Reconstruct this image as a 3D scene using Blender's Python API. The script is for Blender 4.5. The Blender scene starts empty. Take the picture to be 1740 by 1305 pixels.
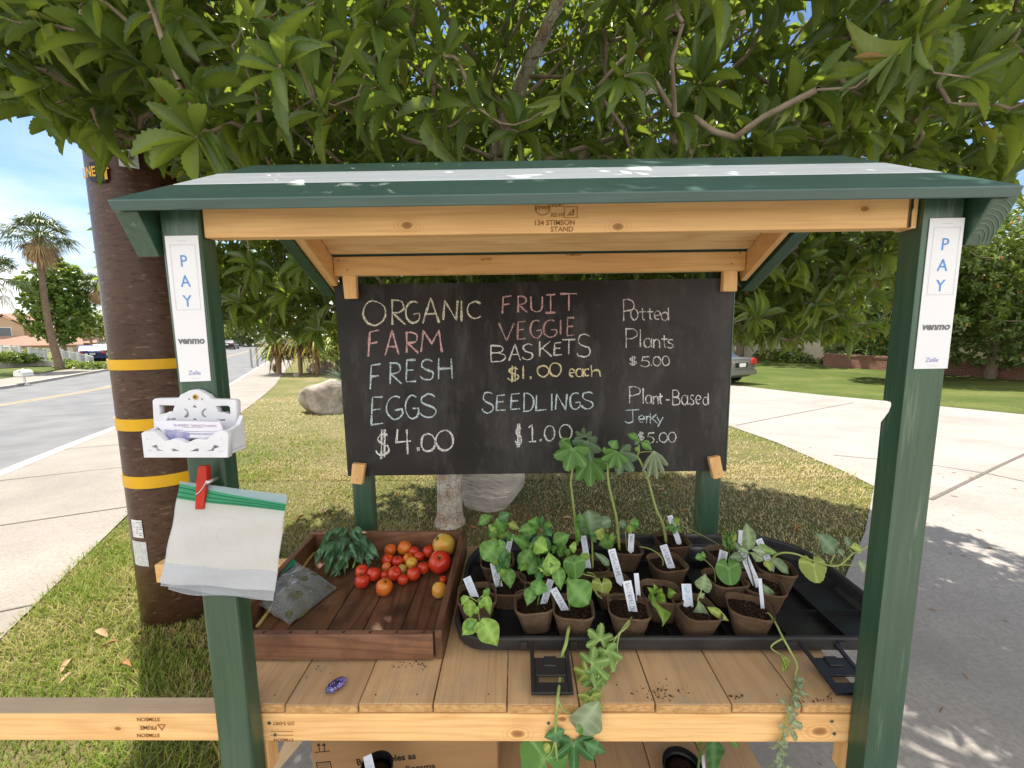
import bpy, bmesh, math, random
import numpy as np
from math import sin, cos, pi, atan, sqrt, radians
from mathutils import Matrix, Vector
random.seed(7); rng = np.random.default_rng(7)
SC = bpy.context.scene; COL = SC.collection
# ------------------------------------------------------------------ camera
FOC = 700.0; CAMH = 1.55; PITCH = atan((652.5 - 565) / FOC); YAW = .0137; ROLL = .011
cam = bpy.data.cameras.new("camera"); cam.sensor_width = 36; cam.lens = FOC / 1740 * 36
cam.clip_start = .02; cam.clip_end = 2000
CO = bpy.data.objects.new("camera", cam); COL.objects.link(CO); SC.camera = CO
CM = Matrix.Rotation(YAW, 4, 'Z') @ Matrix.Rotation(pi / 2 - PITCH, 4, 'X') @ Matrix.Rotation(-ROLL, 4, 'Z')
CO.matrix_world = Matrix.Translation((0, 0, CAMH)) @ CM
SC.render.resolution_x = 1024; SC.render.resolution_y = 768
# ------------------------------------------------------------------ world, sun, exposure
SUN_EL = radians(63); SUN_DIR = Vector((-.67 * cos(SUN_EL), .742 * cos(SUN_EL), sin(SUN_EL))).normalized()
W = bpy.data.worlds.new("World"); SC.world = W; W.use_nodes = True
wt = W.node_tree; bg = wt.nodes["Background"]
sky = wt.nodes.new("ShaderNodeTexSky"); sky.sky_type = 'NISHITA'; sky.sun_disc = False
sky.sun_elevation = SUN_EL; sky.sun_rotation = math.atan2(SUN_DIR.x, SUN_DIR.y)
sky.altitude = 300; sky.air_density = 1.0; sky.dust_density = .15; sky.ozone_density = 3.5
tc = wt.nodes.new("ShaderNodeTexCoord"); mp = wt.nodes.new("ShaderNodeMapping"); mp.inputs['Scale'].default_value = (1.2, 1.2, 4.5)
mp.inputs['Location'].default_value = (.35, .1, .25)
nz = wt.nodes.new("ShaderNodeTexNoise"); nz.inputs['Scale'].default_value = 1.7; nz.inputs['Detail'].default_value = 7; nz.inputs['Roughness'].default_value = .55
cr = wt.nodes.new("ShaderNodeValToRGB"); cr.color_ramp.elements[0].position = .42; cr.color_ramp.elements[1].position = .68
sep = wt.nodes.new("ShaderNodeSeparateXYZ"); ml = wt.nodes.new("ShaderNodeMapRange")
ml.inputs['From Min'].default_value = .36; ml.inputs['From Max'].default_value = .05
mu = wt.nodes.new("ShaderNodeMath"); mu.operation = 'MULTIPLY'
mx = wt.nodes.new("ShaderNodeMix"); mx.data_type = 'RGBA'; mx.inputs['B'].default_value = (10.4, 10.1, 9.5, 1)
L_ = wt.links.new
L_(tc.outputs['Generated'], mp.inputs['Vector']); L_(mp.outputs[0], nz.inputs['Vector']); L_(nz.outputs['Fac'], cr.inputs[0])
L_(tc.outputs['Generated'], sep.inputs[0]); L_(sep.outputs['Z'], ml.inputs['Value']); L_(cr.outputs[0], mu.inputs[0]); L_(ml.outputs[0], mu.inputs[1])
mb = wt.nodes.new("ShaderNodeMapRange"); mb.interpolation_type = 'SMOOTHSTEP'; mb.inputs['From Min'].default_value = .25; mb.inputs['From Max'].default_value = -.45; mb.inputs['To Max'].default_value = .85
L_(sep.outputs['Y'], mb.inputs['Value'])                            # unseen bright cloud added behind the camera as fill for the shaded stall
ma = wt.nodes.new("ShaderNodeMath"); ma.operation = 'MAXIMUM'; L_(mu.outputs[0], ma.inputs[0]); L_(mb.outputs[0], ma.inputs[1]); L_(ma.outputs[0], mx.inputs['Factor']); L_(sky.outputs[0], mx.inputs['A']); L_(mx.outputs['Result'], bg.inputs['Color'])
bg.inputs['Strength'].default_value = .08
SL = bpy.data.lights.new("sun", 'SUN'); SL.energy = 4.2; SL.angle = radians(.5); SL.color = (1, .95, .86)
SO = bpy.data.objects.new("sun", SL); COL.objects.link(SO); SO.rotation_euler = SUN_DIR.to_track_quat('Z', 'Y').to_euler()
SC.view_settings.view_transform = 'Standard'; SC.view_settings.look = 'None'; SC.view_settings.gamma = 1
SC.view_settings.exposure = 1.25
SC.cycles.max_bounces = 8; SC.cycles.diffuse_bounces = 5; SC.cycles.transparent_max_bounces = 12; SC.cycles.use_denoising = True
SC.cycles.sample_clamp_indirect = 6
# ------------------------------------------------------------------ picture -> place helpers
M3 = np.array(CM.to_3x3()); C0 = np.array([0, 0, CAMH])
def ray(px, py): return M3 @ np.array([(px - 870) / FOC, -(py - 652.5) / FOC, -1.])
def AY(px, py, y):                      # point of the vertical plane y
    d = ray(px, py); return C0 + d * (y / d[1])
def AZ(px, py, z):
    d = ray(px, py); return C0 + d * ((z - CAMH) / d[2])
ZS = .808; TS = .026
def shelf_z(y): return ZS + TS * (y - .742)
def S(px, py, h=0):                     # point above the (slightly tilted) shelf
    d = ray(px, py); t = (ZS - TS * .742 + h - CAMH) / (d[2] - TS * d[1]); return C0 + d * t
def gz(x, y):                           # terrain
    u = np.clip((np.asarray(y, float) - 4.5) / 12.5, 0, 1); return -.55 * (u * u * (3 - 2 * u) * .45 + u * .55)
def G(px, py):
    d = ray(px, py); lo, hi = .1, 400.
    for _ in range(50):
        m = (lo + hi) / 2; p = C0 + d * m
        if p[2] > gz(p[0], p[1]): lo = m
        else: hi = m
    return C0 + d * lo
# ------------------------------------------------------------------ object helpers
def thing(name, label, cat, loc=(0, 0, 0), rz=0, group=None):
    o = bpy.data.objects.new(name, None); COL.objects.link(o); o.location = loc; o.rotation_euler = (0, 0, rz)
    o.empty_display_size = .05
    return tag(o, label, cat, group)
def tag(o, label=None, cat=None, group=None, kind=None):
    if label: o['label'] = label
    if cat: o['category'] = cat
    if group: o['group'] = group
    if kind: o['kind'] = kind
    return o
def link(name, me, parent=None):
    o = bpy.data.objects.new(name, me); COL.objects.link(o)
    if parent is not None:
        o.parent = parent
        if parent.type == 'EMPTY': o.matrix_parent_inverse = parent.matrix_basis.inverted()
    return o
class MB:
    def __init__(s): s.v = []; s.f = []; s.m = []; s.mi = 0
    def add(s, vs, fs):
        b = len(s.v); s.v.extend([tuple(map(float, p)) for p in vs])
        for f in fs: s.f.append([b + i for i in f]); s.m.append(s.mi)
        return s
    def box(s, lo, hi, R=None, c=None):
        x0, y0, z0 = lo; x1, y1, z1 = hi
        vs = [(x0, y0, z0), (x1, y0, z0), (x1, y1, z0), (x0, y1, z0), (x0, y0, z1), (x1, y0, z1), (x1, y1, z1), (x0, y1, z1)]
        if R is not None:
            c = Vector(c if c is not None else ((x0 + x1) / 2, (y0 + y1) / 2, (z0 + z1) / 2)); vs = [c + R @ (Vector(p) - c) for p in vs]
        return s.add(vs, [(3, 2, 1, 0), (4, 5, 6, 7), (0, 1, 5, 4), (1, 2, 6, 5), (2, 3, 7, 6), (3, 0, 4, 7)])
    def hexa(s, b4, t4):                # bottom quad, top quad (ccw from above)
        return s.add(list(b4) + list(t4), [(3, 2, 1, 0), (4, 5, 6, 7), (0, 1, 5, 4), (1, 2, 6, 5), (2, 3, 7, 6), (3, 0, 4, 7)])
    def prism(s, poly, axis, a, b):     # 2D poly extruded along axis 'x','y','z'
        def P(u, v, w): return (w, u, v) if axis == 'x' else (u, w, v) if axis == 'y' else (u, v, w)
        n = len(poly); vs = [P(u, v, a) for u, v in poly] + [P(u, v, b) for u, v in poly]
        return s.add(vs, [list(range(n))[::-1], list(range(n, 2 * n))] + [(i, (i + 1) % n, n + (i + 1) % n, n + i) for i in range(n)])
    def tube(s, pts, r, n=8, cap=True):
        pts = [Vector(p) for p in pts]; k = len(pts); rs = r if hasattr(r, '__len__') else [r] * k
        prev = None; vs = []
        for i, p in enumerate(pts):
            t = (pts[min(i + 1, k - 1)] - pts[max(i - 1, 0)]); t = t.normalized() if t.length > 1e-9 else Vector((0, 0, 1))
            if prev is None: a = t.orthogonal().normalized()
            else:
                a = prev - t * prev.dot(t); a = a.normalized() if a.length > 1e-6 else t.orthogonal().normalized()
            prev = a; b = t.cross(a)
            vs += [p + (a * cos(2 * pi * j / n) + b * sin(2 * pi * j / n)) * rs[i] for j in range(n)]
        fs = [(i * n + j, i * n + (j + 1) % n, (i + 1) * n + (j + 1) % n, (i + 1) * n + j) for i in range(k - 1) for j in range(n)]
        if cap: fs += [list(range(n))[::-1], list(range((k - 1) * n, k * n))]
        return s.add(vs, fs)
    def lathe(s, prof, c=(0, 0, 0), n=24, wob=None, sx=1, sy=1):   # prof: (r,z)
        vs = []
        for r, z in prof:
            for j in range(n):
                a = 2 * pi * j / n; q = r * (wob(a, z) if wob else 1); vs.append((c[0] + q * cos(a) * sx, c[1] + q * sin(a) * sy, c[2] + z))
        k = len(prof)
        fs = [(i * n + j, i * n + (j + 1) % n, (i + 1) * n + (j + 1) % n, (i + 1) * n + j) for i in range(k - 1) for j in range(n)]
        fs += [list(range(n))[::-1], list(range((k - 1) * n, k * n))]
        return s.add(vs, fs)
    def grid(s, fn, nu, nv):
        vs = [fn(i / nu, j / nv) for j in range(nv + 1) for i in range(nu + 1)]
        return s.add(vs, [(j * (nu + 1) + i, j * (nu + 1) + i + 1, (j + 1) * (nu + 1) + i + 1, (j + 1) * (nu + 1) + i) for j in range(nv) for i in range(nu)])
    def build(s, name, mat, parent=None, bev=0, smooth=False, solid=0, fix=True):
        me = bpy.data.meshes.new(name); me.from_pydata(s.v, [], s.f)
        for m in (mat if isinstance(mat, (list, tuple)) else [mat]): me.materials.append(m)
        if max(s.m, default=0) > 0: me.polygons.foreach_set('material_index', s.m)
        if fix:
            bm = bmesh.new(); bm.from_mesh(me); bmesh.ops.recalc_face_normals(bm, faces=bm.faces); bm.to_mesh(me); bm.free()
        if smooth: me.polygons.foreach_set('use_smooth', [True] * len(me.polygons))
        o = link(name, me, parent)
        if solid:
            d = o.modifiers.new('thick', 'SOLIDIFY'); d.thickness = solid; d.offset = 0
        if bev:
            d = o.modifiers.new('bevel', 'BEVEL'); d.width = bev; d.segments = 2; d.limit_method = 'ANGLE'; d.angle_limit = radians(40)
        return o
def np_mesh(name, V, Fq, mat, parent=None, attrs=None, smooth=True):   # V (n,3), Fq (m,k)
    me = bpy.data.meshes.new(name); nv = len(V); nf, k = Fq.shape
    me.vertices.add(nv); me.vertices.foreach_set('co', np.ascontiguousarray(V, np.float32).ravel())
    me.loops.add(nf * k); me.loops.foreach_set('vertex_index', np.ascontiguousarray(Fq, np.int32).ravel())
    me.polygons.add(nf); me.polygons.foreach_set('loop_start', np.arange(0, nf * k, k, dtype=np.int32))
    try: me.polygons.foreach_set('loop_total', np.full(nf, k, np.int32))
    except Exception: pass
    if smooth: me.polygons.foreach_set('use_smooth', np.ones(nf, bool))
    for an, av in (attrs or {}).items():
        a = me.attributes.new(an, 'FLOAT', 'POINT'); a.data.foreach_set('value', np.ascontiguousarray(av, np.float32))
    me.materials.append(mat); me.update(calc_edges=True); me.validate()
    return link(name, me, parent)
def flat_shape(name, loops, depth, mat, parent, place, bev=0):   # filled 2D outlines (holes allowed) with thickness; place maps (u,v,w)->xyz
    cu = bpy.data.curves.new(name, 'CURVE'); cu.dimensions = '2D'; cu.fill_mode = 'BOTH'; cu.extrude = depth / 2; cu.bevel_depth = bev; cu.bevel_resolution = 1
    for lp in loops:
        sp = cu.splines.new('POLY'); sp.points.add(len(lp) - 1); sp.use_cyclic_u = True
        for p, q in zip(sp.points, lp): p.co = (q[0], q[1], 0, 1)
    return bake(cu, name, mat, parent, place)
def bake(cu, name, mat, parent, place):
    t = bpy.data.objects.new('tmp', cu); COL.objects.link(t); dg = bpy.context.evaluated_depsgraph_get(); dg.update()
    me = bpy.data.meshes.new_from_object(t.evaluated_get(dg)); COL.objects.unlink(t); bpy.data.objects.remove(t)
    me.materials.clear(); me.materials.append(mat)
    for v in me.vertices: v.co = place(*v.co)
    me.name = name; return link(name, me, parent)
def text(name, s, size, mat, parent, place, ext=.0002, align='CENTER', shear=0, sx=1, off=0):
    cu = bpy.data.curves.new(name, 'FONT'); cu.body = s; cu.size = size; cu.extrude = ext; cu.align_x = align; cu.align_y = 'CENTER'; cu.shear = shear; cu.offset = off
    cu.space_line = .85; cu.resolution_u = 3
    return bake(cu, name, mat, parent, lambda u, v, w: place(u * sx, v, w))
def sm(pts, n=6):                       # Catmull-Rom
    P = [np.array(p, float) for p in pts]; P = [2 * P[0] - P[1]] + P + [2 * P[-1] - P[-2]]; out = []
    for i in range(1, len(P) - 2):
        for k in range(n):
            t = k / n; a, b, c, d = P[i - 1:i + 3]
            out.append(.5 * (2 * b + (c - a) * t + (2 * a - 5 * b + 4 * c - d) * t * t + (3 * b - a - 3 * c + d) * t ** 3))
    out.append(P[-2]); return out
# ------------------------------------------------------------------ materials
class NT:
    def __init__(s, name):
        s.m = bpy.data.materials.new(name); s.m.use_nodes = True; s.t = s.m.node_tree; s.b = s.t.nodes['Principled BSDF']; s.out = s.t.nodes['Material Output']
    def n(s, typ, **kw):
        x = s.t.nodes.new('ShaderNode' + typ)
        for k, v in kw.items():
            if k in ('operation', 'data_type', 'blend_type', 'attribute_name', 'noise_dimensions', 'feature', 'wave_type', 'bands_direction', 'distance', 'interpolation', 'rings_direction', 'invert'): setattr(x, k, v)
            else: x.inputs[k.replace('_', ' ')].default_value = v
        return x
    def l(s, a, b): s.t.links.new(a, b)
    def coord(s, scale=(1, 1, 1), rnd=0, kind='Object'):
        c = s.n('TexCoord'); m = s.n('Mapping'); m.inputs['Scale'].default_value = scale; s.l(c.outputs[kind], m.inputs[0])
        if rnd:
            oi = s.n('ObjectInfo'); mm = s.n('Math', operation='MULTIPLY'); mm.inputs[1].default_value = rnd; s.l(oi.outputs['Random'], mm.inputs[0])
            cx = s.n('CombineXYZ'); [s.l(mm.outputs[0], cx.inputs[i]) for i in range(3)]; s.l(cx.outputs[0], m.inputs['Location'])
        return m.outputs[0]
    def noise(s, vec, scale, detail=4, rough=.55, dist=0):
        x = s.n('TexNoise', Scale=scale, Detail=detail, Roughness=rough, Distortion=dist); s.l(vec, x.inputs['Vector']); return x.outputs['Fac']
    def ramp(s, f, stops):
        r = s.n('ValToRGB'); e = r.color_ramp.elements
        while len(e) < len(stops): e.new(.5)
        for q, (p, c) in zip(e, stops):
            q.position = p; q.color = (*c, 1) if len(c) == 3 else c
        s.l(f, r.inputs[0]); return r.outputs['Color']
    def mix(s, f, a, b, bt='MIX'):
        x = s.n('Mix', data_type='RGBA', blend_type=bt)
        for k, v in (('Factor', f), ('A', a), ('B', b)):
            if hasattr(v, 'links'): s.l(v, x.inputs[k])
            else: x.inputs[k].default_value = v if k == 'Factor' else (*v[:3], 1)
        return x.outputs['Result']
    def math(s, op, a, b=0):
        x = s.n('Math', operation=op)
        for i, v in enumerate((a, b)):
            if hasattr(v, 'links'): s.l(v, x.inputs[i])
            else: x.inputs[i].default_value = v
        return x.outputs[0]
    def bump(s, h, strength=.3, dist=.002):
        b = s.n('Bump', Strength=strength, Distance=dist); s.l(h, b.inputs['Height']); s.l(b.outputs[0], s.b.inputs['Normal'])
    def set(s, rough=.6, spec=.4, **kw):
        s.b.inputs['Roughness'].default_value = rough; s.b.inputs['Specular IOR Level'].default_value = spec
        for k, v in kw.items(): s.b.inputs[k.replace('_', ' ')].default_value = v
        return s
    def col(s, c):
        if hasattr(c, 'links'): s.l(c, s.b.inputs['Base Color'])
        else: s.b.inputs['Base Color'].default_value = (*c, 1)
        return s.m
def simple(name, c1, c2=None, scale=20, rough=.6, spec=.4, bump=0, bd=.002, stretch=(1, 1, 1), detail=5, lo=.35, hi=.65, rnd=0, **kw):
    n = NT(name).set(rough, spec, **kw); v = n.coord(stretch, rnd); f = n.noise(v, scale, detail)
    if bump: n.bump(n.noise(v, scale * 2.5, 6), bump, bd)
    return n.col(n.ramp(f, [(lo, c1), (hi, c2)]) if c2 else c1)
def wood(name, light, dark, axis='x', rough=.62, ring=.4, grain=1, stain=None, spec=.3, knots=True, bump=.25, kpts=()):
    n = NT(name).set(rough, spec); i = 'xyz'.index(axis)
    sc = [1, 1, 1]; sc[i] = .09; v = n.coord(sc, 37.)
    f0 = n.noise(v, 7, 2, .5, .4)
    rg = n.math('SINE', n.math('MULTIPLY', f0, 70)); rg = n.math('MULTIPLY_ADD', rg, .5); 
    rg.node.inputs[2].default_value = .5
    sc2 = [1, 1, 1]; sc2[i] = .03; v2 = n.coord(sc2, 11.); f1 = n.noise(v2, 240 * grain, 5, .6)
    base = n.ramp(n.noise(n.coord((1, 1, 1), 5.), 4, 4), [(.3, [c * .88 for c in light]), (.7, [min(1, c * 1.1) for c in light])])
    c = n.mix(n.math('MULTIPLY', n.math('POWER', rg, 3), ring), base, dark)
    c = n.mix(n.ramp(f1, [(.45, (0, 0, 0)), (.75, (.55, .55, .55))]), c, dark)
    if knots:
        sk = [5.5, 5.5, 5.5]; sk[i] = 2.6; vk = n.coord(sk, 53.); vo = n.n('TexVoronoi', Scale=1.0); vo.inputs['Randomness'].default_value = 1; n.l(vk, vo.inputs['Vector'])
        kd = vo.outputs['Distance']; kn = n.ramp(kd, [(.0, (1, 1, 1)), (.035, (.95, .95, .95)), (.07, (0, 0, 0))])
        halo = n.math('MULTIPLY', n.math('SINE', n.math('MULTIPLY', kd, 160)), .5); halo = n.math('MULTIPLY', halo, n.ramp(kd, [(.06, (.8, .8, .8)), (.2, (0, 0, 0))]))
        c = n.mix(halo, c, dark); c = n.mix(kn, c, [d * .45 for d in dark])
    oi = n.n('ObjectInfo'); c = n.mix(n.math('MULTIPLY', oi.outputs['Random'], .30), c, [q * .62 for q in light])
    for kp in kpts:
        tcx = n.n('TexCoord'); vm = n.n('VectorMath', operation='SUBTRACT'); n.l(tcx.outputs['Object'], vm.inputs[0]); vm.inputs[1].default_value = tuple(kp[:3]); m2 = n.n('Mapping'); s3 = [1, 1, 1]; s3[i] = .62; m2.inputs['Scale'].default_value = s3; n.l(vm.outputs[0], m2.inputs[0]); ln = n.n('VectorMath', operation='LENGTH'); n.l(m2.outputs[0], ln.inputs[0])
        d = n.math('ADD', n.math('MULTIPLY', ln.outputs['Value'], 1 / kp[3]), n.math('MULTIPLY', n.math('SUBTRACT', n.noise(n.coord((1, 1, 1)), 60, 3), .5), .5))
        w_ = n.math('MULTIPLY_ADD', n.math('SINE', n.math('MULTIPLY', d, 9.)), .5); w_.node.inputs[2].default_value = .5
        c = n.mix(n.math('MULTIPLY', w_, n.ramp(n.math('MULTIPLY', d, .2), [(.16, (.75, .75, .75)), (.6, (0, 0, 0))])), c, dark); c = n.mix(n.ramp(n.math('MULTIPLY', d, .5), [(.3, (.9, .9, .9)), (.5, (0, 0, 0))]), c, [q * .5 for q in dark])
    if stain:
        fs = n.noise(n.coord((1, 1, 1), 3.), 9, 6, .65); c = n.mix(n.ramp(fs, [(.48, (0, 0, 0)), (.7, (.8, .8, .8))]), c, stain)
    if bump: n.bump(f1, bump, .001)
    return n.col(c)
MAT = {}
for ax in 'xyz':
    MAT['pine_' + ax] = wood('raw_pine_' + ax, (.92, .57, .25), (.60, .28, .09), ax, ring=.30, rough=.55)
KP = lambda *ps: [(*AY(px, py, y), r) for px, py, y, r in ps]
MAT['beam'] = wood('knotty_beam_pine', (.92, .57, .25), (.60, .28, .09), 'x', ring=.30, rough=.55, kpts=KP((692, 383, .708, .006), (1470, 355, .708, .005), (1050, 385, .708, .006)))
MAT['railw'] = wood('knotty_rail_pine', (.92, .57, .25), (.60, .28, .09), 'x', ring=.30, rough=.55, kpts=KP((880, 1247, .7425, .009), (1392, 1243, .7425, .010), (200, 1238, .7425, .005), (955, 1222, .7425, .006)))
MAT['ceil'] = wood('pale_ceiling_pine', (.88, .62, .31), (.62, .33, .11), 'x', ring=.35, rough=.6)
MAT['plank'] = wood('shelf_plank', (.56, .36, .19), (.34, .18, .08), 'y', ring=.3, stain=(.36, .27, .18))
MAT['pine_w'] = wood('weathered_pine', (.58, .43, .28), (.42, .29, .17), 'x', ring=.25)
MAT['crate'] = wood('stained_crate_wood', (.27, .132, .075), (.09, .038, .021), 'x', ring=.5, stain=(.10, .045, .026), rough=.45, spec=.45)
MAT['crate_y'] = wood('stained_crate_slat', (.17, .080, .040), (.038, .017, .011), 'y', ring=.6, stain=(.035, .016, .011), rough=.42, spec=.5)
def paint(name, c1, c2, ax, rough=.38, bump=.35, wear=None):
    n = NT(name).set(rough, .85); i = 'xyz'.index(ax); sc = [1, 1, 1]; sc[i] = .05
    v = n.coord(sc, 7.); f = n.noise(v, 90, 5, .6); g = n.noise(n.coord((1, 1, 1), 3.), 14, 5)
    c = n.mix(n.math('MULTIPLY_ADD', g, .5), c1, c2); c = n.mix(n.ramp(f, [(.4, (0, 0, 0)), (.7, (.8, .8, .8))]), c, [q * 1.35 for q in c2])
    if wear: c = n.mix(n.ramp(n.noise(n.coord([q * 1 for q in sc], 2.), 60, 6, .7), [(.60, (0, 0, 0)), (.66, (.8, .8, .8))]), c, wear)
    n.bump(f, bump, .0012); return n.col(c)
for ax in 'xyz': MAT['green_' + ax] = paint('dark_green_paint_' + ax, (.011, .044, .023), (.029, .076, .042), ax, .36, .8, (.10, .15, .10))
MAT['roofgreen'] = paint('roof_green_paint', (.024, .064, .054), (.046, .10, .088), 'x', .36, .9, (.004, .02, .02))
MAT['roofwhite'] = paint('roof_white_paint', (.70, .72, .74), (.62, .65, .68), 'x', .4, .3)
n = NT('chalkboard_black').set(.55, .3); v = n.coord(); c = n.ramp(n.noise(v, 1.9, 3, .5, .6), [(.42, (.014, .0125, .0125)), (.70, (.055, .051, .051))]); c = n.mix(n.ramp(n.noise(n.coord((1, 1, .35)), 16, 5, .7), [(.50, (0, 0, 0)), (.78, (.7, .7, .7))]), c, (.10, .096, .094)); MAT['black'] = n.col(c)
MAT['paper'] = simple('white_paper', (.80, .80, .82), (.76, .76, .80), 3, .7, .2)
MAT['blueink'] = simple('blue_print', (.10, .28, .66)); MAT['greyink'] = simple('grey_print', (.16, .16, .17)); MAT['paleink'] = simple('violet_print', (.30, .30, .60))
MAT['hair'] = simple('thin_grey_line', (.40, .42, .50))
MAT['stamp'] = simple('brown_stamp_ink', (.26, .12, .045), (.36, .18, .065), 300, .7, .1)
MAT['screw'] = simple('zinc_screw', (.5, .5, .48), rough=.35, Metallic=1.0); MAT['brass'] = simple('brass_screw', (.72, .45, .10), rough=.3, Metallic=1.0)
MAT['dark'] = simple('dark_hole', (.02, .015, .01))
# ================================================================== SETTING
SD = np.array([-.445, .8955]); SN = np.array([-.8955, -.445])      # street direction, and towards the street
def st(s, t, dz=0):
    p = SD * s + SN * t; return (p[0], p[1], float(gz(p[0], p[1])) + dz)
def conc_mat(name, c1, c2, joints=None):
    n = NT(name).set(.85, .25); v = n.coord(); f = n.noise(v, 1.3, 6, .6); g = n.noise(v, 60, 4); h = n.noise(v, 240, 3)
    c = n.mix(n.ramp(f, [(.35, (0, 0, 0)), (.65, (1, 1, 1))]), c1, c2); c = n.mix(n.ramp(n.noise(v, .45, 7, .7), [(.50, (0, 0, 0)), (.68, (.5, .5, .5))]), c, [q * .7 for q in c1]); c = n.mix(n.ramp(g, [(.38, (.5, .5, .5)), (.6, (0, 0, 0))]), c, [q * .72 for q in c1])
    vo = n.n('TexVoronoi', Scale=9.0); n.l(v, vo.inputs['Vector'])
    c = n.mix(n.ramp(vo.outputs['Distance'], [(.05, (.5, .5, .5)), (.09, (0, 0, 0))]), c, [q * .6 for q in c1])
    n.bump(h, .25, .002); return n.col(c)
MAT['conc'] = conc_mat('driveway_concrete', (.30, .272, .245), (.375, .338, .30)); MAT['walk'] = conc_mat('pavement_concrete', (.25, .22, .185), (.315, .278, .235))
MAT['joint'] = simple('joint_dirt', (.12, .105, .09), (.18, .155, .13), 30, .9, .1)
MAT['road'] = simple('asphalt', (.125, .125, .127), (.175, .173, .17), 1.4, .85, .3, bump=.3, bd=.004, detail=8)
MAT['line'] = simple('faded_yellow_line', (.52, .36, .14), (.30, .25, .17), 6, .8, .2)
MAT['kerb'] = simple('kerb_concrete', (.44, .40, .36), (.52, .48, .43), 3, .85, .2)
def lawn_mat(name, green, straw, soil, amt):
    n = NT(name).set(.95, .1); v = n.coord(); a = n.noise(v, .55, 5, .6); b = n.noise(v, 14, 6, .7); d = n.noise(v, 120, 4, .7)
    c = n.mix(n.ramp(a, [(amt - .12, (0, 0, 0)), (amt + .12, (1, 1, 1))]), green, straw)
    c = n.mix(n.ramp(b, [(.4, (.7, .7, .7)), (.62, (0, 0, 0))]), c, soil)
    c = n.mix(n.ramp(d, [(.35, (.6, .6, .6)), (.6, (0, 0, 0))]), c, [q * .55 for q in green])
    n.bump(d, .9, .02); return n.col(c)
MAT['soil_lawn'] = lawn_mat('lawn_floor', (.14, .17, .04), (.36, .28, .15), (.17, .13, .075), .56)
MAT['lawn_far'] = lawn_mat('mown_lawn', (.095, .135, .03), (.21, .22, .07), (.07, .09, .025), .54)
# ground: one sheet to the horizon
xs = np.unique(np.concatenate([np.linspace(-400, -40, 12), np.linspace(-40, 40, 81), np.linspace(40, 400, 12)]))
ys = np.unique(np.concatenate([np.linspace(-60, 0, 8), np.linspace(0, 30, 61), np.linspace(30, 420, 16)]))
XX, YY = np.meshgrid(xs, ys); V = np.stack([XX, YY, gz(XX, YY)], -1).reshape(-1, 3); nx = len(xs)
Fq = np.array([(j * nx + i, j * nx + i + 1, (j + 1) * nx + i + 1, (j + 1) * nx + i) for j in range(len(ys) - 1) for i in range(nx - 1)])
tag(np_mesh('ground', V, Fq, MAT['soil_lawn']), kind='structure')
def strip(name, t0, t1, dz, mat, s0=-25, s1=190, rise=0):
    ss = np.concatenate([np.arange(s0, 45, .5), np.arange(45, s1 + 1, 10.)]); V = []
    nt_ = max(1, int(abs(t1 - t0) / .55)); tt = np.linspace(t0, t1, nt_ + 1); w_ = nt_ + 1; k = len(ss)
    for s in ss: V += [st(s, t, dz) for t in tt]
    Fs = [(w_ * i + j, w_ * i + j + 1, w_ * (i + 1) + j + 1, w_ * (i + 1) + j) for i in range(k - 1) for j in range(nt_)]
    if rise:
        b = len(V)
        for s in ss: V += [st(s, t0, dz - rise), st(s, t1, dz - rise)]
        Fs += [(b + 2 * i + a, b + 2 * i + 2 + a, w_ * (i + 1) + a * nt_, w_ * i + a * nt_) for i in range(k - 1) for a in (0, 1)]
    return tag(np_mesh(name, np.array(V), np.array(Fs), mat, smooth=False), kind='structure')
strip('road', 3.40, 11.6, -.10 + .104, MAT['road'])
for o in (strip('pavement', 1.55, 3.24, .012, MAT['walk']), strip('kerb', 3.244, 3.40, .014, MAT['kerb'], rise=.05)): pass
strip('road_line', 7.72, 7.82, .008, MAT['line']); strip('road_line', 7.95, 8.05, .008, MAT['line'])
strip('kerb', 11.6, 11.78, .12, MAT['kerb'], rise=.13); strip('pavement', 11.784, 13.9, .116, MAT['walk'])
m = MB()                                                             # joints scored across the pavement
for s in list(np.arange(-3, 26, 1.55)) + [2.95]:
    a, b, c, d = st(s, 1.56, .016), st(s, 3.39, .018), st(s + .014, 3.39, .018), st(s + .014, 1.56, .016); m.add([a, b, c, d], [(0, 1, 2, 3)])
tag(m.build('pavement_joints', MAT['joint']), kind='structure')
# driveway
CONC = [tuple(p[:2]) for p in ([(-1.15, -6), (-1.15, .6), (-1.08, 1.3), (-.9, 1.75), (-.2, 1.98), (.9, 2.02), (1.9, 2.3)] +
        [tuple(G(*q)[:2]) for q in ((1470, 905), (1485, 828), (1440, 805), (1395, 786), (1320, 753), (1240, 725))] + [(3.6, 8.6), (3.2, 12), (2.6, 26), (4.0, 26), (6.2, 19.5)] +
        [tuple(G(*q)[:2]) for q in ((1250, 655), (1400, 672), (1740, 705))] + [(12.5, 5.5), (16, -6)])]
def inpoly(P, x, y):
    x = np.asarray(x); y = np.asarray(y); r = np.zeros(x.shape, bool); n = len(P)
    for i in range(n):
        (x1, y1), (x2, y2) = P[i], P[(i + 1) % n]
        c = ((y1 > y) != (y2 > y)) & (x < (x2 - x1) * (y - y1) / (y2 - y1 + 1e-12) + x1); r ^= c
    return r
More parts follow.
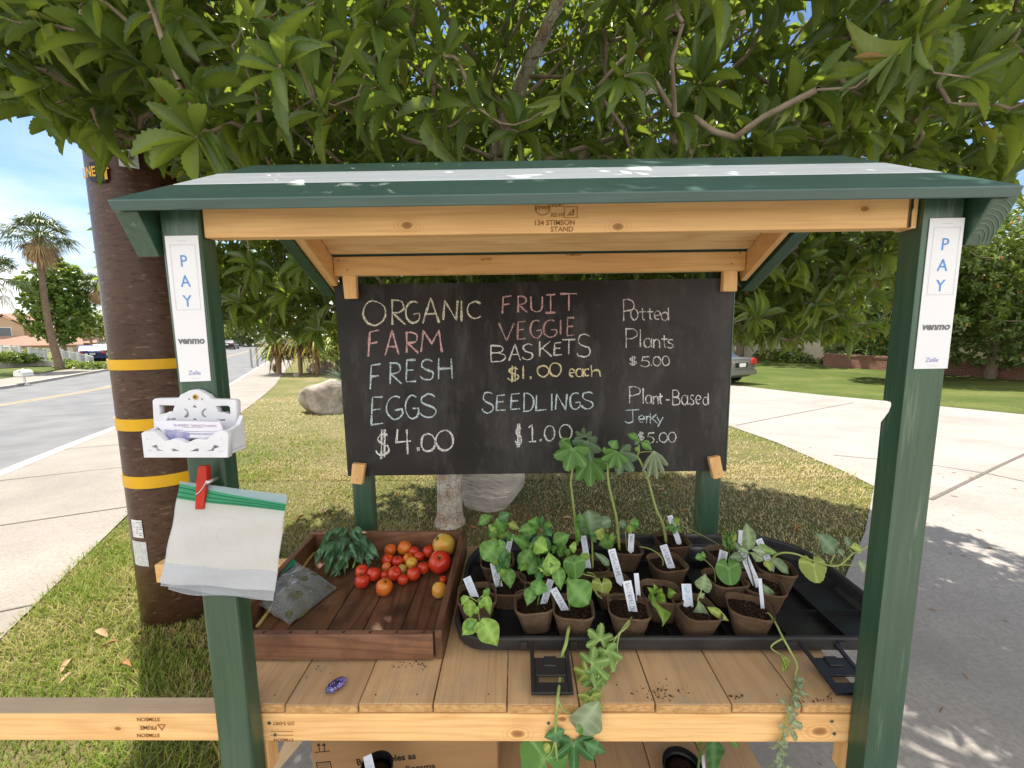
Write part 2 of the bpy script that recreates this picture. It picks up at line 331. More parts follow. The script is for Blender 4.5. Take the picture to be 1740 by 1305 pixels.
def sheet(name, poly, dz, mat, cell=.5):
    bm = bmesh.new(); f = bm.faces.new([bm.verts.new((x, y, 0)) for x, y in poly]); ylo = min(p[1] for p in poly); yhi = max(p[1] for p in poly)
    for y in np.arange(math.ceil(ylo), yhi, cell):
        if y < 3: continue
        bmesh.ops.bisect_plane(bm, geom=bm.verts[:] + bm.edges[:] + bm.faces[:], plane_co=(0, y, 0), plane_no=(0, 1, 0))
    for v in bm.verts: v.co.z = float(gz(v.co.x, v.co.y)) + dz
    bmesh.ops.recalc_face_normals(bm, faces=bm.faces)
    me = bpy.data.meshes.new(name); bm.to_mesh(me); bm.free(); me.materials.append(mat); o = link(name, me); tag(o, kind='structure'); return o
sheet('driveway', CONC, .010, MAT['conc'])
m = MB()
def crack(pts, w, dz=.0145):
    P = [G(*p) for p in pts]; P = [P[0] + (P[-1] - P[0]) * t for t in np.linspace(0, 1, 16)] if len(P) == 2 else P; L = []
    for i, p in enumerate(P):
        d = (P[min(i + 1, len(P) - 1)] - P[max(i - 1, 0)])[:2]; d = d / np.linalg.norm(d); q = np.array([-d[1], d[0]]) * w / 2
        for sgn in (1, -1): x, y = p[:2] + sgn * q; L.append((x, y, float(gz(x, y)) + dz))
    m.add(L, [(2 * i, 2 * i + 1, 2 * i + 3, 2 * i + 2) for i in range(len(P) - 1)])
crack([(1581, 851), (1790, 751)], .03); crack([(1416, 775), (1550, 787), (1681, 807), (1740, 820)], .014); crack([(1250, 724), (1450, 685)], .02)
tag(m.build('driveway_joints', MAT['joint'], fix=False), kind='structure')
# far lawns
FARL = [tuple(G(*q)[:2]) for q in ((1262, 655), (1400, 672), (1740, 704))] + [(12.6, 5.6), (40, 0), (60, 30), (12, 40), (9.3, 19)]
sheet('lawn', FARL, .006, MAT['lawn_far'])
strip('lawn', 13.905, 22, .13, MAT['lawn_far'], 8, 60)
NEARL = [st(-2, 1.5)[:2], st(6.6, 1.5)[:2], st(9.5, 1.2)[:2], st(12.2, -1.0)[:2], (-1.2, 14), (3.2, 12), (3.7, 8.3)] + CONC[1:13][::-1]
# ---- grass blades
def vnoise(x, y, s, seed):
    r = np.random.default_rng(seed).random((64, 64)); u = x * s; v = y * s; i = np.floor(u).astype(int); j = np.floor(v).astype(int); f = u - i; g = v - j
    f = f * f * (3 - 2 * f); g = g * g * (3 - 2 * g); q = lambda a, b: r[a % 64, b % 64]
    return (q(i, j) * (1 - f) + q(i + 1, j) * f) * (1 - g) + (q(i, j + 1) * (1 - f) + q(i + 1, j + 1) * f) * g
def blades(n, x0, x1, y0, y1, hmin, hmax, wid, dryfn, power=1.0):
    x = rng.uniform(x0, x1, n); y = y0 + (y1 - y0) * rng.random(n) ** power
    t = SN[0] * x + SN[1] * y
    jit = rng.normal(0, .02, n)
    ok = (t + jit < 1.55) & ~inpoly(CONC, x + jit, y + jit) & (y > .3)
    ok &= rng.random(n) < .35 + .9 * vnoise(x, y, 2.2, 5)
    x, y = x[ok], y[ok]; n = len(x); z = gz(x, y)
    dry = np.clip(dryfn(x, y) + rng.normal(0, .22, n), 0, 1)
    h = rng.uniform(hmin, hmax, n) * (1 - .45 * dry) * (.6 + .7 * vnoise(x, y, 3.1, 9)); a = rng.uniform(0, 2 * pi, n); ln = h * (rng.uniform(.2, 1.1, n) + .7 * dry)
    w = wid * rng.uniform(.6, 1.3, n) * (1 + .15 * y)
    dx, dy = np.cos(a), np.sin(a); px, py = -dy, dx; V = np.zeros((n, 5, 3))
    for k, (f, g, ww) in enumerate(((0, 0, 1), (0, 0, -1), (.62, .35, .8), (.62, .35, -.8), (1, 1, 0))):
        V[:, k, 0] = x + dx * ln * g + px * w * ww * .5; V[:, k, 1] = y + dy * ln * g + py * w * ww * .5; V[:, k, 2] = z + h * f
    b = np.arange(n)[:, None] * 5
    T = np.concatenate([b + np.array([[0, 1, 3]]), b + np.array([[0, 3, 2]]), b + np.array([[2, 3, 4]])])
    return V.reshape(-1, 3), T, np.repeat(dry, 5), np.tile([0, 0, .6, .6, 1.], n)
def dryfn(x, y):
    d = .16 + .55 * vnoise(x + 9, y + 3, .9, 3) + .35 * (vnoise(x, y, 4, 8) - .5)
    d += .22 * np.exp(-((x + .2) ** 2 / 3 + (y - 3) ** 2 / 3)) + .30 * np.clip((x - .8) / 1.5, 0, 1)
    d -= .42 * np.exp(-((x + 1.9) ** 2 / .8 + (y - 1.3) ** 2 / .5)) - .45 * np.clip((y - 5.2) / 2.0, 0, 1) * (x < -1)
    d += .34 * np.exp(-((x - .1) ** 2 / 4 + (y - 3.2) ** 2 / 2.2))
    return np.clip(d, 0, 1)
B = [blades(70000, -3.2, -.8, .6, 3.2, .02, .062, .0032, dryfn), blades(90000, -4.2, 3.8, 1.7, 4.6, .012, .045, .004, dryfn), blades(80000, -7.5, 4.2, 4.2, 13, .02, .05, .006, dryfn, 1.6)]
V = np.concatenate([b[0] for b in B]); off = np.cumsum([0] + [len(b[0]) for b in B[:-1]]); T = np.concatenate([b[1] + o for b, o in zip(B, off)])
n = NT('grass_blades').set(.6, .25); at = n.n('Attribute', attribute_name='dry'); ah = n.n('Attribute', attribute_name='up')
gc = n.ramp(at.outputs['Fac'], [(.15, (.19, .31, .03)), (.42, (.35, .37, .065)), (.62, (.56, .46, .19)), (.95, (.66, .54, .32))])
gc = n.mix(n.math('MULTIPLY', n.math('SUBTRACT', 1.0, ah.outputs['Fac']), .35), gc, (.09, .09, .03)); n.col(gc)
tr = n.n('BsdfTranslucent'); n.l(gc, tr.inputs['Color']); ms = n.n('MixShader'); ms.inputs[0].default_value = .3
n.l(n.b.outputs[0], ms.inputs[1]); n.l(tr.outputs[0], ms.inputs[2]); n.l(ms.outputs[0], n.out.inputs[0]); MAT['grass'] = n.m
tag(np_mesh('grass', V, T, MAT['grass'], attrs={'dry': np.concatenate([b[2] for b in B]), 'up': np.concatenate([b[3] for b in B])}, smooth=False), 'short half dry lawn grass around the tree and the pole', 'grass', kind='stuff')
# ---- leaf machinery shared by every tree
def leaf_mat(name, cols, trans=.35, rough=.42, spec=.45):
    n = NT(name).set(rough, spec); r = n.n('Attribute', attribute_name='rnd'); bl = n.noise(n.coord(), 70, 3, .6); e = n.n('Attribute', attribute_name='rib')
    c = n.ramp(r.outputs['Fac'], cols); c = n.mix(n.math('MULTIPLY', e.outputs['Fac'], .45), c, (.30, .38, .12)); c = n.mix(n.ramp(bl, [(.63, (0, 0, 0)), (.72, (.6, .6, .6))]), c, (.16, .11, .03)); n.col(c)
    nf = n.noise(n.coord(), 160, 3); n.bump(nf, .15, .001)
    t = n.n('BsdfTranslucent'); n.l(n.mix(.6, c, (.50, .62, .05)), t.inputs['Color']); m_ = n.n('MixShader'); m_.inputs[0].default_value = trans
    n.l(n.b.outputs[0], m_.inputs[1]); n.l(t.outputs[0], m_.inputs[2]); n.l(m_.outputs[0], n.out.inputs[0]); return n.m
def leaf_template(rows, prof, fold, droop, jag):
    V = []; rib = []
    for i in range(rows + 1):
        t = i / rows; w = prof(t) * (1 + (jag if i % 2 else -jag) * (0 < i < rows)); y = t; z = -droop * t * t
        V += [(-w, y + (.02 if i % 2 else 0), z + fold * w), (0, y, z), (w, y + (.02 if i % 2 else 0), z + fold * w)]; rib += [0, 1, 0]
    Fq = [(3 * i + a, 3 * i + a + 1, 3 * i + a + 4, 3 * i + a + 3) for i in range(rows) for a in (0, 1)]
    return np.array(V, float), np.array(Fq), np.array(rib, float)
def scatter(P, D, U, L, Wd, templates, rnd):    # leaves at P along D with up U
    Y = D / np.linalg.norm(D, axis=1, keepdims=True); X = np.cross(Y, U); X /= np.linalg.norm(X, axis=1, keepdims=True) + 1e-9; Z = np.cross(X, Y)
    R = np.stack([X * Wd[:, None], Y * L[:, None], Z * L[:, None]], 2); k = rng.integers(0, len(templates), len(P)); Vs, Fs, Rb, Rn = [], [], [], []; off = 0
    for q, (tv, tf, trb) in enumerate(templates):
        s = k == q; c = int(s.sum())
        if not c: continue
        v = np.einsum('nij,vj->nvi', R[s], tv) + P[s][:, None]; Vs.append(v.reshape(-1, 3)); Fs.append((tf[None] + (np.arange(c) * len(tv))[:, None, None]).reshape(-1, 4) + off)
        off += c * len(tv); Rb.append(np.tile(trb, c)); Rn.append(np.repeat(rnd[s], len(tv)))
    return np.concatenate(Vs), np.concatenate(Fs), np.concatenate(Rb), np.concatenate(Rn)
lance = lambda t: max(0, (sin(pi * min(1, t * .97 + .03) ** 1.45)) ** .8 * .5) if t < .999 else .0
oval = lambda t: sin(pi * t ** .9) ** .8 * .5 if 0 < t < 1 else .0
TL = [leaf_template(22, lance, f_, d, j) for d, j, f_ in ((.03, .045, .25), (.15, .06, .4), (.35, .05, .3), (-.15, .05, .5), (.7, .04, .7))]
TLf = [leaf_template(7, lance, f_, d, j) for d, j, f_ in ((.03, .06, .25), (.25, .06, .4), (.6, .05, .6))]
TLs = [leaf_template(3, lance, .2, .2, 0)]; TO = [leaf_template(3, oval, .25, d, 0) for d in (.05, .3)]
def unit(v): return v / (np.linalg.norm(v, axis=-1, keepdims=True) + 1e-9)
def whorls(tips, dirs, kmin, kmax, L0, L1, ratio, templates, droop=.35, spread=(.35, 1.25), depth=.05):
    P, D, U, L, R = [], [], [], [], []
    for p, d in zip(tips, dirs):
        d = d / np.linalg.norm(d); a = np.cross(d, (0.3, .2, 1.0)); a /= np.linalg.norm(a); b = np.cross(d, a); k = rng.integers(kmin, kmax + 1); ph = rng.random() * 6.28; sz = rng.uniform(.75, 1.1); base = rng.random()
        for i in range(k):
            an = ph + i * 2.4; el = rng.uniform(*spread); v = d * cos(el) + (a * cos(an) + b * sin(an)) * sin(el); v[2] -= droop * rng.uniform(.3, 1.3)
            P.append(p - d * depth * rng.random()); D.append(v); U.append(d * .8 + np.array([0, 0, .6]) + rng.normal(0, .25, 3)); L.append(rng.uniform(L0, L1) * sz); R.append(np.clip(.6 * base + .4 * rng.random() + rng.normal(0, .06), 0, 1))
    L = np.array(L); return scatter(np.array(P), np.array(D), np.array(U), L, L * ratio * rng.uniform(.8, 1.2, len(L)), templates, np.array(R))
def skeleton(roots, tips, bias=.25):             # attach tips to the growing set of nodes, nearest first
    nodes = [np.array(p) for p, _ in roots]; par = [q for _, q in roots]; tipid = []
    root = nodes[0]; order = np.argsort(np.linalg.norm(tips - root, axis=1)); N = np.array(nodes)
    dr = list(np.linalg.norm(N - root, axis=1))
    for t in order:
        p = tips[t]; d = np.linalg.norm(N - p, axis=1); j = int(np.argmin(d + .15 * np.array(dr) * 0)); mid = (N[j] * .5 + p * .5) + rng.normal(0, .06, 3) * min(1, d[j] * 2); mid[2] -= .08 * d[j]
        nodes += [mid, p]; par += [j, len(nodes) - 2]; N = np.vstack([N, mid, p]); dr += [np.linalg.norm(mid - root), np.linalg.norm(p - root)]; tipid.append(len(nodes) - 1)
    cnt = np.zeros(len(nodes)); cnt[tipid] = 1
    for i in range(len(nodes) - 1, 0, -1):
        if par[i] >= 0: cnt[par[i]] += cnt[i]
    return N, par, cnt
def limbs(N, par, cnt, r0, rmax, start=0, n=5):
    m = MB()
    for i in range(start, len(N)):
        if par[i] < 0: continue
        ra = min(rmax, r0 * max(1, cnt[par[i]]) ** .45) if par[i] >= start else min(rmax, r0 * max(1, cnt[i]) ** .45); rb = min(rmax, r0 * max(1, cnt[i]) ** .45)
        a, b = np.array(N[par[i]]), np.array(N[i]); ln = np.linalg.norm(b - a); r1 = max(rb, min(ra, rb * 1.6)); j1, j2 = rng.normal(0, .045 * ln, 3), rng.normal(0, .045 * ln, 3)
        m.tube([a, a + (b - a) * .33 + j1, a + (b - a) * .67 + j2, b], [r1, r1 * .7 + rb * .3, r1 * .3 + rb * .7, rb], n, False) if ln > .12 else m.tube([a, b], [r1, rb], n, False)
    return m
# ================================================================== TREE OVER THE STALL
n = NT('pale_peeling_bark').set(.85, .2); v = n.coord(); vo = n.n('TexVoronoi', Scale=26.0, feature='DISTANCE_TO_EDGE'); n.l(n.coord((1, 1, .7)), vo.inputs['Vector'])
c = n.mix(n.ramp(n.noise(v, 7, 5), [(.4, (0, 0, 0)), (.6, (1, 1, 1))]), (.60, .55, .50), (.40, .29, .22)); c = n.mix(n.ramp(vo.outputs['Distance'], [(.0, (.8, .8, .8)), (.05, (0, 0, 0))]), c, (.09, .06, .045)); n.bump(n.noise(v, 50, 6), .7, .008); MAT['bark'] = n.col(c)
MAT['limb'] = simple('grey_brown_limb', (.36, .285, .215), (.22, .165, .12), 22, .85, .15, bump=.5, bd=.004)
MAT['leaf'] = leaf_mat('long_serrated_leaf', [(.0, (.014, .044, .012)), (.40, (.042, .098, .022)), (.7, (.090, .165, .036)), (.90, (.22, .29, .055)), (.945, (.36, .30, .06)), (.97, (.32, .11, .03)), (1, (.20, .065, .028))], .42, .32, .5)
tree = thing('broadleaf_tree', 'multi-stemmed tree with long serrated green leaves arching over the stall roof', 'tree', (-.5, 3.2, 0))
m = MB()
def P3(px, py, y): return AY(px, py, y)
trunkA = [(-.57, 3.22, -.05), (-.56, 3.21, .25), (-.54, 3.22, .9), (-.42, 3.22, 1.6), tuple(P3(800, 470, 3.2)), tuple(P3(845, 270, 3.05)), tuple(P3(890, 130, 2.9)), tuple(P3(950, 0, 2.75)), tuple(P3(985, -160, 2.7))]
m.tube(sm(trunkA, 5), list(np.interp(np.linspace(0, 1, 41), [0, .06, .3, .55, .7, 1], [.15, .105, .10, .085, .05, .03])), 14)
trunkB = [(-.52, 3.22, 1.12), (-.40, 3.27, 1.35), (-.3, 3.34, 1.5), tuple(P3(884, 470, 3.45)), tuple(P3(1000, 250, 3.4)), tuple(P3(1190, 90, 3.3)), tuple(P3(1330, -60, 3.2))]
m.tube(sm(trunkB, 5), list(np.interp(np.linspace(0, 1, 31), [0, .1, .5, 1], [.07, .06, .05, .025])), 12)
trunkC = [(-.53, 3.22, 1.12), (-.60, 3.3, 1.35), (-.72, 3.4, 1.6), tuple(P3(706, 470, 3.5)), tuple(P3(600, 200, 3.4)), tuple(P3(420, 60, 3.2))]
m.tube(sm(trunkC, 5), list(np.interp(np.linspace(0, 1, 26), [0, .1, .5, 1], [.06, .05, .04, .02])), 12)
m.build('trunk', MAT['bark'], tree, smooth=True)
LIMBS = [([(850, 265), (846, 157), (784, 69), (742, 0), (735, -60)], 2.75, .020), ([(838, 210), (715, 124), (622, 20), (600, -40)], 2.5, .013), ([(835, 268), (700, 207), (570, 126), (470, 90)], 2.3, .011), ([(872, 180), (942, 117), (994, 48), (1030, -30)], 2.6, .013), ([(900, 130), (984, 124), (1053, 52), (1080, -20)], 2.4, .010), ([(925, 272), (1060, 227), (1135, 179), (1226, 86), (1360, 0)], 2.2, .014), ([(1380, 215), (1554, 183), (1650, 162), (1760, 128)], 1.9, .010), ([(110, -15), (207, 59), (272, 69), (320, 93), (400, 160)], 1.5, .009), ([(440, 175), (517, 238), (560, 285)], 1.7, .007), ([(790, 268), (760, 150), (765, 60), (752, -20)], 2.5, .007), ([(1215, 268), (1300, 170), (1330, 95), (1420, -20)], 2.1, .009), ([(905, 100), (965, 75), (990, 30)], 2.6, .008), ([(1060, 227), (1170, 215), (1260, 140)], 2.2, .007)]
LP_ = []
for pp, y_, r_ in LIMBS: LP_ += [(q[0], q[1], y_) for q in sm([np.array(p) for p in pp], 10)]
LP_ = np.array(LP_)
NT_ = 6900; tips = []
def zlow(x, y):
    b = 2.12 if y < 1.9 else 2.12 - .62 * min(1, (y - 1.9) / .7)
    if y < 1.05: b += 1.1 * (1.05 - y)
    if x < -1.35: b = max(b, b + (-1.35 - x) * (1.45 if y < 2.6 else .25))
    return b
cx, cy = -.12, 2.95
while len(tips) < NT_:
    x = rng.uniform(-2.9, 2.8); y = rng.uniform(.92, 5.6); r2 = ((x - cx) / 2.55) ** 2 + ((y - cy) / 2.4) ** 2
    r2 += .35 * (vnoise(np.array([x]), np.array([y]), 1.3, 21)[0] - .5)
    if r2 > 1: continue
    zl = zlow(x, y); zt = 2.5 + 2.3 * sqrt(max(0, 1 - r2))
    if x > .9: zt = min(zt, zl + 1.5 - .35 * min(1, x - .9))
    if zt < zl + .1: continue
    z = zl + (zt - zl) * rng.random() ** 1.35
    g = vnoise(np.array([x + z * .7]), np.array([y - z * .9]), 2.3, 31)[0]
    if g < .30 and rng.random() < .8: continue
    if y < 1.75 and z < 2.02: continue
    q = M3.T @ (np.array([x, y, z]) - C0); qx, qy = 870 - FOC * q[0] / q[2], 652.5 + FOC * q[1] / q[2]
    if 118 < qx < 206 and 235 < qy < 335: continue
    tx = np.interp(qy, [-100, 0, 130, 270], [985, 950, 890, 845])
    if abs(qx - tx) < 30 and y < 3.0 and rng.random() < .9: continue
    if np.min(np.hypot(LP_[:, 0] - qx, LP_[:, 1] - qy) + 1e3 * (LP_[:, 2] < y)) < 17 and rng.random() < .85: continue
    tips.append((x, y, z))
while len(tips) < NT_ + 1900:                          # thicker towards the back of the crown
    x = rng.uniform(-2.7, 2.9); y = rng.uniform(3.1, 5.5); r2 = ((x - cx) / 2.7) ** 2 + ((y - cy) / 2.5) ** 2
    if r2 < 1: tips.append((x, y, 2.6 + rng.random() * (.4 + 2.2 * sqrt(1 - r2))))
tips = np.array(tips); roots = []
for tk in (trunkA, trunkB, trunkC):
    pts = sm(tk, 4); b = len(roots)
    for i, p in enumerate(pts):
        if p[2] > 1.35: roots.append((p, len(roots) - 1 if roots and len(roots) > b else -1))
nr = len(roots); N, par, cnt = skeleton(roots, tips)
limbs(N, par, cnt, .0022, .0085, nr).build('branches', MAT['limb'], tree, smooth=True, fix=False)
for pp, y_, r_ in LIMBS:
    m = MB(); L = sm([AY(p[0], p[1], y_ + .10 * sin(i * 1.7)) for i, p in enumerate(pp)], 7); m.tube(L, list(np.linspace(r_, r_ * .5, len(L)) * (1 + .12 * rng.normal(0, 1, len(L)).clip(-1, 1))), 8); m.build('limb', MAT['limb'], tree, smooth=True)
dirs = []
for p in tips: d = np.array([p[0] - cx, p[1] - cy, (p[2] - 2.3) * .8]); d = unit(d) * .8 + np.array([0, 0, .15]) + rng.normal(0, .45, 3); dirs.append(d)
dirs = np.array(dirs); nearm = np.hypot(tips[:, 0], tips[:, 1]) < 2.3
for sel, tp_ in ((nearm, TL), (~nearm, TLf)):
    lv = whorls(tips[sel], dirs[sel], 7, 11, .06, .15, .24, tp_, droop=.28, spread=(.3, 1.45), depth=.09)
    np_mesh('crown', lv[0], lv[1], MAT['leaf'], tree, {'rnd': lv[3], 'rib': lv[2]})
# clumps the photo shows close to the lens
near = [AY(475, 115, .95), AY(335, 235, 1.08), AY(540, 75, 1.15), AY(752, 95, 1.2), AY(1060, 130, 1.2), AY(880, 225, 1.5), AY(1190, 140, 1.25), AY(1450, 235, 1.35), AY(300, 70, 1.15), AY(180, 60, 1.25), AY(100, 40, 1.3), AY(640, 40, 1.1), AY(1290, 240, 1.4), AY(1640, 120, 1.3), AY(215, 200, 1.4), AY(1560, 60, 1.2), AY(430, 455, 1.9), AY(490, 505, 2.1), AY(540, 560, 2.25), AY(405, 515, 2.2), AY(455, 560, 2.5), AY(520, 450, 1.8), AY(1285, 540, 2.1), AY(1330, 480, 2.2), AY(1385, 520, 2.3), AY(1290, 450, 2.0), AY(1440, 470, 2.2), AY(1360, 440, 2.0), AY(1500, 430, 2.1)]
nd = [np.array([rng.normal(0, .4), -.9, rng.normal(.1, .3)]) for _ in near]
lv = whorls(near, nd, 9, 12, .085, .15, .26, TL, droop=.15, spread=(.5, 1.45), depth=.03)
np_mesh('near_foliage', lv[0], lv[1], MAT['leaf'], tree, {'rnd': np.clip(.35 + .5 * lv[3], .3, .88), 'rib': lv[2]})
m = MB()
for p in near:
    d = np.linalg.norm(N - p, axis=1) + 9 * (np.array(N)[:, 1] < p[1]); j = int(np.argmin(d)); a = N[j]; mid = (a + p) / 2 + np.array([0, 0, .05]); m.tube(sm([a, mid, p], 4), list(np.linspace(.007, .004, 9)), 6)
tag(m.build('twigs', MAT['limb'], tree, smooth=True), kind='stuff')
m = MB()
for c_ in (AY(262, 212, 1.12), AY(272, 262, 1.16), AY(590, 205, 1.3)):
    for _ in range(7):
        q = c_ + rng.normal(0, .013, 3); m.lathe([(.0005, -.005), (.0035, -.0035), (.005, 0), (.0035, .0035), (.0005, .005)], q, 8)
m.build('berries', simple('dark_berry', (.012, .010, .014), rough=.35), tree, smooth=True).__setitem__('kind', 'stuff')
# ================================================================== OTHER PLANTING
def tree_thing(name, label, pos, H, cz, rx, rz, ntips, L, cols, trunk_r, trunk_pts=None, kind=TO, ratio=.45, k=(6, 9), group=None, droop=.2, pods=None, gap=.3, barkm='limb'):
    t = thing(name, label, 'tree', pos, 0, group); x0, y0, z0 = pos; T = []
    sd = int(abs(x0 * 7 + y0 * 13)) % 97 + 40
    while len(T) < ntips:
        q = rng.normal(0, 1, 3); q /= np.linalg.norm(q); r = rng.random() ** .45; p = np.array([x0 + q[0] * rx * r, y0 + q[1] * rx * r, z0 + cz + q[2] * rz * r])
        if vnoise(np.array([p[0] + p[2] * .8]), np.array([p[1] + p[2]]), 2.2 / max(rx, .6), sd)[0] < gap: continue
        T.append(p)
    T = np.array(T); tp = trunk_pts or [(x0, y0, z0 - .1), (x0 + .05, y0, z0 + cz * .5), (x0, y0 + .05, z0 + cz * .9), (x0 + .02, y0, z0 + cz + rz * .5)]
    pts = sm(tp, 4); m = MB(); m.tube(pts, list(np.linspace(trunk_r, trunk_r * .35, len(pts))), 10); m.build('trunk', MAT[barkm], t, smooth=True)
    rts = []
    for p in pts:
        if p[2] > z0 + cz * .45: rts.append((p, len(rts) - 1))
    sub = T[:: max(1, len(T) // 220)]; Nn, pr, ct = skeleton(rts, sub); limbs(Nn, pr, ct, trunk_r * .06, trunk_r * .4, len(rts)).build('branches', MAT[barkm], t, fix=False)
    D = unit(T - np.array([x0, y0, z0 + cz - rz * .4])) + rng.normal(0, .4, T.shape); lv = whorls(T, D, k[0], k[1], L * .75, L * 1.2, ratio, kind, droop, depth=L * .4)
    np_mesh('crown', lv[0], lv[1], cols, t, {'rnd': lv[3], 'rib': lv[2]})
    if pods is not None:
        m = MB()
        for p in T[rng.choice(len(T), pods, False)]:
            q = p + unit(p - np.array([x0, y0, z0 + cz])) * .12; m.lathe([(.004, -.06), (.035, -.03), (.04, .02), (.02, .06), (.004, .075)], q, 7)
        m.build('seed_pods', simple('orange_brown_pod', (.38, .17, .05), (.22, .10, .03), 30), t, smooth=True).__setitem__('kind', 'stuff')
    return t
LEAF = lambda nm, a, b, c: leaf_mat(nm, [(.0, a), (.5, b), (1, c)], .28, .35, .5)
LM = {'mag': LEAF('glossy_magnolia_leaf', (.022, .055, .016), (.05, .10, .026), (.14, .19, .05)), 'syc': LEAF('bright_sycamore_leaf', (.06, .13, .02), (.11, .20, .035), (.19, .28, .06)),
      'dk': LEAF('dark_hedge_leaf', (.012, .032, .012), (.025, .06, .018), (.05, .10, .025)), 'lt': LEAF('light_shrub_leaf', (.07, .14, .02), (.13, .22, .04), (.22, .28, .08)), 'yg': LEAF('yellow_green_leaf', (.10, .17, .02), (.17, .22, .03), (.26, .28, .05)),
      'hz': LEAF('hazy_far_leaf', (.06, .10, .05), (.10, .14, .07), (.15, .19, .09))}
g = G(1520, 648); tree_thing('magnolia_tree', 'glossy dark magnolia tree with orange seed pods on the lawn across the driveway', tuple(g), 6, 4.0, 3.1, 2.9, 2400, .24, LM['mag'], .17, pods=220, gap=.22, k=(7, 10), ratio=.42, trunk_pts=[(g[0], g[1], g[2] - .1), (g[0] + .02, g[1], g[2] + .7), (g[0] + .2, g[1], g[2] + 1.8), (g[0] + .1, g[1], g[2] + 4)])
g2 = G(1690, 650); tree_thing('magnolia_tree', 'glossy magnolia tree crowding the right edge behind the brick planter', (g2[0] + 1.5, g2[1] + 1.5, g2[2]), 6, 3.7, 4.4, 3.3, 2800, .24, LM['mag'], .2, pods=200, gap=.2, k=(7, 10), ratio=.42)
tree_thing('shade_tree', 'tall dark shade tree behind the cream wall', (16, 30, -.55), 9, 6.4, 6.0, 4.4, 2400, .36, LM['dk'], .3, ratio=.5)
tree_thing('shade_tree', 'bushy dark tree filling the gap behind the parked car', (7.5, 29, -.55), 8, 5.2, 5.0, 4.2, 2000, .36, LM['dk'], .3, ratio=.5)
tree_thing('shade_tree', 'dense dark tree seen over the chalkboard behind the trunks', (-1.5, 22, -.55), 8, 4.4, 4.4, 3.2, 1000, .32, LM['dk'], .25, ratio=.5)
# across the street
S1 = G(93, 622); tree_thing('sycamore_tree', 'bright green sycamore standing behind the tall palm', (S1[0] - .8, S1[1] + 1.5, -.45), 8, 4.7, 2.3, 3.3, 1700, .27, LM['syc'], .16, ratio=.75, gap=.33)
MAT['palmbark'] = simple('palm_bark', (.27, .20, .145), (.15, .10, .07), 9, .9, .1, bump=.8, bd=.03, stretch=(1, 1, 3))
FR = {'g': simple('palm_frond_green', (.10, .15, .045), (.17, .21, .08), 3, .5, .4), 'd': simple('palm_frond_dead', (.34, .22, .11), (.46, .33, .18), 3, .8, .1)}
def palm(label, base, top, crown_r, trunk_r, nfr=34, ndead=26, lean=(0, 0), fan=True):
    t = thing('fan_palm' if fan else 'feather_palm', label, 'palm', base); b = Vector(base); tp = Vector(top); m = MB()
    pts = sm([b - Vector((0, 0, .1)), b.lerp(tp, .35) + Vector((lean[0], lean[1], 0)), b.lerp(tp, .7) + Vector((lean[0] * .8, lean[1], 0)), tp], 6)
    m.tube(pts, list(np.interp(np.linspace(0, 1, len(pts)), [0, .06, .3, 1], [trunk_r * 1.6, trunk_r * 1.2, trunk_r, trunk_r * .75])), 12); m.build('trunk', MAT['palmbark'], t, smooth=True)
    def fronds(num, e0, e1, mat, nm, drop, sc=1):
        m = MB()
        for i in range(num):
            az = i * 2.4 + rng.random(); el = e0 + (e1 - e0) * rng.random(); L = crown_r * rng.uniform(.8, 1.05) * sc; d = Vector((cos(az) * cos(el), sin(az) * cos(el), sin(el)))
            side = d.cross(Vector((0, 0, 1))).normalized(); up = side.cross(d); hub = tp + d * L * .5 - Vector((0, 0, drop * L * .12)); m.tube([tp, hub], [crown_r * .014, crown_r * .008], 4, False)
            for k in range(15):
                a = (k - 7) / 7 * 1.35; v = d * cos(a) + side * sin(a); l = L * .52 * (1 - .25 * abs(a)); w = L * .015
                l *= rng.uniform(.75, 1.25); q1 = hub + v * l * .55 - Vector((0, 0, drop * l * .16)); q2 = hub + v * l - Vector((rng.normal(0, .04), 0, drop * l * rng.uniform(.5, .95))) ; sd = v.cross(up).normalized() * w
                m.add([hub, q1 - sd + up * w * .5, q1 + sd + up * w * .5, q2], [(0, 1, 2), (1, 3, 2)])
        m.build(nm, mat, t, fix=False)
    fronds(nfr, -.25, 1.45, FR['g'], 'green_fronds', .8); fronds(ndead, -1.35, -.45, FR['d'], 'dead_skirt', 1.0, .72); return t
def at_depth(px, py, base): return tuple(AY(px, py, base[1]))
b1 = G(104, 631); palm('tall fan palm with a brown skirt in front of the sycamore', tuple(b1), at_depth(66, 400, b1), 2.1, .17, 60, 54, lean=(-.3, 0))
b2 = np.array([G(186, 622)[0] - .5, G(186, 622)[1] + 3, -.45]); palm('shorter fan palm half hidden behind the utility pole', tuple(b2), at_depth(163, 487, b2), 1.7, .2, 50, 50)
b3 = np.array([-34.5, 24, -.4]); palm('palm at the left edge with drooping fronds above the house', tuple(b3), at_depth(-14, 470, b3), 2.3, .2, 30, 4)
b4 = np.array(st(30, 20, 0)); 
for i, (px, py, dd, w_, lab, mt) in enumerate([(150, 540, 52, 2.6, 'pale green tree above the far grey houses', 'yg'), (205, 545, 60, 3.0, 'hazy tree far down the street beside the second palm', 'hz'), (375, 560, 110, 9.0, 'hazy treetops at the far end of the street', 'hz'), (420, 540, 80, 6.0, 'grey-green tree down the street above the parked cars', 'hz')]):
    p = AY(px, py + 10, dd); tree_thing('street_tree', lab, (p[0], p[1], -.55), 5, p[2] + .55, w_, w_ * .75, 500, w_ * .11, LM[mt], .12 * w_ / 2, ratio=.7)
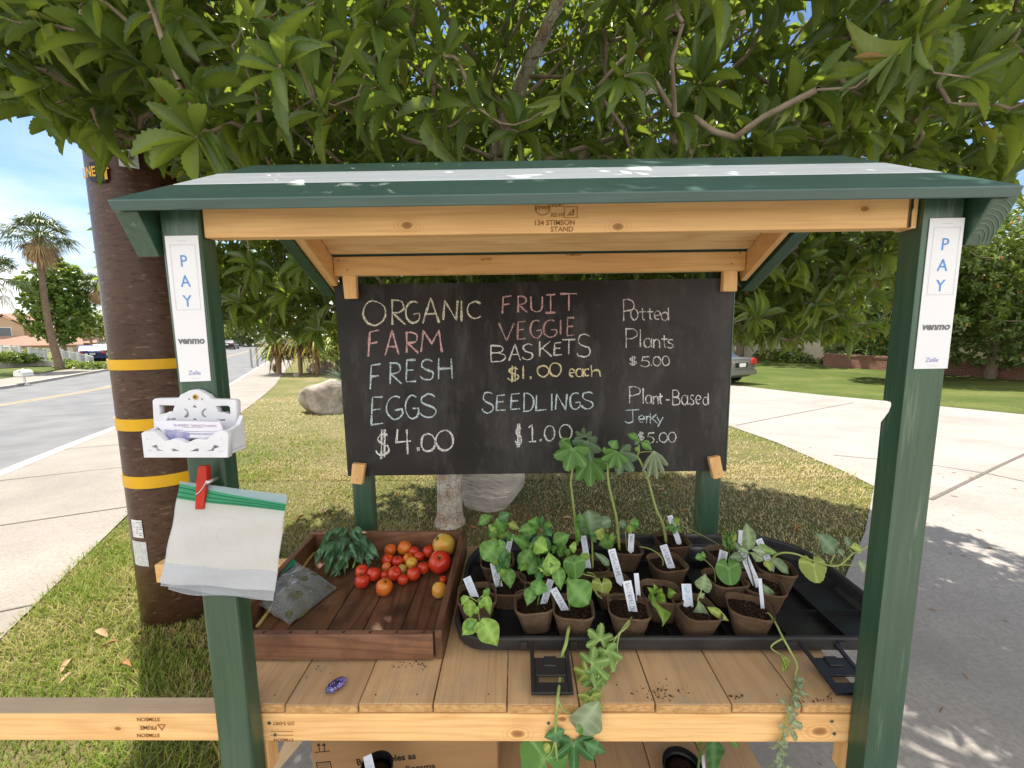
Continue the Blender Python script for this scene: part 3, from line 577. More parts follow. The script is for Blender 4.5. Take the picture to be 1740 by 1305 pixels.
def bush(name, label, pos, rx, rz, n, L, mat, ratio=.5, cat='shrub', group=None, kind=TO, droop=.1):
    t = thing(name, label, cat, tuple(pos), 0, group); q = unit(rng.normal(0, 1, (n, 3))); q[:, 2] = abs(q[:, 2]); r = rng.random((n, 1)) ** .4; P = np.array(pos) + q * r * np.array([rx, rx, rz])
    lv = whorls(P, q + rng.normal(0, .3, q.shape) + np.array([0, 0, .4]), 4, 7, L * .7, L * 1.2, ratio, kind, droop, depth=L * .3); np_mesh('foliage', lv[0], lv[1], mat, t, {'rnd': lv[3], 'rib': lv[2]})
    m = MB(); [m.tube([pos, p], [.012, .004], 4, False) for p in P[:: max(1, n // 14)]]; m.build('stems', MAT['limb'], t, fix=False); return t
# bed along the cream wall and by the planter
def wall_bush(px, py, rx, rz, n, L, mt, lab, nm='shrub', kind=TO, ratio=.5): return bush(nm, lab, G(px, py), rx, rz, n, L, LM[mt], ratio, 'shrub', 'shrubs in the bed along the cream wall', kind)
wall_bush(1291, 611, .5, .9, 60, .16, 'dk', 'dark shrub beside the back of the parked car'); wall_bush(1309, 613, .55, 1.0, 80, .2, 'yg', 'round yellow-green shrub against the cream wall')
wall_bush(1330, 615, .5, .85, 70, .26, 'lt', 'bright broad-leaved shrub in the middle of the wall bed'); wall_bush(1352, 616, .55, 1.05, 80, .24, 'lt', 'lime shrub with tall shoots near the end of the wall bed')
wall_bush(1372, 617, .4, .6, 50, .16, 'dk', 'small dark shrub between the lime shrub and the planter'); wall_bush(1392, 619, .35, .45, 40, .14, 'dk', 'low sparse plant at the foot of the brick planter')
pb = G(1430, 623); bush('shrub', 'mounded dark shrub filling the brick planter', (pb[0] + .8, pb[1] + .6, pb[2] + .75), 1.3, 1.2, 240, .26, LM['dk'], .3, group='shrubs in the brick planter')
pb = G(1480, 626); bush('shrub', 'second dark shrub in the brick planter beside the magnolia trunk', (pb[0] + .8, pb[1] + .6, pb[2] + .75), 1.2, 1.2, 220, .24, LM['dk'], .3, group='shrubs in the brick planter')
# brick planter wall
n = NT('planter_brick').set(.85, .2); br = n.n('TexBrick'); br.inputs['Color1'].default_value = (.30, .115, .07, 1); br.inputs['Color2'].default_value = (.22, .085, .055, 1); br.inputs['Mortar'].default_value = (.26, .22, .19, 1)
br.inputs['Scale'].default_value = 1; br.inputs['Brick Width'].default_value = .23; br.inputs['Row Height'].default_value = .085; br.inputs['Mortar Size'].default_value = .009
n.l(n.coord(), br.inputs['Vector']); n.bump(br.outputs['Fac'], -.6, .006); MAT['brick'] = n.col(br.outputs['Color'])
MAT['cream'] = simple('cream_stucco', (.60, .52, .40), (.68, .60, .47), 5, .9, .1, bump=.4, bd=.006); MAT['trimw'] = simple('white_trim', (.74, .73, .70), rough=.6); MAT['glass'] = simple('window_glass', (.05, .07, .09), rough=.08, spec=.8)
A = G(1401, 622); Bp = G(1512, 630); d = unit(Bp[:2] - A[:2]); Lw = np.linalg.norm(Bp[:2] - A[:2]) * 3.2; ang = math.atan2(d[1], d[0]); hgt = (AY(1402, 601, A[1])[2] - A[2])
def wall_obj(mb, name, mat, parent=None, loc=(0, 0, 0), rz=0): o = mb.build(name, mat, None, bev=.01); o.location = loc; o.rotation_euler = (0, 0, rz); return o
def frame(t, o):                                       # part expressed in its thing's own axes
    o.parent = t; return o
def lbox(m, lo, hi): return m.box(lo, hi)
pl = thing('brick_planter', 'low red brick planter wall running along the far lawn', 'planter', (A[0], A[1], A[2] - .05), ang)
m = MB(); m.mi = 0
def panel(m, x0, x1, z0, z1, y0=-.12, y1=.12): m.box((x0, y0, z0), (x1, y1, z1))
# bricks are mapped on x,z: build the wall lying in x,y then stand it up
def standing(m, name, mat, t):
    o = m.build(name, mat, None); o.parent = t; o.rotation_euler = (pi / 2, 0, 0); return o
m = MB(); m.box((0, 0, -.1), (Lw, hgt - .05, .12)); standing(m, 'wall', MAT['brick'], pl)
m = MB(); m.box((-.02, hgt - .046, -.13), (Lw, hgt + .05, .15)); standing(m, 'cap_course', MAT['brick'], pl)
m = MB(); m.box((0, 0, -2.2), (.2, hgt - .05, -.104)); standing(m, 'return_wall', MAT['brick'], pl)
# cream house behind the planter
MAT['tile'] = simple('clay_roof_tile', (.36, .21, .15), (.45, .29, .22), 14, .85, .1, bump=1.0, bd=.05, stretch=(1, 3, 3))
def house(name, label, loc, rz, parts):
    t = thing(name, label, 'house', loc, rz)
    for nm, mt, fn in parts:
        m = MB(); fn(m); o = m.build(nm, MAT[mt], None); o.parent = t
    return t
def gable(x0, x1, y0, y1, z0, z1, ov=.35, th=.16, along='x'):
    def f(m):
        if along == 'x':
            ym = (y0 + y1) / 2; sl = (z1 - z0) / (ym - y0)
            m.prism([(y0 - ov, z0 - ov * sl), (ym, z1), (y1 + ov, z0 - ov * sl), (y1 + ov, z0 - ov * sl + th), (ym, z1 + th), (y0 - ov, z0 - ov * sl + th)], 'x', x0 - ov, x1 + ov)
        else:
            xm = (x0 + x1) / 2; sl = (z1 - z0) / (xm - x0)
            m.prism([(x0 - ov, z0 - ov * sl), (xm, z1), (x1 + ov, z0 - ov * sl), (x1 + ov, z0 - ov * sl + th), (xm, z1 + th), (x0 - ov, z0 - ov * sl + th)], 'y', y0 - ov, y1 + ov)
    return f
def gwall(x0, x1, y0, y1, z0, z1, zt=None, along='x'):
    def f(m):
        m.box((x0, y0, z0), (x1, y1, z1))
        if zt:
            if along == 'x': m.prism([(y0, z1 + .001), (y1, z1 + .001), ((y0 + y1) / 2, zt)], 'x', x0, x1)
            else: m.prism([(x0, z1 + .001), (x1, z1 + .001), ((x0 + x1) / 2, zt)], 'y', y0, y1)
    return f
bx = lambda lo, hi: (lambda m: m.box(lo, hi))
H1 = G(1290, 611); H2 = G(1404, 617); dd = unit(H2[:2] - H1[:2]); ha = math.atan2(dd[1], dd[0])
house('house', 'cream stucco house wall behind the shrubs and the brick planter', (H1[0] - dd[0] * 6, H1[1] - dd[1] * 6 + .5, H1[2] - .1), ha,
      [('wall', 'cream', gwall(0, 26, 0, 9, 0, 3.3)), ('roof', 'tile', gable(0, 26, 0, 9, 3.42, 5.6)), ('fascia', 'trimw', bx((-.3, -.36, 3.14), (26.3, -.32, 3.32)))])
# houses across the street (local x along the street, y away from it)
ra = math.atan2(SD[1], SD[0])
MAT['stucco2'] = simple('peach_stucco', (.50, .36, .25), (.56, .41, .30), 5, .9, .1); MAT['garage'] = simple('pale_garage_door', (.66, .60, .52), rough=.6); MAT['grey_wall'] = simple('taupe_siding', (.24, .19, .185), (.28, .22, .21), 6, .9, .1); MAT['stucco3'] = simple('off_white_stucco', (.62, .60, .56), rough=.9)
def hs(px, D): p = AY(px, 590, D); return (p[0], p[1], -1.9)
house('house', 'two-storey peach house with clay tile roofs behind the sycamore', hs(8, 58), radians(48),
      [('wall', 'stucco2', gwall(-9, 5.5, 1.5, 9, 0, 4.9)), ('roof', 'tile', gable(-9, 5.5, 1.5, 9, 5.0, 7.0)), ('gable_wall', 'stucco2', gwall(-1.6, 2.0, 0, 3, 0, 5.2, 6.5, 'y')), ('gable_roof', 'tile', gable(-1.6, 2.0, 0, 3, 5.3, 6.7, .3, .16, 'y')),
       ('window', 'trimw', bx((-.6, -.06, 3.5), (.9, .0, 5.0))), ('window_pane', 'glass', bx((-.5, -.1, 3.6), (.8, -.062, 4.9))),
       ('garage_wall', 'stucco2', gwall(-5, 7.4, -3.5, -.2, 0, 2.3)), ('garage_roof', 'tile', gable(-5, 7.4, -3.5, 1.2, 2.4, 3.6)), ('garage_door', 'garage', bx((2.2, -3.56, .1), (6.6, -3.502, 2.0))), ('garage_door', 'garage', bx((-4.4, -3.56, .1), (.8, -3.502, 2.0)))])
house('house', 'taupe and white two-storey house between the palm and the pole', hs(116, 66), radians(44),
      [('garage_wall', 'grey_wall', gwall(-3, 3, 0, 6, 0, 2.4)), ('garage_roof', 'tile', gable(-3, 3, 0, 6, 2.5, 3.6)), ('wall', 'stucco3', gwall(.6, 3.4, 2.5, 9, 2.41, 5.2, 6.3, 'y')), ('roof', 'tile', gable(.6, 3.4, 2.5, 9, 5.3, 6.45, .3, .16, 'y')),
       ('window', 'grey_wall', bx((1.5, 2.42, 3.9), (2.5, 2.5, 5.1))), ('window_pane', 'glass', bx((1.6, 2.38, 4.0), (2.4, 2.418, 5.0))), ('side_wall', 'grey_wall', gwall(-6, .55, 3.5, 9, 0, 4.8)), ('side_roof', 'tile', gable(-6, .55, 3.5, 9, 4.9, 6.1))])
house('house', 'white single-storey house beyond the parked cars, beside the pole', hs(178, 74), radians(44), [('wall', 'stucco3', gwall(-3.5, 5, 0, 7, 0, 2.9)), ('roof', 'tile', gable(-3.5, 5, 0, 7, 3.0, 4.3)), ('window', 'trimw', bx((-2.4, -.06, 1.0), (-.4, .0, 2.3))), ('window_pane', 'glass', bx((-2.3, -.1, 1.1), (-.5, -.062, 2.2)))])
# white railing above the far lawn
MAT['white'] = simple('white_painted_metal', (.74, .74, .73), rough=.45)
def railing(label, a, b, nb, hh):
    t = thing('metal_railing', label, 'railing', tuple(a), 0, 'white railings across the street'); a = np.array(a); b = np.array(b); m = MB()
    for z in (.12, hh): m.tube([a + (0, 0, z), b + (0, 0, z)], .035, 6)
    m.build('rails', MAT['white'], t)
    for i in range(nb + 1):
        if i % 8 == 0: m = MB(); p = a + (b - a) * i / nb; m.box((p[0] - .06, p[1] - .06, p[2] - .1), (p[0] + .06, p[1] + .06, p[2] + hh + .12)); m.build('post', MAT['white'], t)
    m = MB(); [m.tube([a + (b - a) * i / nb + (0, 0, .12), a + (b - a) * i / nb + (0, 0, hh)], .018, 5, False) for i in range(nb + 1) if i % 8]; tag(m.build('bars', MAT['white'], t), kind='stuff')
def PD(px, py, D): p = AY(px, py, D); return (p[0], p[1], p[2])
railing('white metal railing left of the palm trunk above the far lawn', PD(52, 609, 29), PD(78, 610, 30.5), 16, .68); railing('white metal railing between the palm trunk and the parked cars', PD(108, 611, 31), PD(160, 622, 29), 30, .68)
railing('white metal railing at the left edge behind garden shrubs', PD(-10, 606, 28), PD(36, 607, 28.6), 24, .72)
for px, py, D, rx, rz, mt, lab in [(5, 612, 27, .8, .9, 'yg', 'leafy shrub at the left edge behind the far lawn'), (24, 611, 27.4, .8, .75, 'lt', 'pale shrub behind the left railing'), (42, 612, 28, .9, .7, 'syc', 'round green shrub beside the white railing'), (60, 607, 31.5, .9, .9, 'lt', 'bright shrub behind the railing'), (116, 622, 27, .7, .6, 'dk', 'dark shrub just right of the palm trunk'), (132, 625, 26.5, .7, .55, 'syc', 'green shrub on the bank below the railing'), (150, 627, 26, .8, .65, 'dk', 'dark round shrub on the bank below the cars'), (170, 628, 25.5, .8, .65, 'dk', 'dark shrub on the bank next to the utility pole'), (120, 626, 25.8, .35, .35, 'yg', 'small yellow shrub at the foot of the bank')]:
    p = AY(px, py, D); bush('shrub', lab, (p[0], p[1], p[2] - .15), rx, rz, 110, .2, LM[mt], .5, group='shrubs across the street')
m = MB(); a, b, c = AY(-20, 616, 26), AY(70, 613, 28.5), AY(172, 634, 24.5)
L = sm([a, b, AY(110, 622, 26.5), c], 6)
for i in range(len(L) - 1):
    p, q = L[i], L[i + 1]; m.hexa([(p[0], p[1], p[2] - .5), (q[0], q[1], q[2] - .5), (q[0] - .15, q[1] + .25, q[2] - .5), (p[0] - .15, p[1] + .25, p[2] - .5)], [(p[0], p[1], p[2]), (q[0], q[1], q[2]), (q[0] - .15, q[1] + .25, q[2]), (p[0] - .15, p[1] + .25, p[2])])
tag(m.build('garden_edging', MAT['kerb']), 'low grey edging curb curving behind the far lawn', 'edging')
# mailbox
mbp = G(43, 655); t = thing('mailbox', 'small white post-mounted mailbox at the far kerb', 'mailbox', tuple(mbp))
x, y, z = mbp; s = 1.12 * (AY(43, 626, mbp[1])[2] - mbp[2]) / 1.12
m = MB(); m.lathe([(.14, 0), (.13, .05), (.05, .10), (.045, s * .55), (.055, s * .56)], (x, y, z), 10); m.build('post', MAT['white'], t, smooth=False)
m = MB(); m.prism([(-.2, s * .56), (.2, s * .56), (.2, s * .78), (.14, s * .88), (0, s * .93), (-.14, s * .88), (-.2, s * .78)], 'y', -.22, .22); m.v = [(a + x, b + y, c + z) for a, b, c in m.v]; m.build('box', MAT['white'], t, bev=.01)
m = MB(); m.box((x + .07, y - .224, z + s * .80), (x + .16, y - .2205, z + s * .86)); m.build('flag', MAT['greyink'], t); m = MB(); m.lathe([(.03, s * .92), (.04, s * .96), (.01, s)], (x, y, z), 8); m.build('finial', MAT['white'], t)
# cars
def lathe_x(m, c, r, w, n=20):
    prof = [(r * .55, -w / 2), (r * .93, -w / 2), (r, -w * .35), (r, w * .35), (r * .93, w / 2), (r * .55, w / 2)]; vs = []
    for q, u in prof:
        for j in range(n): a = 2 * pi * j / n; vs.append((c[0] + u, c[1] + q * cos(a), c[2] + q * sin(a)))
    k = len(prof); m.add(vs, [(i * n + j, i * n + (j + 1) % n, (i + 1) * n + (j + 1) % n, (i + 1) * n + j) for i in range(k - 1) for j in range(n)] + [list(range(n)), list(range((k - 1) * n, k * n))])
MAT['tyre'] = simple('tyre_rubber', (.018, .018, .018), rough=.8); MAT['rim'] = simple('alloy_rim', (.45, .45, .46), rough=.3, Metallic=1.0); MAT['taill'] = simple('red_tail_light', (.50, .03, .025), rough=.2, spec=.6); MAT['plate'] = simple('licence_plate', (.78, .80, .84), rough=.5)
def carpaint(nm, c): return simple(nm, c, rough=.28, spec=.5, Metallic=.55)
def car(name, label, pos, heading, paintm, L=4.5, Wd=1.78, Hh=1.42, group=None):   # local: +y forward, rear at y=0
    t = thing(name, label, 'car', pos, heading, group)
    sec = [(0.0, .36, .98, .80), (.06, .26, 1.02, .86), (.35, .22, 1.04, .89), (.95, .20, 1.02, .90), (1.5, .20, .98, .90), (2.6, .20, .95, .90), (3.2, .20, .93, .89), (3.9, .22, .84, .86), (4.3, .26, .72, .80), (4.5, .34, .60, .70)]
    n = 14; vs = []
    for y, zb, zt, hw in sec:
        hw *= Wd / 1.8; ring = []
        for k in range(n):
            a = 2 * pi * k / n; cx_, sx_ = cos(a), sin(a); ex = lambda q, p: math.copysign(abs(q) ** p, q); ring.append((hw * ex(cx_, .38), y * L / 4.5, (zb + zt) / 2 + (zt - zb) / 2 * ex(sx_, .45)))
        vs += ring
    m = MB(); k = len(sec); m.add(vs, [(i * n + j, i * n + (j + 1) % n, (i + 1) * n + (j + 1) % n, (i + 1) * n + j) for i in range(k - 1) for j in range(n)] + [list(range(n)), list(range((k - 1) * n, k * n))])
    o = m.build('body', paintm, None, smooth=True); o.parent = t; d_ = o.modifiers.new('s', 'SUBSURF'); d_.levels = d_.render_levels = 1
    def green(z0, z1, y0, y1, y2, y3, w0, w1): return [(-w0, y0, z0), (w0, y0, z0), (w0, y3, z0), (-w0, y3, z0)], [(-w1, y1, z1), (w1, y1, z1), (w1, y2, z1), (-w1, y2, z1)]
    m = MB(); m.hexa(*green(.93, Hh - .03, .55, 1.25, 2.35, 3.25, .80, .60)); o = m.build('window_glass', MAT['glass'], None, bev=.05); o.parent = t
    m = MB(); m.hexa(*green(Hh - .045, Hh, 1.16, 1.30, 2.30, 2.46, .62, .54)); o = m.build('roof', paintm, None, bev=.02); o.parent = t
    for sx in (-1, 1):
        m = MB(); m.prism([(sx * .50, .78), (sx * .80, .74), (sx * .84, .92), (sx * .74, .99), (sx * .56, .96)], 'y', -.03, .14); o = m.build('tail_light', MAT['taill'], None, bev=.01); o.parent = t
        for yy in (.85, 3.55):
            m = MB(); lathe_x(m, (sx * .76, yy, .31), .31, .2); o = m.build('wheel', MAT['tyre'], None, smooth=False); o.parent = t
            m = MB(); lathe_x(m, (sx * .80, yy, .31), .19, .14, 10); q = m.build('rim', MAT['rim'], None); q.parent = o
    m = MB(); m.box((-.80, -.07, .36), (.80, .06, .56)); o = m.build('bumper', paintm, None, bev=.03); o.parent = t
    m = MB(); m.box((-.29, -.055, .66), (.29, -.02, .84)); o = m.build('plate_recess', MAT['tyre'], None, bev=.01); o.parent = t
    m = MB(); m.box((-.17, -.066, .68), (.17, -.0555, .82)); o = m.build('licence_plate', MAT['plate'], None); o.parent = t
    for i, xx in enumerate((.30, .38, .47)):
        m = MB(); m.box((xx, .0, .90), (xx + .05, .004, .95)); o = m.build('badge', MAT['rim'], None); o.parent = t
    return t
r = G(1284, 652); hd = math.atan2(.41, .91); fx = np.array([-sin(hd), cos(hd)]); rx_ = np.array([cos(hd), sin(hd)])
car('parked_car', 'grey saloon car parked on the driveway, its rear showing past the chalkboard', (r[0] - rx_[0] * .86, r[1] - rx_[1] * .86, float(gz(r[0], r[1])) + .01), hd, carpaint('grey_car_paint', (.26, .25, .25)), group='parked cars')
for px, py, D, hd, c, lab in [(158, 611, 33, .9, (.03, .04, .12), 'dark blue car with red tail lights across the street'), (176, 606, 38, .8, (.62, .63, .65), 'white car parked beside the blue one'), (386, 586, 62, .42, (.04, .04, .05), 'dark car at the far bend of the street'), (398, 585, 78, .4, (.30, .31, .33), 'grey car farther down the street'), (406, 585, 84, .4, (.09, .09, .10), 'black car farthest down the street')]:
    p = AY(px, py, D); car('parked_car', lab, (p[0], p[1], max(-.55, p[2] - .7)), hd, carpaint(lab.split(' car')[0].replace(' ', '_') + '_paint', c), group='parked cars')
# rocks, grass clump, ragged palms beyond the near lawn
MAT['rock'] = simple('pale_boulder', (.43, .37, .30), (.22, .19, .165), 6, .9, .15, bump=.9, bd=.03, detail=9)
MAT['rockg'] = simple('grey_boulder', (.62, .57, .52), (.40, .37, .34), 4, .9, .15, bump=1, bd=.04, stretch=(1, 1, 3), detail=9)
def boulder(label, pos, r, mat, seed, squash=.8, shape=None):
    bm = bmesh.new(); bmesh.ops.create_icosphere(bm, subdivisions=4, radius=1); R = np.random.default_rng(seed); K = unit(R.normal(0, 1, (9, 3))); cut = R.uniform(.62, .9, 9); W_ = R.normal(0, 2.5, (6, 3)); ph = R.uniform(0, 6, 6)
    for v in bm.verts:
        p = np.array(v.co)
        for kk, c_ in zip(K, cut):
            dd_ = p @ kk
            if dd_ > c_: p = p - kk * (dd_ - c_) * .85
        p = p * (1 + .035 * np.sin(W_ @ p * 1.6 + ph).sum() / 2)
        if shape: p = shape(p)
        v.co = (p[0] * r[0], p[1] * r[1], p[2] * r[2])
    me = bpy.data.meshes.new('boulder'); bm.to_mesh(me); bm.free(); me.materials.append(mat); me.polygons.foreach_set('use_smooth', [True] * len(me.polygons)); o = link('boulder', me); o.location = pos; tag(o, label, 'boulder', 'boulders on the lawn'); return o
b = G(545, 702); boulder('large pale boulder on the sunny lawn left of the chalkboard', (b[0], b[1] + .2, b[2] + .22), (.62, .5, .5), MAT['rock'], 3, shape=lambda p: p * np.array([1, 1, 1 + .22 * p[0]]) + .05 * np.sin(7 * p[[1, 2, 0]] + 3 * p[[2, 0, 1]]))
b = G(526, 636); boulder('flat sunlit boulder behind the lawn by the ragged palms', (b[0] + .2, b[1] + 1, b[2] + .15), (.85, .5, .5), MAT['rock'], 5); b = G(503, 640); boulder('small white stone at the edge of the far lawn', (b[0], b[1], b[2] + .05), (.16, .16, .12), MAT['rock'], 8)
b = G(832, 878); boulder('big grey boulder with a leaning edge behind the pale tree trunk', (b[0] - .02, b[1] + .25, .24), (.33, .24, .42), MAT['rockg'], 12, shape=lambda p: p * np.array([1 + .35 * p[2], 1, 1]) + np.array([.22 * p[2], 0, 0]))
def straps(name, label, cat, pos, n, L, w, mat, e0=.2, e1=1.3, droop=1.0, group=None):
    t = thing(name, label, cat, tuple(pos), 0, group); m = MB(); pos = Vector(pos)
    for i in range(n):
        az = i * 2.4 + rng.random(); el = rng.uniform(e0, e1); l = L * rng.uniform(.7, 1.1); d = Vector((cos(az) * cos(el), sin(az) * cos(el), sin(el))); s_ = d.cross(Vector((0, 0, 1))).normalized(); vs = []
        for k in range(5):
            q = k / 4; p = pos + d * l * q - Vector((0, 0, droop * l * .45 * q * q)); ww = w * (1 - q) ** .6 * .5 + w * .03; vs += [p - s_ * ww, p + s_ * ww]
        m.add(vs, [(2 * k, 2 * k + 1, 2 * k + 3, 2 * k + 2) for k in range(4)])
    m.build('blades', mat, t, fix=False); return t
FRY = {'y': simple('yellow_frond', (.44, .36, .03), (.30, .34, .04), 2, .6, .3), 'b': simple('brown_dead_frond', (.20, .115, .05), (.28, .18, .09), 3, .85, .1), 'gg': simple('ornamental_grass', (.20, .22, .06), (.30, .26, .10), 4, .8, .1), 'bl': simple('blue_green_frond', (.045, .10, .055), (.075, .14, .07), 3, .5, .4)}
b = G(468, 634); straps('grass_clump', 'olive ornamental grass clump at the bend of the pavement', 'grass clump', b, 170, .85, .02, FRY['gg'], .8, 1.5, .6)
for i, (px, py, dx, h, lab) in enumerate([(452, 640, 0, 1.9, 'ragged yellow-fronded palm nearest the pavement'), (490, 640, 0, 2.0, 'ragged palm with brown hanging fronds beside the grass clump'), (520, 640, 0, 2.0, 'ragged palm with a brown skirt above the flat boulder'), (556, 640, 0, 1.9, 'ragged yellowing palm next to the chalkboard edge')]):
    b = G(px, py); b = np.array([b[0], b[1] + 1.2, b[2]]); t = thing('ragged_palm', lab, 'palm', tuple(b), 0, 'ragged palms beyond the lawn'); m = MB(); m.tube(sm([b, b + (.05, 0, h * .5), b + (.0, 0, h)], 4), [.11] * 8 + [.09], 8); m.build('trunk', MAT['palmbark'], t)
    for nm, mt, n_, L_, e0, e1, dr in (('green_fronds', LM['yg'] if i % 2 else FR['g'], 90, 1.5, .0, 1.2, 1.0), ('yellow_fronds', FRY['y'], 34, 1.35, -.6, .5, 1.3), ('dead_fronds', FRY['b'], 36, 1.4, -1.3, .1, 1.2)):
        mm = MB()
        for j in range(n_):
            az = j * 2.4 + rng.random(); el = rng.uniform(e0, e1); l = L_ * rng.uniform(.6, 1.1); d = Vector((cos(az) * cos(el), sin(az) * cos(el), sin(el))); s_ = d.cross(Vector((0, 0, 1))).normalized(); o = Vector(b) + Vector((0, 0, h)); vs = []
            for k in range(5): q = k / 4; p = o + d * l * q - Vector((0, 0, dr * l * .5 * q * q)); ww = .045 * sin(pi * (.12 + .86 * q)); vs += [p - s_ * ww, p + s_ * ww]
            mm.add(vs, [(2 * k, 2 * k + 1, 2 * k + 3, 2 * k + 2) for k in range(4)])
        mm.build(nm, mt, t, fix=False)
for px, py, dy, rx, h, mt, lab in ((446, 640, 1.6, .8, 1.5, 'yg', 'tall yellow-green shrub at the bend of the pavement'), (500, 640, 2.4, 1.0, 1.8, 'syc', 'bushy green shrub behind the ragged palms'), (548, 645, 1.8, .9, 1.7, 'yg', 'yellow-green shrub next to the chalkboard edge')):
    b = G(px, py); bush('shrub', lab, (b[0], b[1] + dy, b[2] + .8), rx, h * .75, 190, .2, LM[mt], .35, group='shrubs beyond the lawn', droop=.5)
b = G(584, 668); straps('young_palm', 'spiky blue-green young palm growing behind the large boulder', 'palm', (b[0] - .1, b[1] + .3, b[2] + .45), 70, 1.1, .05, FRY['bl'], -.1, 1.4, .5)
for px, dd, lab in ((428, .0, 'slim grey post at the pavement edge, left one of a pair'), (438, .3, 'slim grey post at the pavement edge, right one of a pair')):
    b = G(px, 624 - dd * 4); t = MB(); t.tube([(b[0], b[1], b[2]), (b[0], b[1], b[2] + 1.25)], .06, 8); tag(t.build('street_post', simple('grey_post', (.34, .33, .32))), lab, 'post', 'street posts')
# ---- utility pole
PX, PY, PR = -1.93, 2.20, .205
n = NT('film_wrapped_pole').set(.38, .35); v = n.coord((1, 1, 1)); mp_ = n.n('Mapping'); mp_.inputs['Rotation'].default_value = (.12, .10, 0); n.l(v, mp_.inputs[0]); mp2 = n.n('Mapping'); mp2.inputs['Scale'].default_value = (11, 11, 44); n.l(mp_.outputs[0], mp2.inputs[0])
w = n.noise(mp2.outputs[0], 1.9, 6, .62, .5); c = n.ramp(n.noise(v, 3.5, 5), [(.3, (.060, .026, .014)), (.6, (.090, .044, .027)), (.8, (.070, .036, .016))]); c = n.mix(n.ramp(w, [(.55, (0, 0, 0)), (.61, (.65, .65, .65))]), c, (.022, .010, .006)); c = n.mix(n.ramp(w, [(.33, (.6, .6, .6)), (.40, (0, 0, 0))]), c, (.24, .17, .135)); n.bump(w, .3, .002); MAT['pole'] = n.col(c)
MAT['yellow'] = simple('yellow_reflective_band', (.82, .46, .006), (.74, .40, .006), 8, .4, .4)
pole = thing('utility_pole', 'thick brown film-wrapped utility pole with yellow bands', 'pole', (PX, PY, 0))
m = MB(); m.lathe([(PR + .004, -.1), (PR, .4), (PR - .006, 1.6), (PR - .015, 3.2), (PR - .03, 7.5)], (PX, PY, 0), 56); m.build('shaft', MAT['pole'], pole, smooth=True)
def on_pole(px, py, r=PR):
    d = ray(px, py); a = d[0] ** 2 + d[1] ** 2; b = -2 * (d[0] * PX + d[1] * PY); c_ = PX ** 2 + PY ** 2 - r * r; dsc = max(b * b - 4 * a * c_, 0); return C0 + d * ((-b - sqrt(dsc)) / (2 * a))
for y0, y1 in ((611, 629), (713, 733), (811, 831)):
    za, zb = on_pole(235, y0)[2], on_pole(235, y1)[2]; m = MB(); m.lathe([(PR - .002, za), (PR + .0012, za - .0005), (PR + .0018, zb + .0005), (PR - .001, zb)], (PX, PY, 0), 120); m.build('yellow_band', MAT['yellow'], pole, smooth=False)
def wrap(u0, du, z0):                                # place map: u runs round the pole
    def f(u, v, w): a = u0 + u / PR; return (PX + (PR + .003 + w) * cos(a), PY + (PR + .003 + w) * sin(a), z0 + v)
    return f
def pole_plate(px0, py0, px1, py1, mat, name, parent, th=.002):
    a, b = on_pole(px0, py0), on_pole(px1, py1); a0 = math.atan2(a[1] - PY, a[0] - PX); a1 = math.atan2(b[1] - PY, b[0] - PX); m = MB()
    m.grid(lambda u, v: (PX + (PR + th) * cos(a0 + (a1 - a0) * u), PY + (PR + th) * sin(a0 + (a1 - a0) * u), a[2] + (b[2] - a[2]) * v), 8, 1); return m.build(name, mat, parent, fix=False, solid=.0012)
pole_plate(152, 276, 181, 309, simple('dark_blue_plate', (.014, .018, .035)), 'sign_plate', pole, .0015)
a = on_pole(164, 292); ang0 = math.atan2(a[1] - PY, a[0] - PX)
text('sign_lettering', 'LINE', .062, MAT['yellow'], pole, wrap(ang0 - .23, 0, a[2]), .0006, sx=.72, off=.0012)
flat_shape('sign_arrow', [[(-.006, -.034), (.006, -.034), (.006, .012), (.017, .012), (0, .037), (-.017, .012), (-.006, .012)]], .0012, MAT['yellow'], pole, wrap(ang0 + .21, 0, a[2]))
pole_plate(200, 252, 237, 288, simple('pale_metal_plate', (.55, .60, .64), rough=.4), 'bolt_plate', pole, .006)
a = on_pole(218, 267); ang = math.atan2(a[1] - PY, a[0] - PX); dv = Vector((cos(ang), sin(ang), 0)); pv = Vector((PX, PY, a[2])); m = MB(); m.tube([pv + dv * (PR + .006), pv + dv * (PR + .03)], .012, 6); m.tube([pv + dv * (PR + .007), pv + dv * (PR + .011)], .02, 14); m.build('bolt', MAT['screw'], pole)
pole_plate(224, 882, 245, 914, MAT['paper'], 'paper_label', pole, .0025); pole_plate(226, 917, 254, 962, simple('worn_silver_label', (.50, .52, .54), (.66, .68, .70), 60, .4), 'silver_label', pole, .0025)
m = MB()
for k in range(7):
    for q in range(3):
        if (k * 3 + q) % 5 == 4: continue
        a, b = on_pole(227 + q * 5.6, 887 + k * 3.6), on_pole(231.5 + q * 5.6, 888.4 + k * 3.6); ctr = np.array([PX, PY, 0]); f = lambda p: (PX + (p[0] - PX) * (1 + .0045 / PR), PY + (p[1] - PY) * (1 + .0045 / PR)); A1, B1 = f(a), f(b)
        m.add([(*A1, a[2]), (*B1, a[2]), (*B1, b[2]), (*A1, b[2])], [(0, 1, 2, 3)])
m.build('label_print', MAT['greyink'], pole, fix=False)
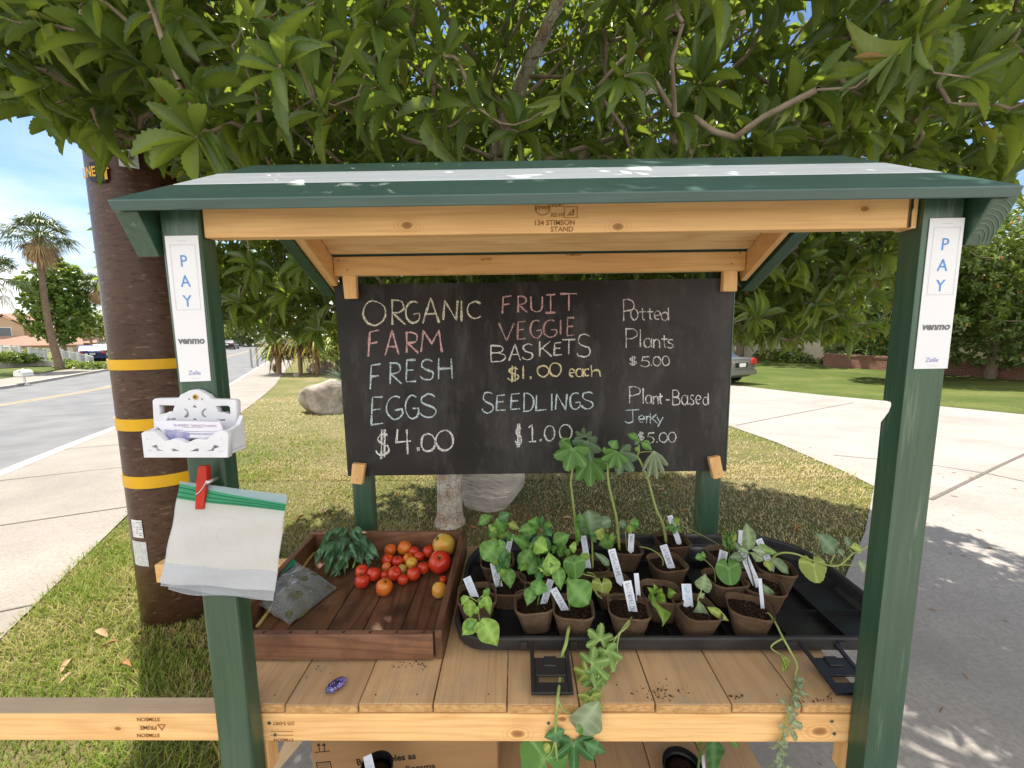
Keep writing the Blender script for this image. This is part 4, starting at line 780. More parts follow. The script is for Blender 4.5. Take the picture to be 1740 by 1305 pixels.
# ================================================================== THE STALL
stall = thing('market_stall', 'green and raw-pine wooden roadside stall with a small gabled roof', 'market stall', (.07, 1.05, 0))
def part(m, name, mat, bev=.002, label=None): return tag(m.build(name, mat, stall, bev=bev), label)
FZ = 1.762; MAT['pine_w2'] = simple('fresh_cut_plank_end', (.66, .40, .17), (.46, .25, .10), 160, .8, .15, stretch=(.5, 1, 1), bump=.8, bd=.002); MAT['sage'] = simple('worn_green_paint', (.16, .24, .17), rough=.6)
m = MB(); m.box((-.589, .70, .0), (-.524, .74, FZ)); part(m, 'front_post', MAT['green_z'], .005)
m = MB(); secs = []
for z, c_ in ((0, .0012), (1.382, .0012), (1.392, .008), (1.404, .015), (1.416, .018), (1.421, .017), (1.4225, .0012), (FZ, .0012)):   # a knot has broken out of the inner back corner
    secs.append([(.656, .70, z), (.719, .70, z), (.719, .74, z), (.656 + c_, .74, z), (.656, .74 - c_, z)])
n5 = 5; vs = [p for q in secs for p in q]; m.add(vs, [(i * n5 + j, i * n5 + (j + 1) % n5, (i + 1) * n5 + (j + 1) % n5, (i + 1) * n5 + j) for i in range(len(secs) - 1) for j in range(n5)] + [list(range(n5))[::-1], list(range(len(vs) - n5, len(vs)))])
part(m, 'front_post', MAT['green_z'], .003, 'green front post with a chipped notch in its inner edge')
for x0, x1 in ((-.576, -.507), (.620, .692)):
    m = MB(); m.box((x0, 1.362, 0), (x1, 1.402, 1.741)); part(m, 'back_post', MAT['green_z'], .004)
m = MB(); m.box((-.522, .708, 1.7125), (.640, .730, 1.772)); part(m, 'front_beam', MAT['beam'], .0025)
m = MB(); m.box((.6425, .7085, 1.712), (.6545, .737, 1.768)); part(m, 'beam_end', MAT['pine_x'], .001)
m = MB(); m.prism([(.6405, 1.712), (.6440, 1.714), (.6430, 1.738), (.6455, 1.745), (.6440, 1.752), (.6455, 1.762), (.6435, 1.768), (.6410, 1.764), (.6405, 1.74)], 'y', .7065, .7072); part(m, 'paint_smear', MAT['dark'], 0)
m = MB(); m.box((-.566, 1.302, 1.731), (.700, 1.332, 1.788)); part(m, 'back_beam', MAT['pine_x'], .0025)
# rafters (raw) and barge boards (green), two slopes each side
RY, RZ, EY, EZ = 1.03, 1.952, .65, 1.757; BY, BZ = 1.425, 1.749; sl = (RZ - EZ) / (RY - EY)
def rafter(x0, x1, name, mat, y0, y1, top, dep):
    for ya, yb in ((y0, RY), (RY, y1)):
        zf = lambda y: RZ - top - abs(y - RY) * sl; th_ = math.atan(sl); e = dep * sin(th_) * cos(th_); bt = lambda y: (y + e, zf(y) - dep * cos(th_) ** 2) if y < RY else (y - e, zf(y) - dep * cos(th_) ** 2) if y > RY else (y, zf(y) - dep); m = MB(); m.prism([bt(ya), bt(yb), (yb, zf(yb)), (ya, zf(ya))], 'x', x0, x1); part(m, name, mat, .002)
rafter(-.632, -.596, 'barge_board', MAT['green_y'], .668, 1.404, .020, .082); rafter(.728, .768, 'barge_board', MAT['green_y'], .668, 1.404, .020, .082)
rafter(-.5945, -.590, 'rafter', MAT['pine_y'], .712, 1.398, .020, .075); rafter(.7205, .7265, 'rafter', MAT['green_y'], .712, 1.398, .020, .06)
rafter(-.5895, -.568, 'rafter', MAT['pine_y'], .745, 1.360, .021, .075); rafter(.7015, .7200, 'rafter', MAT['pine_y'], .745, 1.360, .021, .075)
m = MB()                                                             # growth rings on the cut end of the right barge board
th_ = math.atan(sl); e0 = np.array([0, sin(th_), -cos(th_)]); p0 = np.array([.748, .668, RZ - .020 - (RY - .668) * sl]); nn_ = np.array([0, -cos(th_), -sin(th_)])
for k in range(9):
    r_ = .018 + .0072 * k; P = []
    for a in np.linspace(0, pi, 40):
        u, v_ = r_ * cos(a) * .8 - .014, .070 - r_ * sin(a)
        if abs(u) < .0185 and .003 < v_ < .070: P.append(p0 + np.array([1, 0, 0]) * u + e0 * v_ + nn_ * .0004)
    if len(P) > 2: m.tube(P, .0007, 5)
tag(m.build('growth_ring', MAT['sage'], stall), kind='stuff')
cuts = [0, .335, .668, 1.0]
def roof_board(y0, y1, name, mat, x0, x1, gap=.002):
    th = .0165; s_ = 1 if y0 < RY and y1 <= RY else -1; z0 = RZ - abs(y0 - RY) * sl; z1 = RZ - abs(y1 - RY) * sl; ny, nz = (-s_ * sl, 1); ln = math.hypot(ny, nz); ny, nz = ny / ln * th, nz / ln * th
    m = MB(); m.prism([(y0 + gap, z0 + gap * sl * s_), (y1, z1), (y1 - ny, z1 - nz), (y0 + gap - ny, z0 + gap * sl * s_ - nz)], 'x', x0, x1); part(m, name, mat, .002)
for k, mt in enumerate(('roofgreen', 'roofwhite', 'roofgreen')):
    roof_board(EY + (RY - EY) * cuts[k], EY + (RY - EY) * cuts[k + 1], 'roof_board', MAT[mt], -.626 + .0015 * k, .756 + .002 * k)
BE = 1.405
for k in range(3):
    a, b = RY + (BE - RY) * cuts[k], RY + (BE - RY) * cuts[k + 1]; roof_board(b, a, 'roof_board', [MAT['roofgreen'], MAT['roofwhite'], MAT['roofgreen']][k], -.626, .758)
def lining(y0, y1):                                    # raw undersides of the back slope, seen from the front
    z0 = RZ - .0195 - abs(y0 - RY) * sl; z1 = RZ - .0195 - abs(y1 - RY) * sl; m = MB(); m.prism([(y0, z0), (y1 - .006, z1 + .006 * sl), (y1 - .006, z1 - .007 + .006 * sl), (y0, z0 - .007)], 'x', -.566, .700); part(m, 'ceiling_board', MAT['ceil'], .001)
for a_, b_ in ((1.05, 1.13), (1.13, 1.205), (1.205, 1.262), (1.262, 1.296)): lining(a_, b_)
for k in range(3):
    y0, y1 = .745 + k * .092, .745 + (k + 1) * .092; z0 = RZ - .0195 - abs(y0 - RY) * sl; z1 = RZ - .0195 - abs(y1 - RY) * sl; m = MB(); m.prism([(y0, z0 - .008), (y1 - .003, z1 - .008 - .003 * sl), (y1 - .003, z1 - .003 * sl), (y0, z0)], 'x', -.566, .700); part(m, 'ceiling_board', MAT['pine_x'], .001)
# shelf: planks with slightly uneven ends, front rail running out to the left, back rail, cleats
edges = [-.622, -.4785, -.3285, -.177, -.0275, .118, .2705, .4225, .5615, .70]
for i in range(9):
    x0, x1 = edges[i] + .0013, edges[i + 1] - .0013; y0 = .7435 + rng.uniform(-.0015, .0015); z0 = ZS + rng.uniform(-.0012, .0012) - .004 * (i == 1); th = .0195; ye = 1.335
    if i in (0, 8): y0 = .7435
    m = MB(); m.hexa([(x0, y0, z0 - th), (x1, y0, z0 - th + rng.uniform(-.0015, .0025)), (x1, ye, shelf_z(ye) - th), (x0, ye, shelf_z(ye) - th)], [(x0, y0, z0), (x1, y0, z0), (x1, ye, shelf_z(ye)), (x0, ye, shelf_z(ye))]); part(m, 'shelf_plank', MAT['plank'], .0018)
    m = MB(); m.box((x0 + .0012, y0 - .0012, z0 - th + .0022), (x1 - .0012, y0 - .0002, z0 - .0012)); m.build('plank_end', MAT['pine_w2'], stall)
    m = MB()
    for xx in (x0 + .03, x1 - .035): m.lathe([(.0022, 0), (.0018, .0004)], (xx + rng.uniform(-.006, .006), y0 + .022 + rng.uniform(-.003, .003), z0 + .0002), 8)
    q = m.build('nail_head', MAT['dark'], stall, fix=False)
m = MB(); m.box((-1.75, .7425, .722), (.70, .7805, .7845)); part(m, 'front_rail', MAT['railw'], .003)
m = MB(); m.box((-1.75, .7435, .7847), (-.592, .7795, .7856)); part(m, 'rail_top_face', MAT['pine_w'], 0)
m = MB(); m.box((-1.205, 1.26, .738), (.70, 1.298, .802)); part(m, 'back_rail', MAT['pine_x'], .003)
for x in (-.560, .661):
    m = MB(); m.box((x, .745, .640), (x + .036, .78, .7218)); part(m, 'leg_block', MAT['pine_z'], .002)
LZ = .355                                              # lower shelf
for i, (x0, x1) in enumerate(((-.55, -.40), (-.397, -.25), (-.247, -.10), (-.097, .05), (.053, .205), (.208, .355), (.358, .507), (.51, .66))):
    m = MB(); m.box((x0, .78, LZ - .02), (x1, 1.34, LZ)); part(m, 'lower_shelf_plank', MAT['plank'], .0018)
m = MB(); m.box((-.58, .742, LZ - .085), (.70, .779, LZ - .0205)); part(m, 'lower_rail', MAT['pine_x'], .003)
m = MB(); m.box((-.58, 1.345, LZ - .085), (.70, 1.361, LZ - .0205)); part(m, 'lower_rail', MAT['pine_x'], .003)
# clips that hold the board
def clip(pts, y0, y1, name='clip_block'):
    P = [AY(px, py, y0) for px, py in pts]; m = MB(); m.prism([(p[0], p[2]) for p in P], 'y', y0, y1); part(m, name, MAT['pine_z'], .0025)
clip([(585, 508), (580, 462), (604, 462), (606, 507)], 1.3105, 1.3295); clip([(1228, 495), (1231, 450), (1254, 450), (1253, 495)], 1.3105, 1.3295)
clip([(595, 822), (598, 788), (620, 790), (615, 824)], 1.3105, 1.3295); clip([(1213, 815), (1205, 779), (1224, 775), (1231, 811)], 1.3105, 1.3295)
def screw(px, py, y, mat='screw', r=.0042):
    p = AY(px, py, y); m = MB(); m.tube([(p[0], y + .001, p[2]), (p[0], y - .0012, p[2])], [r, r * .9], 14); a = part(m, 'screw', MAT[mat], 0); m = MB(); m.tube([(p[0], y - .0013, p[2]), (p[0], y - .0018, p[2])], r * .38, 6); m.build('screw_recess', MAT['dark'], a)
for q in ((458, 1228), (468, 1248), (932, 1228), (1413, 1225), (1417, 1246)): screw(*q, .7425)
for q in ((605, 493, 1.3105), (1243, 467, 1.3105), (607, 815, 1.3105), (1221, 805, 1.3105), (575, 443, 1.302), (590, 459, 1.302), (1257, 429, 1.302), (1243, 448, 1.302)): screw(*q, 'stamp' if q[1] < 460 else 'screw', .0024)
# grade stamps printed on the lumber
def on_face(px, py, y, ang=0, up=1):
    p = AY(px, py, y); ca, sa = cos(ang), sin(ang); return lambda u, v, w: (p[0] + (u * ca - v * sa) * up, y - .0006 - w, p[2] + (u * sa + v * ca) * up)
st_ = lambda s, px, py, y, h, ang=0, up=1, sx=1: text('grade_stamp', s, h, MAT['stamp'], stall, on_face(px, py, y, ang, up), .0001, sx=sx, off=.0002)
st_('134 STIMSON', 942, 379, .708, .0115); st_('STAND', 955, 390, .708, .0115); st_('KD HT', 948, 366, .708, .0075)
def ring(px, py, y, r, rx=1): 
    p = AY(px, py, y); k = [(r * rx * cos(a), r * sin(a)) for a in np.linspace(0, 2 * pi, 25)[:-1]]; return flat_shape('grade_stamp', [k, [(a * .9, b * .9) for a, b in k]], .0002, MAT['stamp'], stall, on_face(px, py, y))
ring(922, 354, .708, .0115, 1.1); st_('WWP', 922, 354, .708, .0095)
p_ = [(-.011, -.009), (.011, -.009), (.011, .009), (-.011, .009)]; flat_shape('grade_stamp', [p_, [(a * .9, b * .9) for a, b in p_]], .0002, MAT['stamp'], stall, on_face(970, 361, .708)); flat_shape('grade_stamp', [[(-.007, -.005), (.006, .006), (.005, -.005)], [(-.002, -.003), (.003, .001), (.003, -.003)]], .0002, MAT['stamp'], stall, on_face(970, 361, .708))
st_('S-DRY', 948, 349, .708, .008)
st_('STIMSON', 252, 1222, .7425, .0115, 0, -1); st_('PRIME', 252, 1236, .7425, .0135, 0, -1); flat_shape('grade_stamp', [[(-.009, -.006), (.009, -.006), (0, .009)], [(-.0055, -.004), (.0055, -.004), (0, .005)]], .0002, MAT['stamp'], stall, on_face(275, 1235, .7425, 0, -1)); st_('STIMSON', 252, 1249, .7425, .0115, 0, -1)
st_('(O) S-DRY', 482, 1229, .7425, .010, 0, -1); st_('STIMSON', 482, 1257, .7425, .010, 0, -1); m = MB()
for px, py in ((478, 1243), (478, 1249)):
    a, b = AY(px - 18, py, .7422), AY(px + 20, py, .7422); m.box((a[0], .7418, a[2] - .0006), (b[0], .7421, a[2] + .0004))
m.build('stamp_rule', MAT['stamp'], stall)
st_('KD-HT', 826, 440, 1.302, .011, 0, -1); st_('STIMSON', 975, 433, 1.302, .011); 
# ---- chalkboard
BY0 = 1.330
board = thing('chalkboard', 'large black chalkboard with chalk price list held by four pine blocks', 'chalkboard', (.055, 1.333, 1.39))
a, b, c, d = [AY(*p, BY0) for p in ((568, 484), (1248, 472), (1232, 800), (591, 809))]
m = MB(); m.prism([(a[0], a[2]), (b[0], b[2]), (c[0], c[2]), (d[0], d[2])], 'y', BY0, BY0 + .006); m.build('panel', MAT['black'], board, bev=.001)
m = MB(); m.prism([(b[0] + .0005, b[2]), (b[0] + .004, b[2]), (c[0] + .004, c[2]), (c[0] + .0005, c[2])], 'y', BY0 - .001, BY0 + .008); m.build('edge_strip', MAT['green_z'], board)
A_ = lambda cx_, cy_, rx, ry, a0, a1, n=9: [(cx_ + rx * cos(radians(a0 + (a1 - a0) * i / (n - 1))), cy_ + ry * sin(radians(a0 + (a1 - a0) * i / (n - 1)))) for i in range(n)]
Oo = [A_(.5, .5, .5, .5, 95, 460, 17)]
GL = {'A': [[(0, 0), (.5, 1), (1, .02)], [(.16, .36), (.84, .38)]], 'B': [[(.08, 0), (.1, 1)], [(.08, 1)] + A_(.4, .76, .45, .23, 80, -80) + [(.1, .53)], [(.1, .53)] + A_(.45, .27, .55, .27, 80, -85) + [(.08, 0)]],
      'C': [A_(.6, .5, .6, .5, 50, 312, 13)], 'D': [[(.1, 0), (.1, 1)], [(.02, 1)] + A_(.25, .5, .75, .5, 80, -80, 11) + [(0, 0)]], 'E': [[(.9, 1), (.12, .96), (.05, 0), (.95, .04)], [(.1, .52), (.75, .55)]], 'F': [[(.95, 1), (.15, .92), (.05, 0)], [(.12, .5), (.8, .54)]],
      'G': [A_(.55, .5, .55, .5, 58, 330, 13) + [(.98, .45), (.55, .42)]], 'H': [[(.06, 1), (.04, 0)], [(.94, 1), (1, 0)], [(.05, .48), (.96, .52)]], 'I': [[(.5, 1), (.5, 0)]], 'i': [[(.5, 1), (.5, 0)], [(.05, 1), (.95, 1)], [(0, 0), (1, 0)]],
      'J': [[(.1, .95), (1, 1)], [(.6, .97), (.62, .2)] + A_(.34, .2, .28, .2, 0, -160, 7)], 'K': [[(.1, 1), (.1, 0)], [(.9, 1), (.14, .45)], [(.3, .58), (1, 0)]], 'L': [[(.1, 1), (.06, 0), (1, .06)]], 'M': [[(0, 0), (.14, 1), (.5, .4), (.86, 1), (1, 0)]], 'N': [[(.02, 0), (.1, 1), (.88, 0), (.97, 1)]],
      'O': Oo, '0': Oo, 'o': Oo, 'P': [[(.12, 0), (.1, 1)], [(.02, .97)] + A_(.4, .74, .56, .26, 85, -95) + [(.1, .45)]], 'R': [[(.1, 0), (.1, 1)], [(.02, .98)] + A_(.4, .74, .5, .25, 85, -90) + [(.14, .48), (1, 0)]],
      'S': [A_(.55, .74, .45, .26, 40, 200, 8) + [(.3, .55), (.7, .45)] + A_(.48, .25, .48, .25, 40, -165, 9)], 'T': [[(0, .96), (1, 1)], [(.52, .98), (.5, 0)]], 'U': [[(.04, 1), (.06, .35)] + A_(.5, .35, .44, .35, 180, 360, 9) + [(.95, 1)]], 'V': [[(0, 1), (.5, 0), (1, .98)]], 'W': [[(0, 1), (.25, 0), (.5, .7), (.75, 0), (1, 1)]], 'X': [[(0, 1), (1, 0)], [(1, 1), (0, 0)]],
      '$': [A_(.55, .68, .4, .18, 40, 200, 7) + [(.3, .55), (.75, .45)] + A_(.48, .32, .46, .2, 40, -165, 8), [(.42, 1), (.4, 0)], [(.66, 1), (.64, .02)]], '1': [[(.0, .82), (.5, 1), (.5, 0)], [(0, 0), (1, .02)]], '|': [[(.5, 1), (.5, 0)]], '4': [[(.1, 1), (0, .48), (1, .52)], [(.72, 1), (.78, 0)]], '5': [[(.95, 1), (.2, .95), (.12, .58)] + A_(.42, .3, .52, .3, 100, -150, 10)],
      '.': [[(.1, .2), (.8, .2), (.8, .8), (.2, .8), (.3, .3), (.7, .5)]], '-': [[(0, .5), (1, .5)]], 'a': [A_(.45, .5, .45, .5, 50, 395, 13), [(.92, 1), (.9, .2), (1, 0)]], 'c': [A_(.6, .5, .6, .5, 50, 310, 10)], 'd': [A_(.42, .32, .42, .32, 40, 395, 13), [(.86, 1), (.92, 0)]], 'e': [[(.1, .5), (.85, .55)] + A_(.5, .55, .42, .45, 10, 300, 12)],
      'h': [[(.05, 1), (.1, 0)], [(.08, .35)] + A_(.5, .35, .38, .22, 160, 0, 7) + [(.95, 0)]], 'l': [[(.5, 1), (.5, 0)]], 'n': [[(.05, 1), (.1, 0)], [(.08, .6)] + A_(.5, .6, .4, .4, 160, 0, 7) + [(.95, 0)]], 'r': [[(.1, 1), (.15, 0)], [(.12, .55)] + A_(.6, .55, .45, .4, 160, 40, 6)], 's': [A_(.55, .74, .4, .26, 40, 200, 7) + [(.7, .45)] + A_(.45, .25, .45, .25, 40, -165, 8)],
      't': [[(.45, 1), (.5, .1), (.8, 0)], [(0, .66), (1, .68)]], 'k': [[(.1, 1), (.1, 0)], [(.9, .9), (.14, .4)], [(.3, .5), (1, 0)]], 'y': [[(.05, 1), (.5, .45)], [(1, 1), (.2, 0)]]}
def strokes(m, ch, x0, y0, x1, y1, P, w, lift, nrm, jit=.012, rr=random.Random(3)):
    for k, pts in enumerate(GL[ch]):
        Q = [P(x0 + (x1 - x0) * (u + rr.gauss(0, jit)), y1 + (y0 - y1) * (v + rr.gauss(0, jit))) for u, v in pts]; Q = [Vector(q) for q in Q]
        D = []
        for a, b in zip(Q[:-1], Q[1:]):
            nn = max(1, int((b - a).length / .008)); D += [a.lerp(b, i / nn) for i in range(nn)]
        D.append(Q[-1]); vs = []; nv = Vector(nrm); ph = rr.random() * 6
        for i, p in enumerate(D):
            t = (D[min(i + 1, len(D) - 1)] - D[max(i - 1, 0)]); s_ = t.cross(nv); s_ = s_.normalized() if s_.length > 1e-9 else Vector((1, 0, 0)); ww = w * .5 * (1 + .28 * sin(i * .9 + ph) + .22 * sin(i * .37 + 2 * ph)); vs += [p + nv * (lift + k * .00008) - s_ * ww, p + nv * (lift + k * .00008) + s_ * ww]
        m.add(vs, [(2 * i, 2 * i + 1, 2 * i + 3, 2 * i + 2) for i in range(len(D) - 1)])
def chalk_mat(nm, c):
    n = NT(nm).set(.95, .05); f = n.noise(n.coord(), 420, 3, .7); n.col(c); tr = n.n('BsdfTransparent'); ms = n.n('MixShader'); n.l(n.ramp(f, [(.42, (0, 0, 0)), (.50, (1, 1, 1))]), ms.inputs[0]); n.l(tr.outputs[0], ms.inputs[1]); n.l(n.b.outputs[0], ms.inputs[2]); n.l(ms.outputs[0], n.out.inputs[0]); return n.m
CH = [chalk_mat('cream_chalk', (.80, .78, .62)), chalk_mat('pink_chalk', (.78, .50, .50)), chalk_mat('pale_blue_chalk', (.62, .74, .80)), chalk_mat('white_chalk', (.82, .82, .80)), chalk_mat('yellow_chalk', (.82, .74, .45)), chalk_mat('dull_pink_chalk', (.60, .40, .38))]
ROWS = [('ORGANIC', 0, 5.2, 'O135,235,248,355 R272,230,345,352 G345,238,415,345 A430,220,512,345 N530,235,605,330 I610,235,632,338 C650,238,716,322'), ('FARM', 1, 5.6, 'F160,380,220,512 A245,385,312,505 R345,390,410,492 M420,380,525,488'), ('FRESH', 2, 5, 'F170,545,225,670 R265,540,327,645 E345,525,400,635 S418,525,485,625 H505,518,575,620'), ('EGGS', 2, 5, 'E175,705,238,845 G252,705,330,820 G345,700,410,815 S415,695,500,810'), ('$4.00', 3, 5.6, '$198,870,268,1012 4300,868,372,990 .400,955,416,975 0422,890,492,978 0495,873,580,972'),
        ('FRUIT', 1, 4.6, 'F820,210,870,298 R895,212,945,292 U960,215,1022,290 i1035,205,1085,295 T1108,198,1190,282'), ('VEGGIE', 5, 4.4, 'V806,345,880,435 E895,335,940,425 G960,330,1015,420 G1025,330,1090,415 I1098,330,1120,400 E1140,318,1180,408'), ('BASKETS', 3, 4, 'B760,455,838,535 A855,450,912,530 S920,448,975,525 K1000,435,1065,510 E1075,440,1118,503 T1118,425,1180,500 S1190,400,1258,515'), ('$1.00 each', 4, 4.6, '$848,555,905,637 |915,555,935,620 .957,605,966,622 0995,555,1052,610 01055,540,1112,607 e1150,570,1180,612 a1185,570,1222,610 c1225,570,1250,605 h1258,553,1308,608'),
        ('SEEDLINGS', 2, 4.2, 'S722,685,780,788 E790,698,842,775 E862,692,912,770 D924,690,978,780 L985,700,1040,775 I1060,695,1072,775 N1084,695,1142,772 G1155,688,1205,770 S1212,685,1272,768'), ('$1.00', 3, 4.2, '$885,840,918,958 1952,845,988,930 .1005,915,1018,928 01030,850,1080,925 01103,845,1165,920'),
        ('Potted', 3, 3.2, 'P1412,230,1475,335 o1455,275,1490,330 t1497,270,1530,330 t1535,272,1565,328 e1568,285,1605,332 d1605,268,1645,332'), ('Plants', 3, 3.2, 'P1425,372,1490,468 l1498,375,1506,462 a1520,420,1560,465 n1565,425,1600,468 t1605,405,1635,465 s1635,425,1668,468'), ('$5.00', 3, 3, '$1447,508,1485,555 51505,510,1550,560 .1553,550,1560,556 01565,510,1603,556 01610,508,1645,555'),
        ('Plant-Based', 3, 3.2, 'P1443,658,1505,740 l1512,665,1520,740 a1528,700,1560,742 n1565,705,1592,745 t1590,690,1612,742 -1628,722,1645,724 B1658,675,1698,748 a1705,700,1738,748 s1745,700,1768,748 e1773,700,1803,748 d1811,690,1840,748'), ('Jerky', 2, 3.4, 'J1420,772,1495,838 e1492,800,1525,838 r1530,802,1550,838 k1548,790,1585,838 y1582,808,1615,855'), ('$5.00', 3, 3, '$1487,880,1522,925 51535,885,1572,935 .1580,928,1588,934 01595,885,1635,932 01640,882,1678,932')]
Pb = lambda x, y: tuple(AY(x / 2.9 + 570, y / 2.9 + 430, BY0))
for wd, ci, w, s in ROWS:
    m = MB()
    for tok in s.split():
        q = [float(v) for v in tok[1:].split(',')]; strokes(m, tok[0], *q, Pb, w * .00103, .0007, (0, -1, 0))
    m.build('chalk_writing', CH[ci], board, fix=False)
# ---- pay sheets
for (tl, tr_, br_, bl, nm) in (((279.5, 401), (336, 400), (358, 647), (306, 649), 'left'), ((1581, 371), (1640, 370), (1610, 626), (1553, 627), 'right')):
    Y = .6985; q = [AY(*p, Y) for p in (tl, tr_, br_, bl)]; cxp = sum(p[0] for p in q) / 4
    lab = 'tall white payment sheet taped above the white card holder' if nm == 'left' else 'tall white payment sheet on the post beside the driveway'
    t = thing('payment_sheet', lab, 'sign', (cxp, Y, q[0][2]), 0, 'payment sheets on the front posts')
    m = MB(); m.prism([(p[0], p[2]) for p in q], 'y', Y, Y + .0008); m.build('paper', MAT['paper'], t)
    def onp(u, v, off=0, q=q): p = (q[0] * (1 - u) + q[1] * u) * (1 - v) + (q[3] * (1 - u) + q[2] * u) * v; return p
    wd_ = np.linalg.norm(q[1] - q[0])
    def pl_(u, v): p = onp(u, v); return lambda a, b, w: (p[0] + a, Y - .0004 - w, p[2] + b)
    for k, ch in enumerate('PAY'): text('print_letter', ch, .0275, MAT['blueink'], t, pl_(.5, .172 + .135 * k), .0001, sx=.92)
    text('print_word', 'venmo', .0165, MAT['greyink'], t, pl_(.5, .712), .0001, shear=.25 if nm == 'right' else .1, off=.0006); text('print_word', 'Zelle', .0105, MAT['paleink'], t, pl_(.5, .94), .0001, shear=.1)
    m = MB()
    for u0, u1, v0, v1 in ((.13, .90, .060, .0615), (.13, .90, .497, .4985), (.13, .138, .06, .4985), (.892, .90, .06, .4985), (.38, .66, .034, .0355), (.38, .66, .979, .9805)):
        a, b, c, d = onp(u0, v0), onp(u1, v0), onp(u1, v1), onp(u0, v1); m.add([(p[0], Y - .0005, p[2]) for p in (a, b, c, d)], [(0, 1, 2, 3)])
    m.build('print_rule', MAT['hair'], t, fix=False)
# ================================================================== THINGS ON THE STALL
MAT['holder'] = simple('white_painted_wood', (.74, .75, .80), (.68, .69, .74), 40, .5, .3); MAT['edge'] = simple('worn_wood_edge', (.62, .50, .36), rough=.7)
hold = thing('card_holder', 'ornate white scrollwork wooden card holder screwed to the left post', 'card holder', tuple(AY(335, 773, .66)), 0)
def hz(px, py, Y): p = AY(230 + px / 6.692, 640 + py / 6.692, Y); return (p[0], p[2])
def plate(loops, Y, th, name): return flat_shape(name, [[hz(x, y, Y) for x, y in lp] for lp in loops], th, MAT['holder'], hold, lambda u, v, w: (u, Y - w, v), .0008)
def rot(c, pts, a, mirror=False):
    return [(c[0] + (x * cos(a) - y * sin(a)) * (-1 if mirror else 1), c[1] + x * sin(a) + y * cos(a)) for x, y in pts]
outer = [(232, 270), (250, 250), (510, 245), (530, 232), (545, 205), (600, 180), (640, 158), (695, 148), (760, 162), (800, 188), (850, 212), (875, 245), (900, 256), (1150, 262), (1168, 285), (1175, 640), (1160, 700), (255, 700)]
holeL = [(300, 312), (485, 318), (470, 355), (462, 385), (470, 405), (440, 402), (415, 396), (395, 408), (330, 425), (302, 432)]; holeR = [(930, 322), (1080, 320), (1105, 340), (1110, 425), (1050, 425), (1030, 405), (1000, 412), (960, 402), (950, 370)]
cres = sm([(562, 358), (600, 356), (632, 385), (640, 420), (625, 455), (590, 470), (575, 452), (600, 425), (606, 400), (590, 378), (562, 358)], 3)[:-1]; cresR = [(1412 - x, y) for x, y in cres]
plate([outer, holeL, holeR, [(700, 308), (732, 345), (705, 362), (662, 340)], cres, cresR, [(700, 455), (748, 494), (665, 494)], [(358, 468), (440, 470), (490, 455), (490, 490), (430, 488), (365, 487)], [(940, 465), (1000, 478), (1050, 472), (1050, 495), (990, 505), (960, 490)]], .692, .010, 'back_plate')
front = [(105, 640), (130, 622), (240, 618), (285, 650), (320, 690), (360, 735), (400, 722), (460, 705), (530, 715), (560, 735), (590, 752), (620, 752), (650, 735), (700, 712), (760, 708), (830, 718), (870, 690), (905, 655), (950, 625), (1020, 612), (1055, 625), (1075, 650), (1072, 905), (135, 905)]
anim = [(195, 785), (250, 765), (275, 765), (300, 815), (355, 832), (352, 842), (265, 842), (262, 815), (205, 792)]
plate([front, anim, [(1188 - x, y) for x, y in anim], [(420, 805), (470, 803), (500, 820), (555, 838), (550, 846), (430, 846), (440, 820)], [(1188 - x, y) for x, y in ((420, 805), (470, 803), (500, 820), (555, 838), (550, 846), (430, 846), (440, 820))], [(172, 826), (225, 828), (230, 842), (175, 842)], [(960, 834), (1020, 836), (1025, 850), (962, 848)], [(155, 690), (172, 685), (180, 720), (162, 722)], [(995, 690), (1012, 690), (1010, 722), (998, 722)]], .640, .009, 'front_plate')
x0 = hz(105, 800, .645)[0]; x1 = hz(1072, 800, .645)[0]; zb = hz(300, 905, .645)[1]; ztl = hz(300, 625, .645)[1]
m = MB(); m.box((x0 + .002, .6452, zb + .001), (x1 - .002, .6865, zb + .007)); m.build('base_plate', MAT['holder'], hold, bev=.001)
for xa in (x0 + .001, x1 - .0085):
    m = MB(); m.prism([(.6452, zb + .0075), (.6865, zb + .0075), (.6865, ztl + .018), (.675, ztl + .004), (.6452, ztl - .001)], 'x', xa, xa + .0075); m.build('side_plate', MAT['holder'], hold, bev=.001)
p = AY(230 + 680 / 6.692, 640 + 232 / 6.692, .685); m = MB(); m.tube([(p[0], .688, p[2]), (p[0], .6845, p[2])], [.0048, .0044], 16); q = m.build('brass_screw', MAT['brass'], hold); m = MB(); m.box((p[0] - .0025, .6838, p[2] - .0005), (p[0] + .0025, .6843, p[2] + .0005)); m.box((p[0] - .0005, .6836, p[2] - .0025), (p[0] + .0005, .6841, p[2] + .0025)); m.build('screw_slot', MAT['dark'], q)
m = MB()
for xx in (612, 758): p = AY(230 + xx / 6.692, 640 + 256 / 6.692, .686); m.tube([(p[0], .6865, p[2]), (p[0], .6861, p[2])], .0016, 8)
m.build('nail_hole', MAT['greyink'], hold)
MAT['card'] = simple('pale_printed_card', (.74, .68, .72), (.70, .71, .78), 8, .5, .3); MAT['cardb'] = simple('blue_violet_card', (.20, .22, .42), (.42, .40, .58), 60, .5, .3)
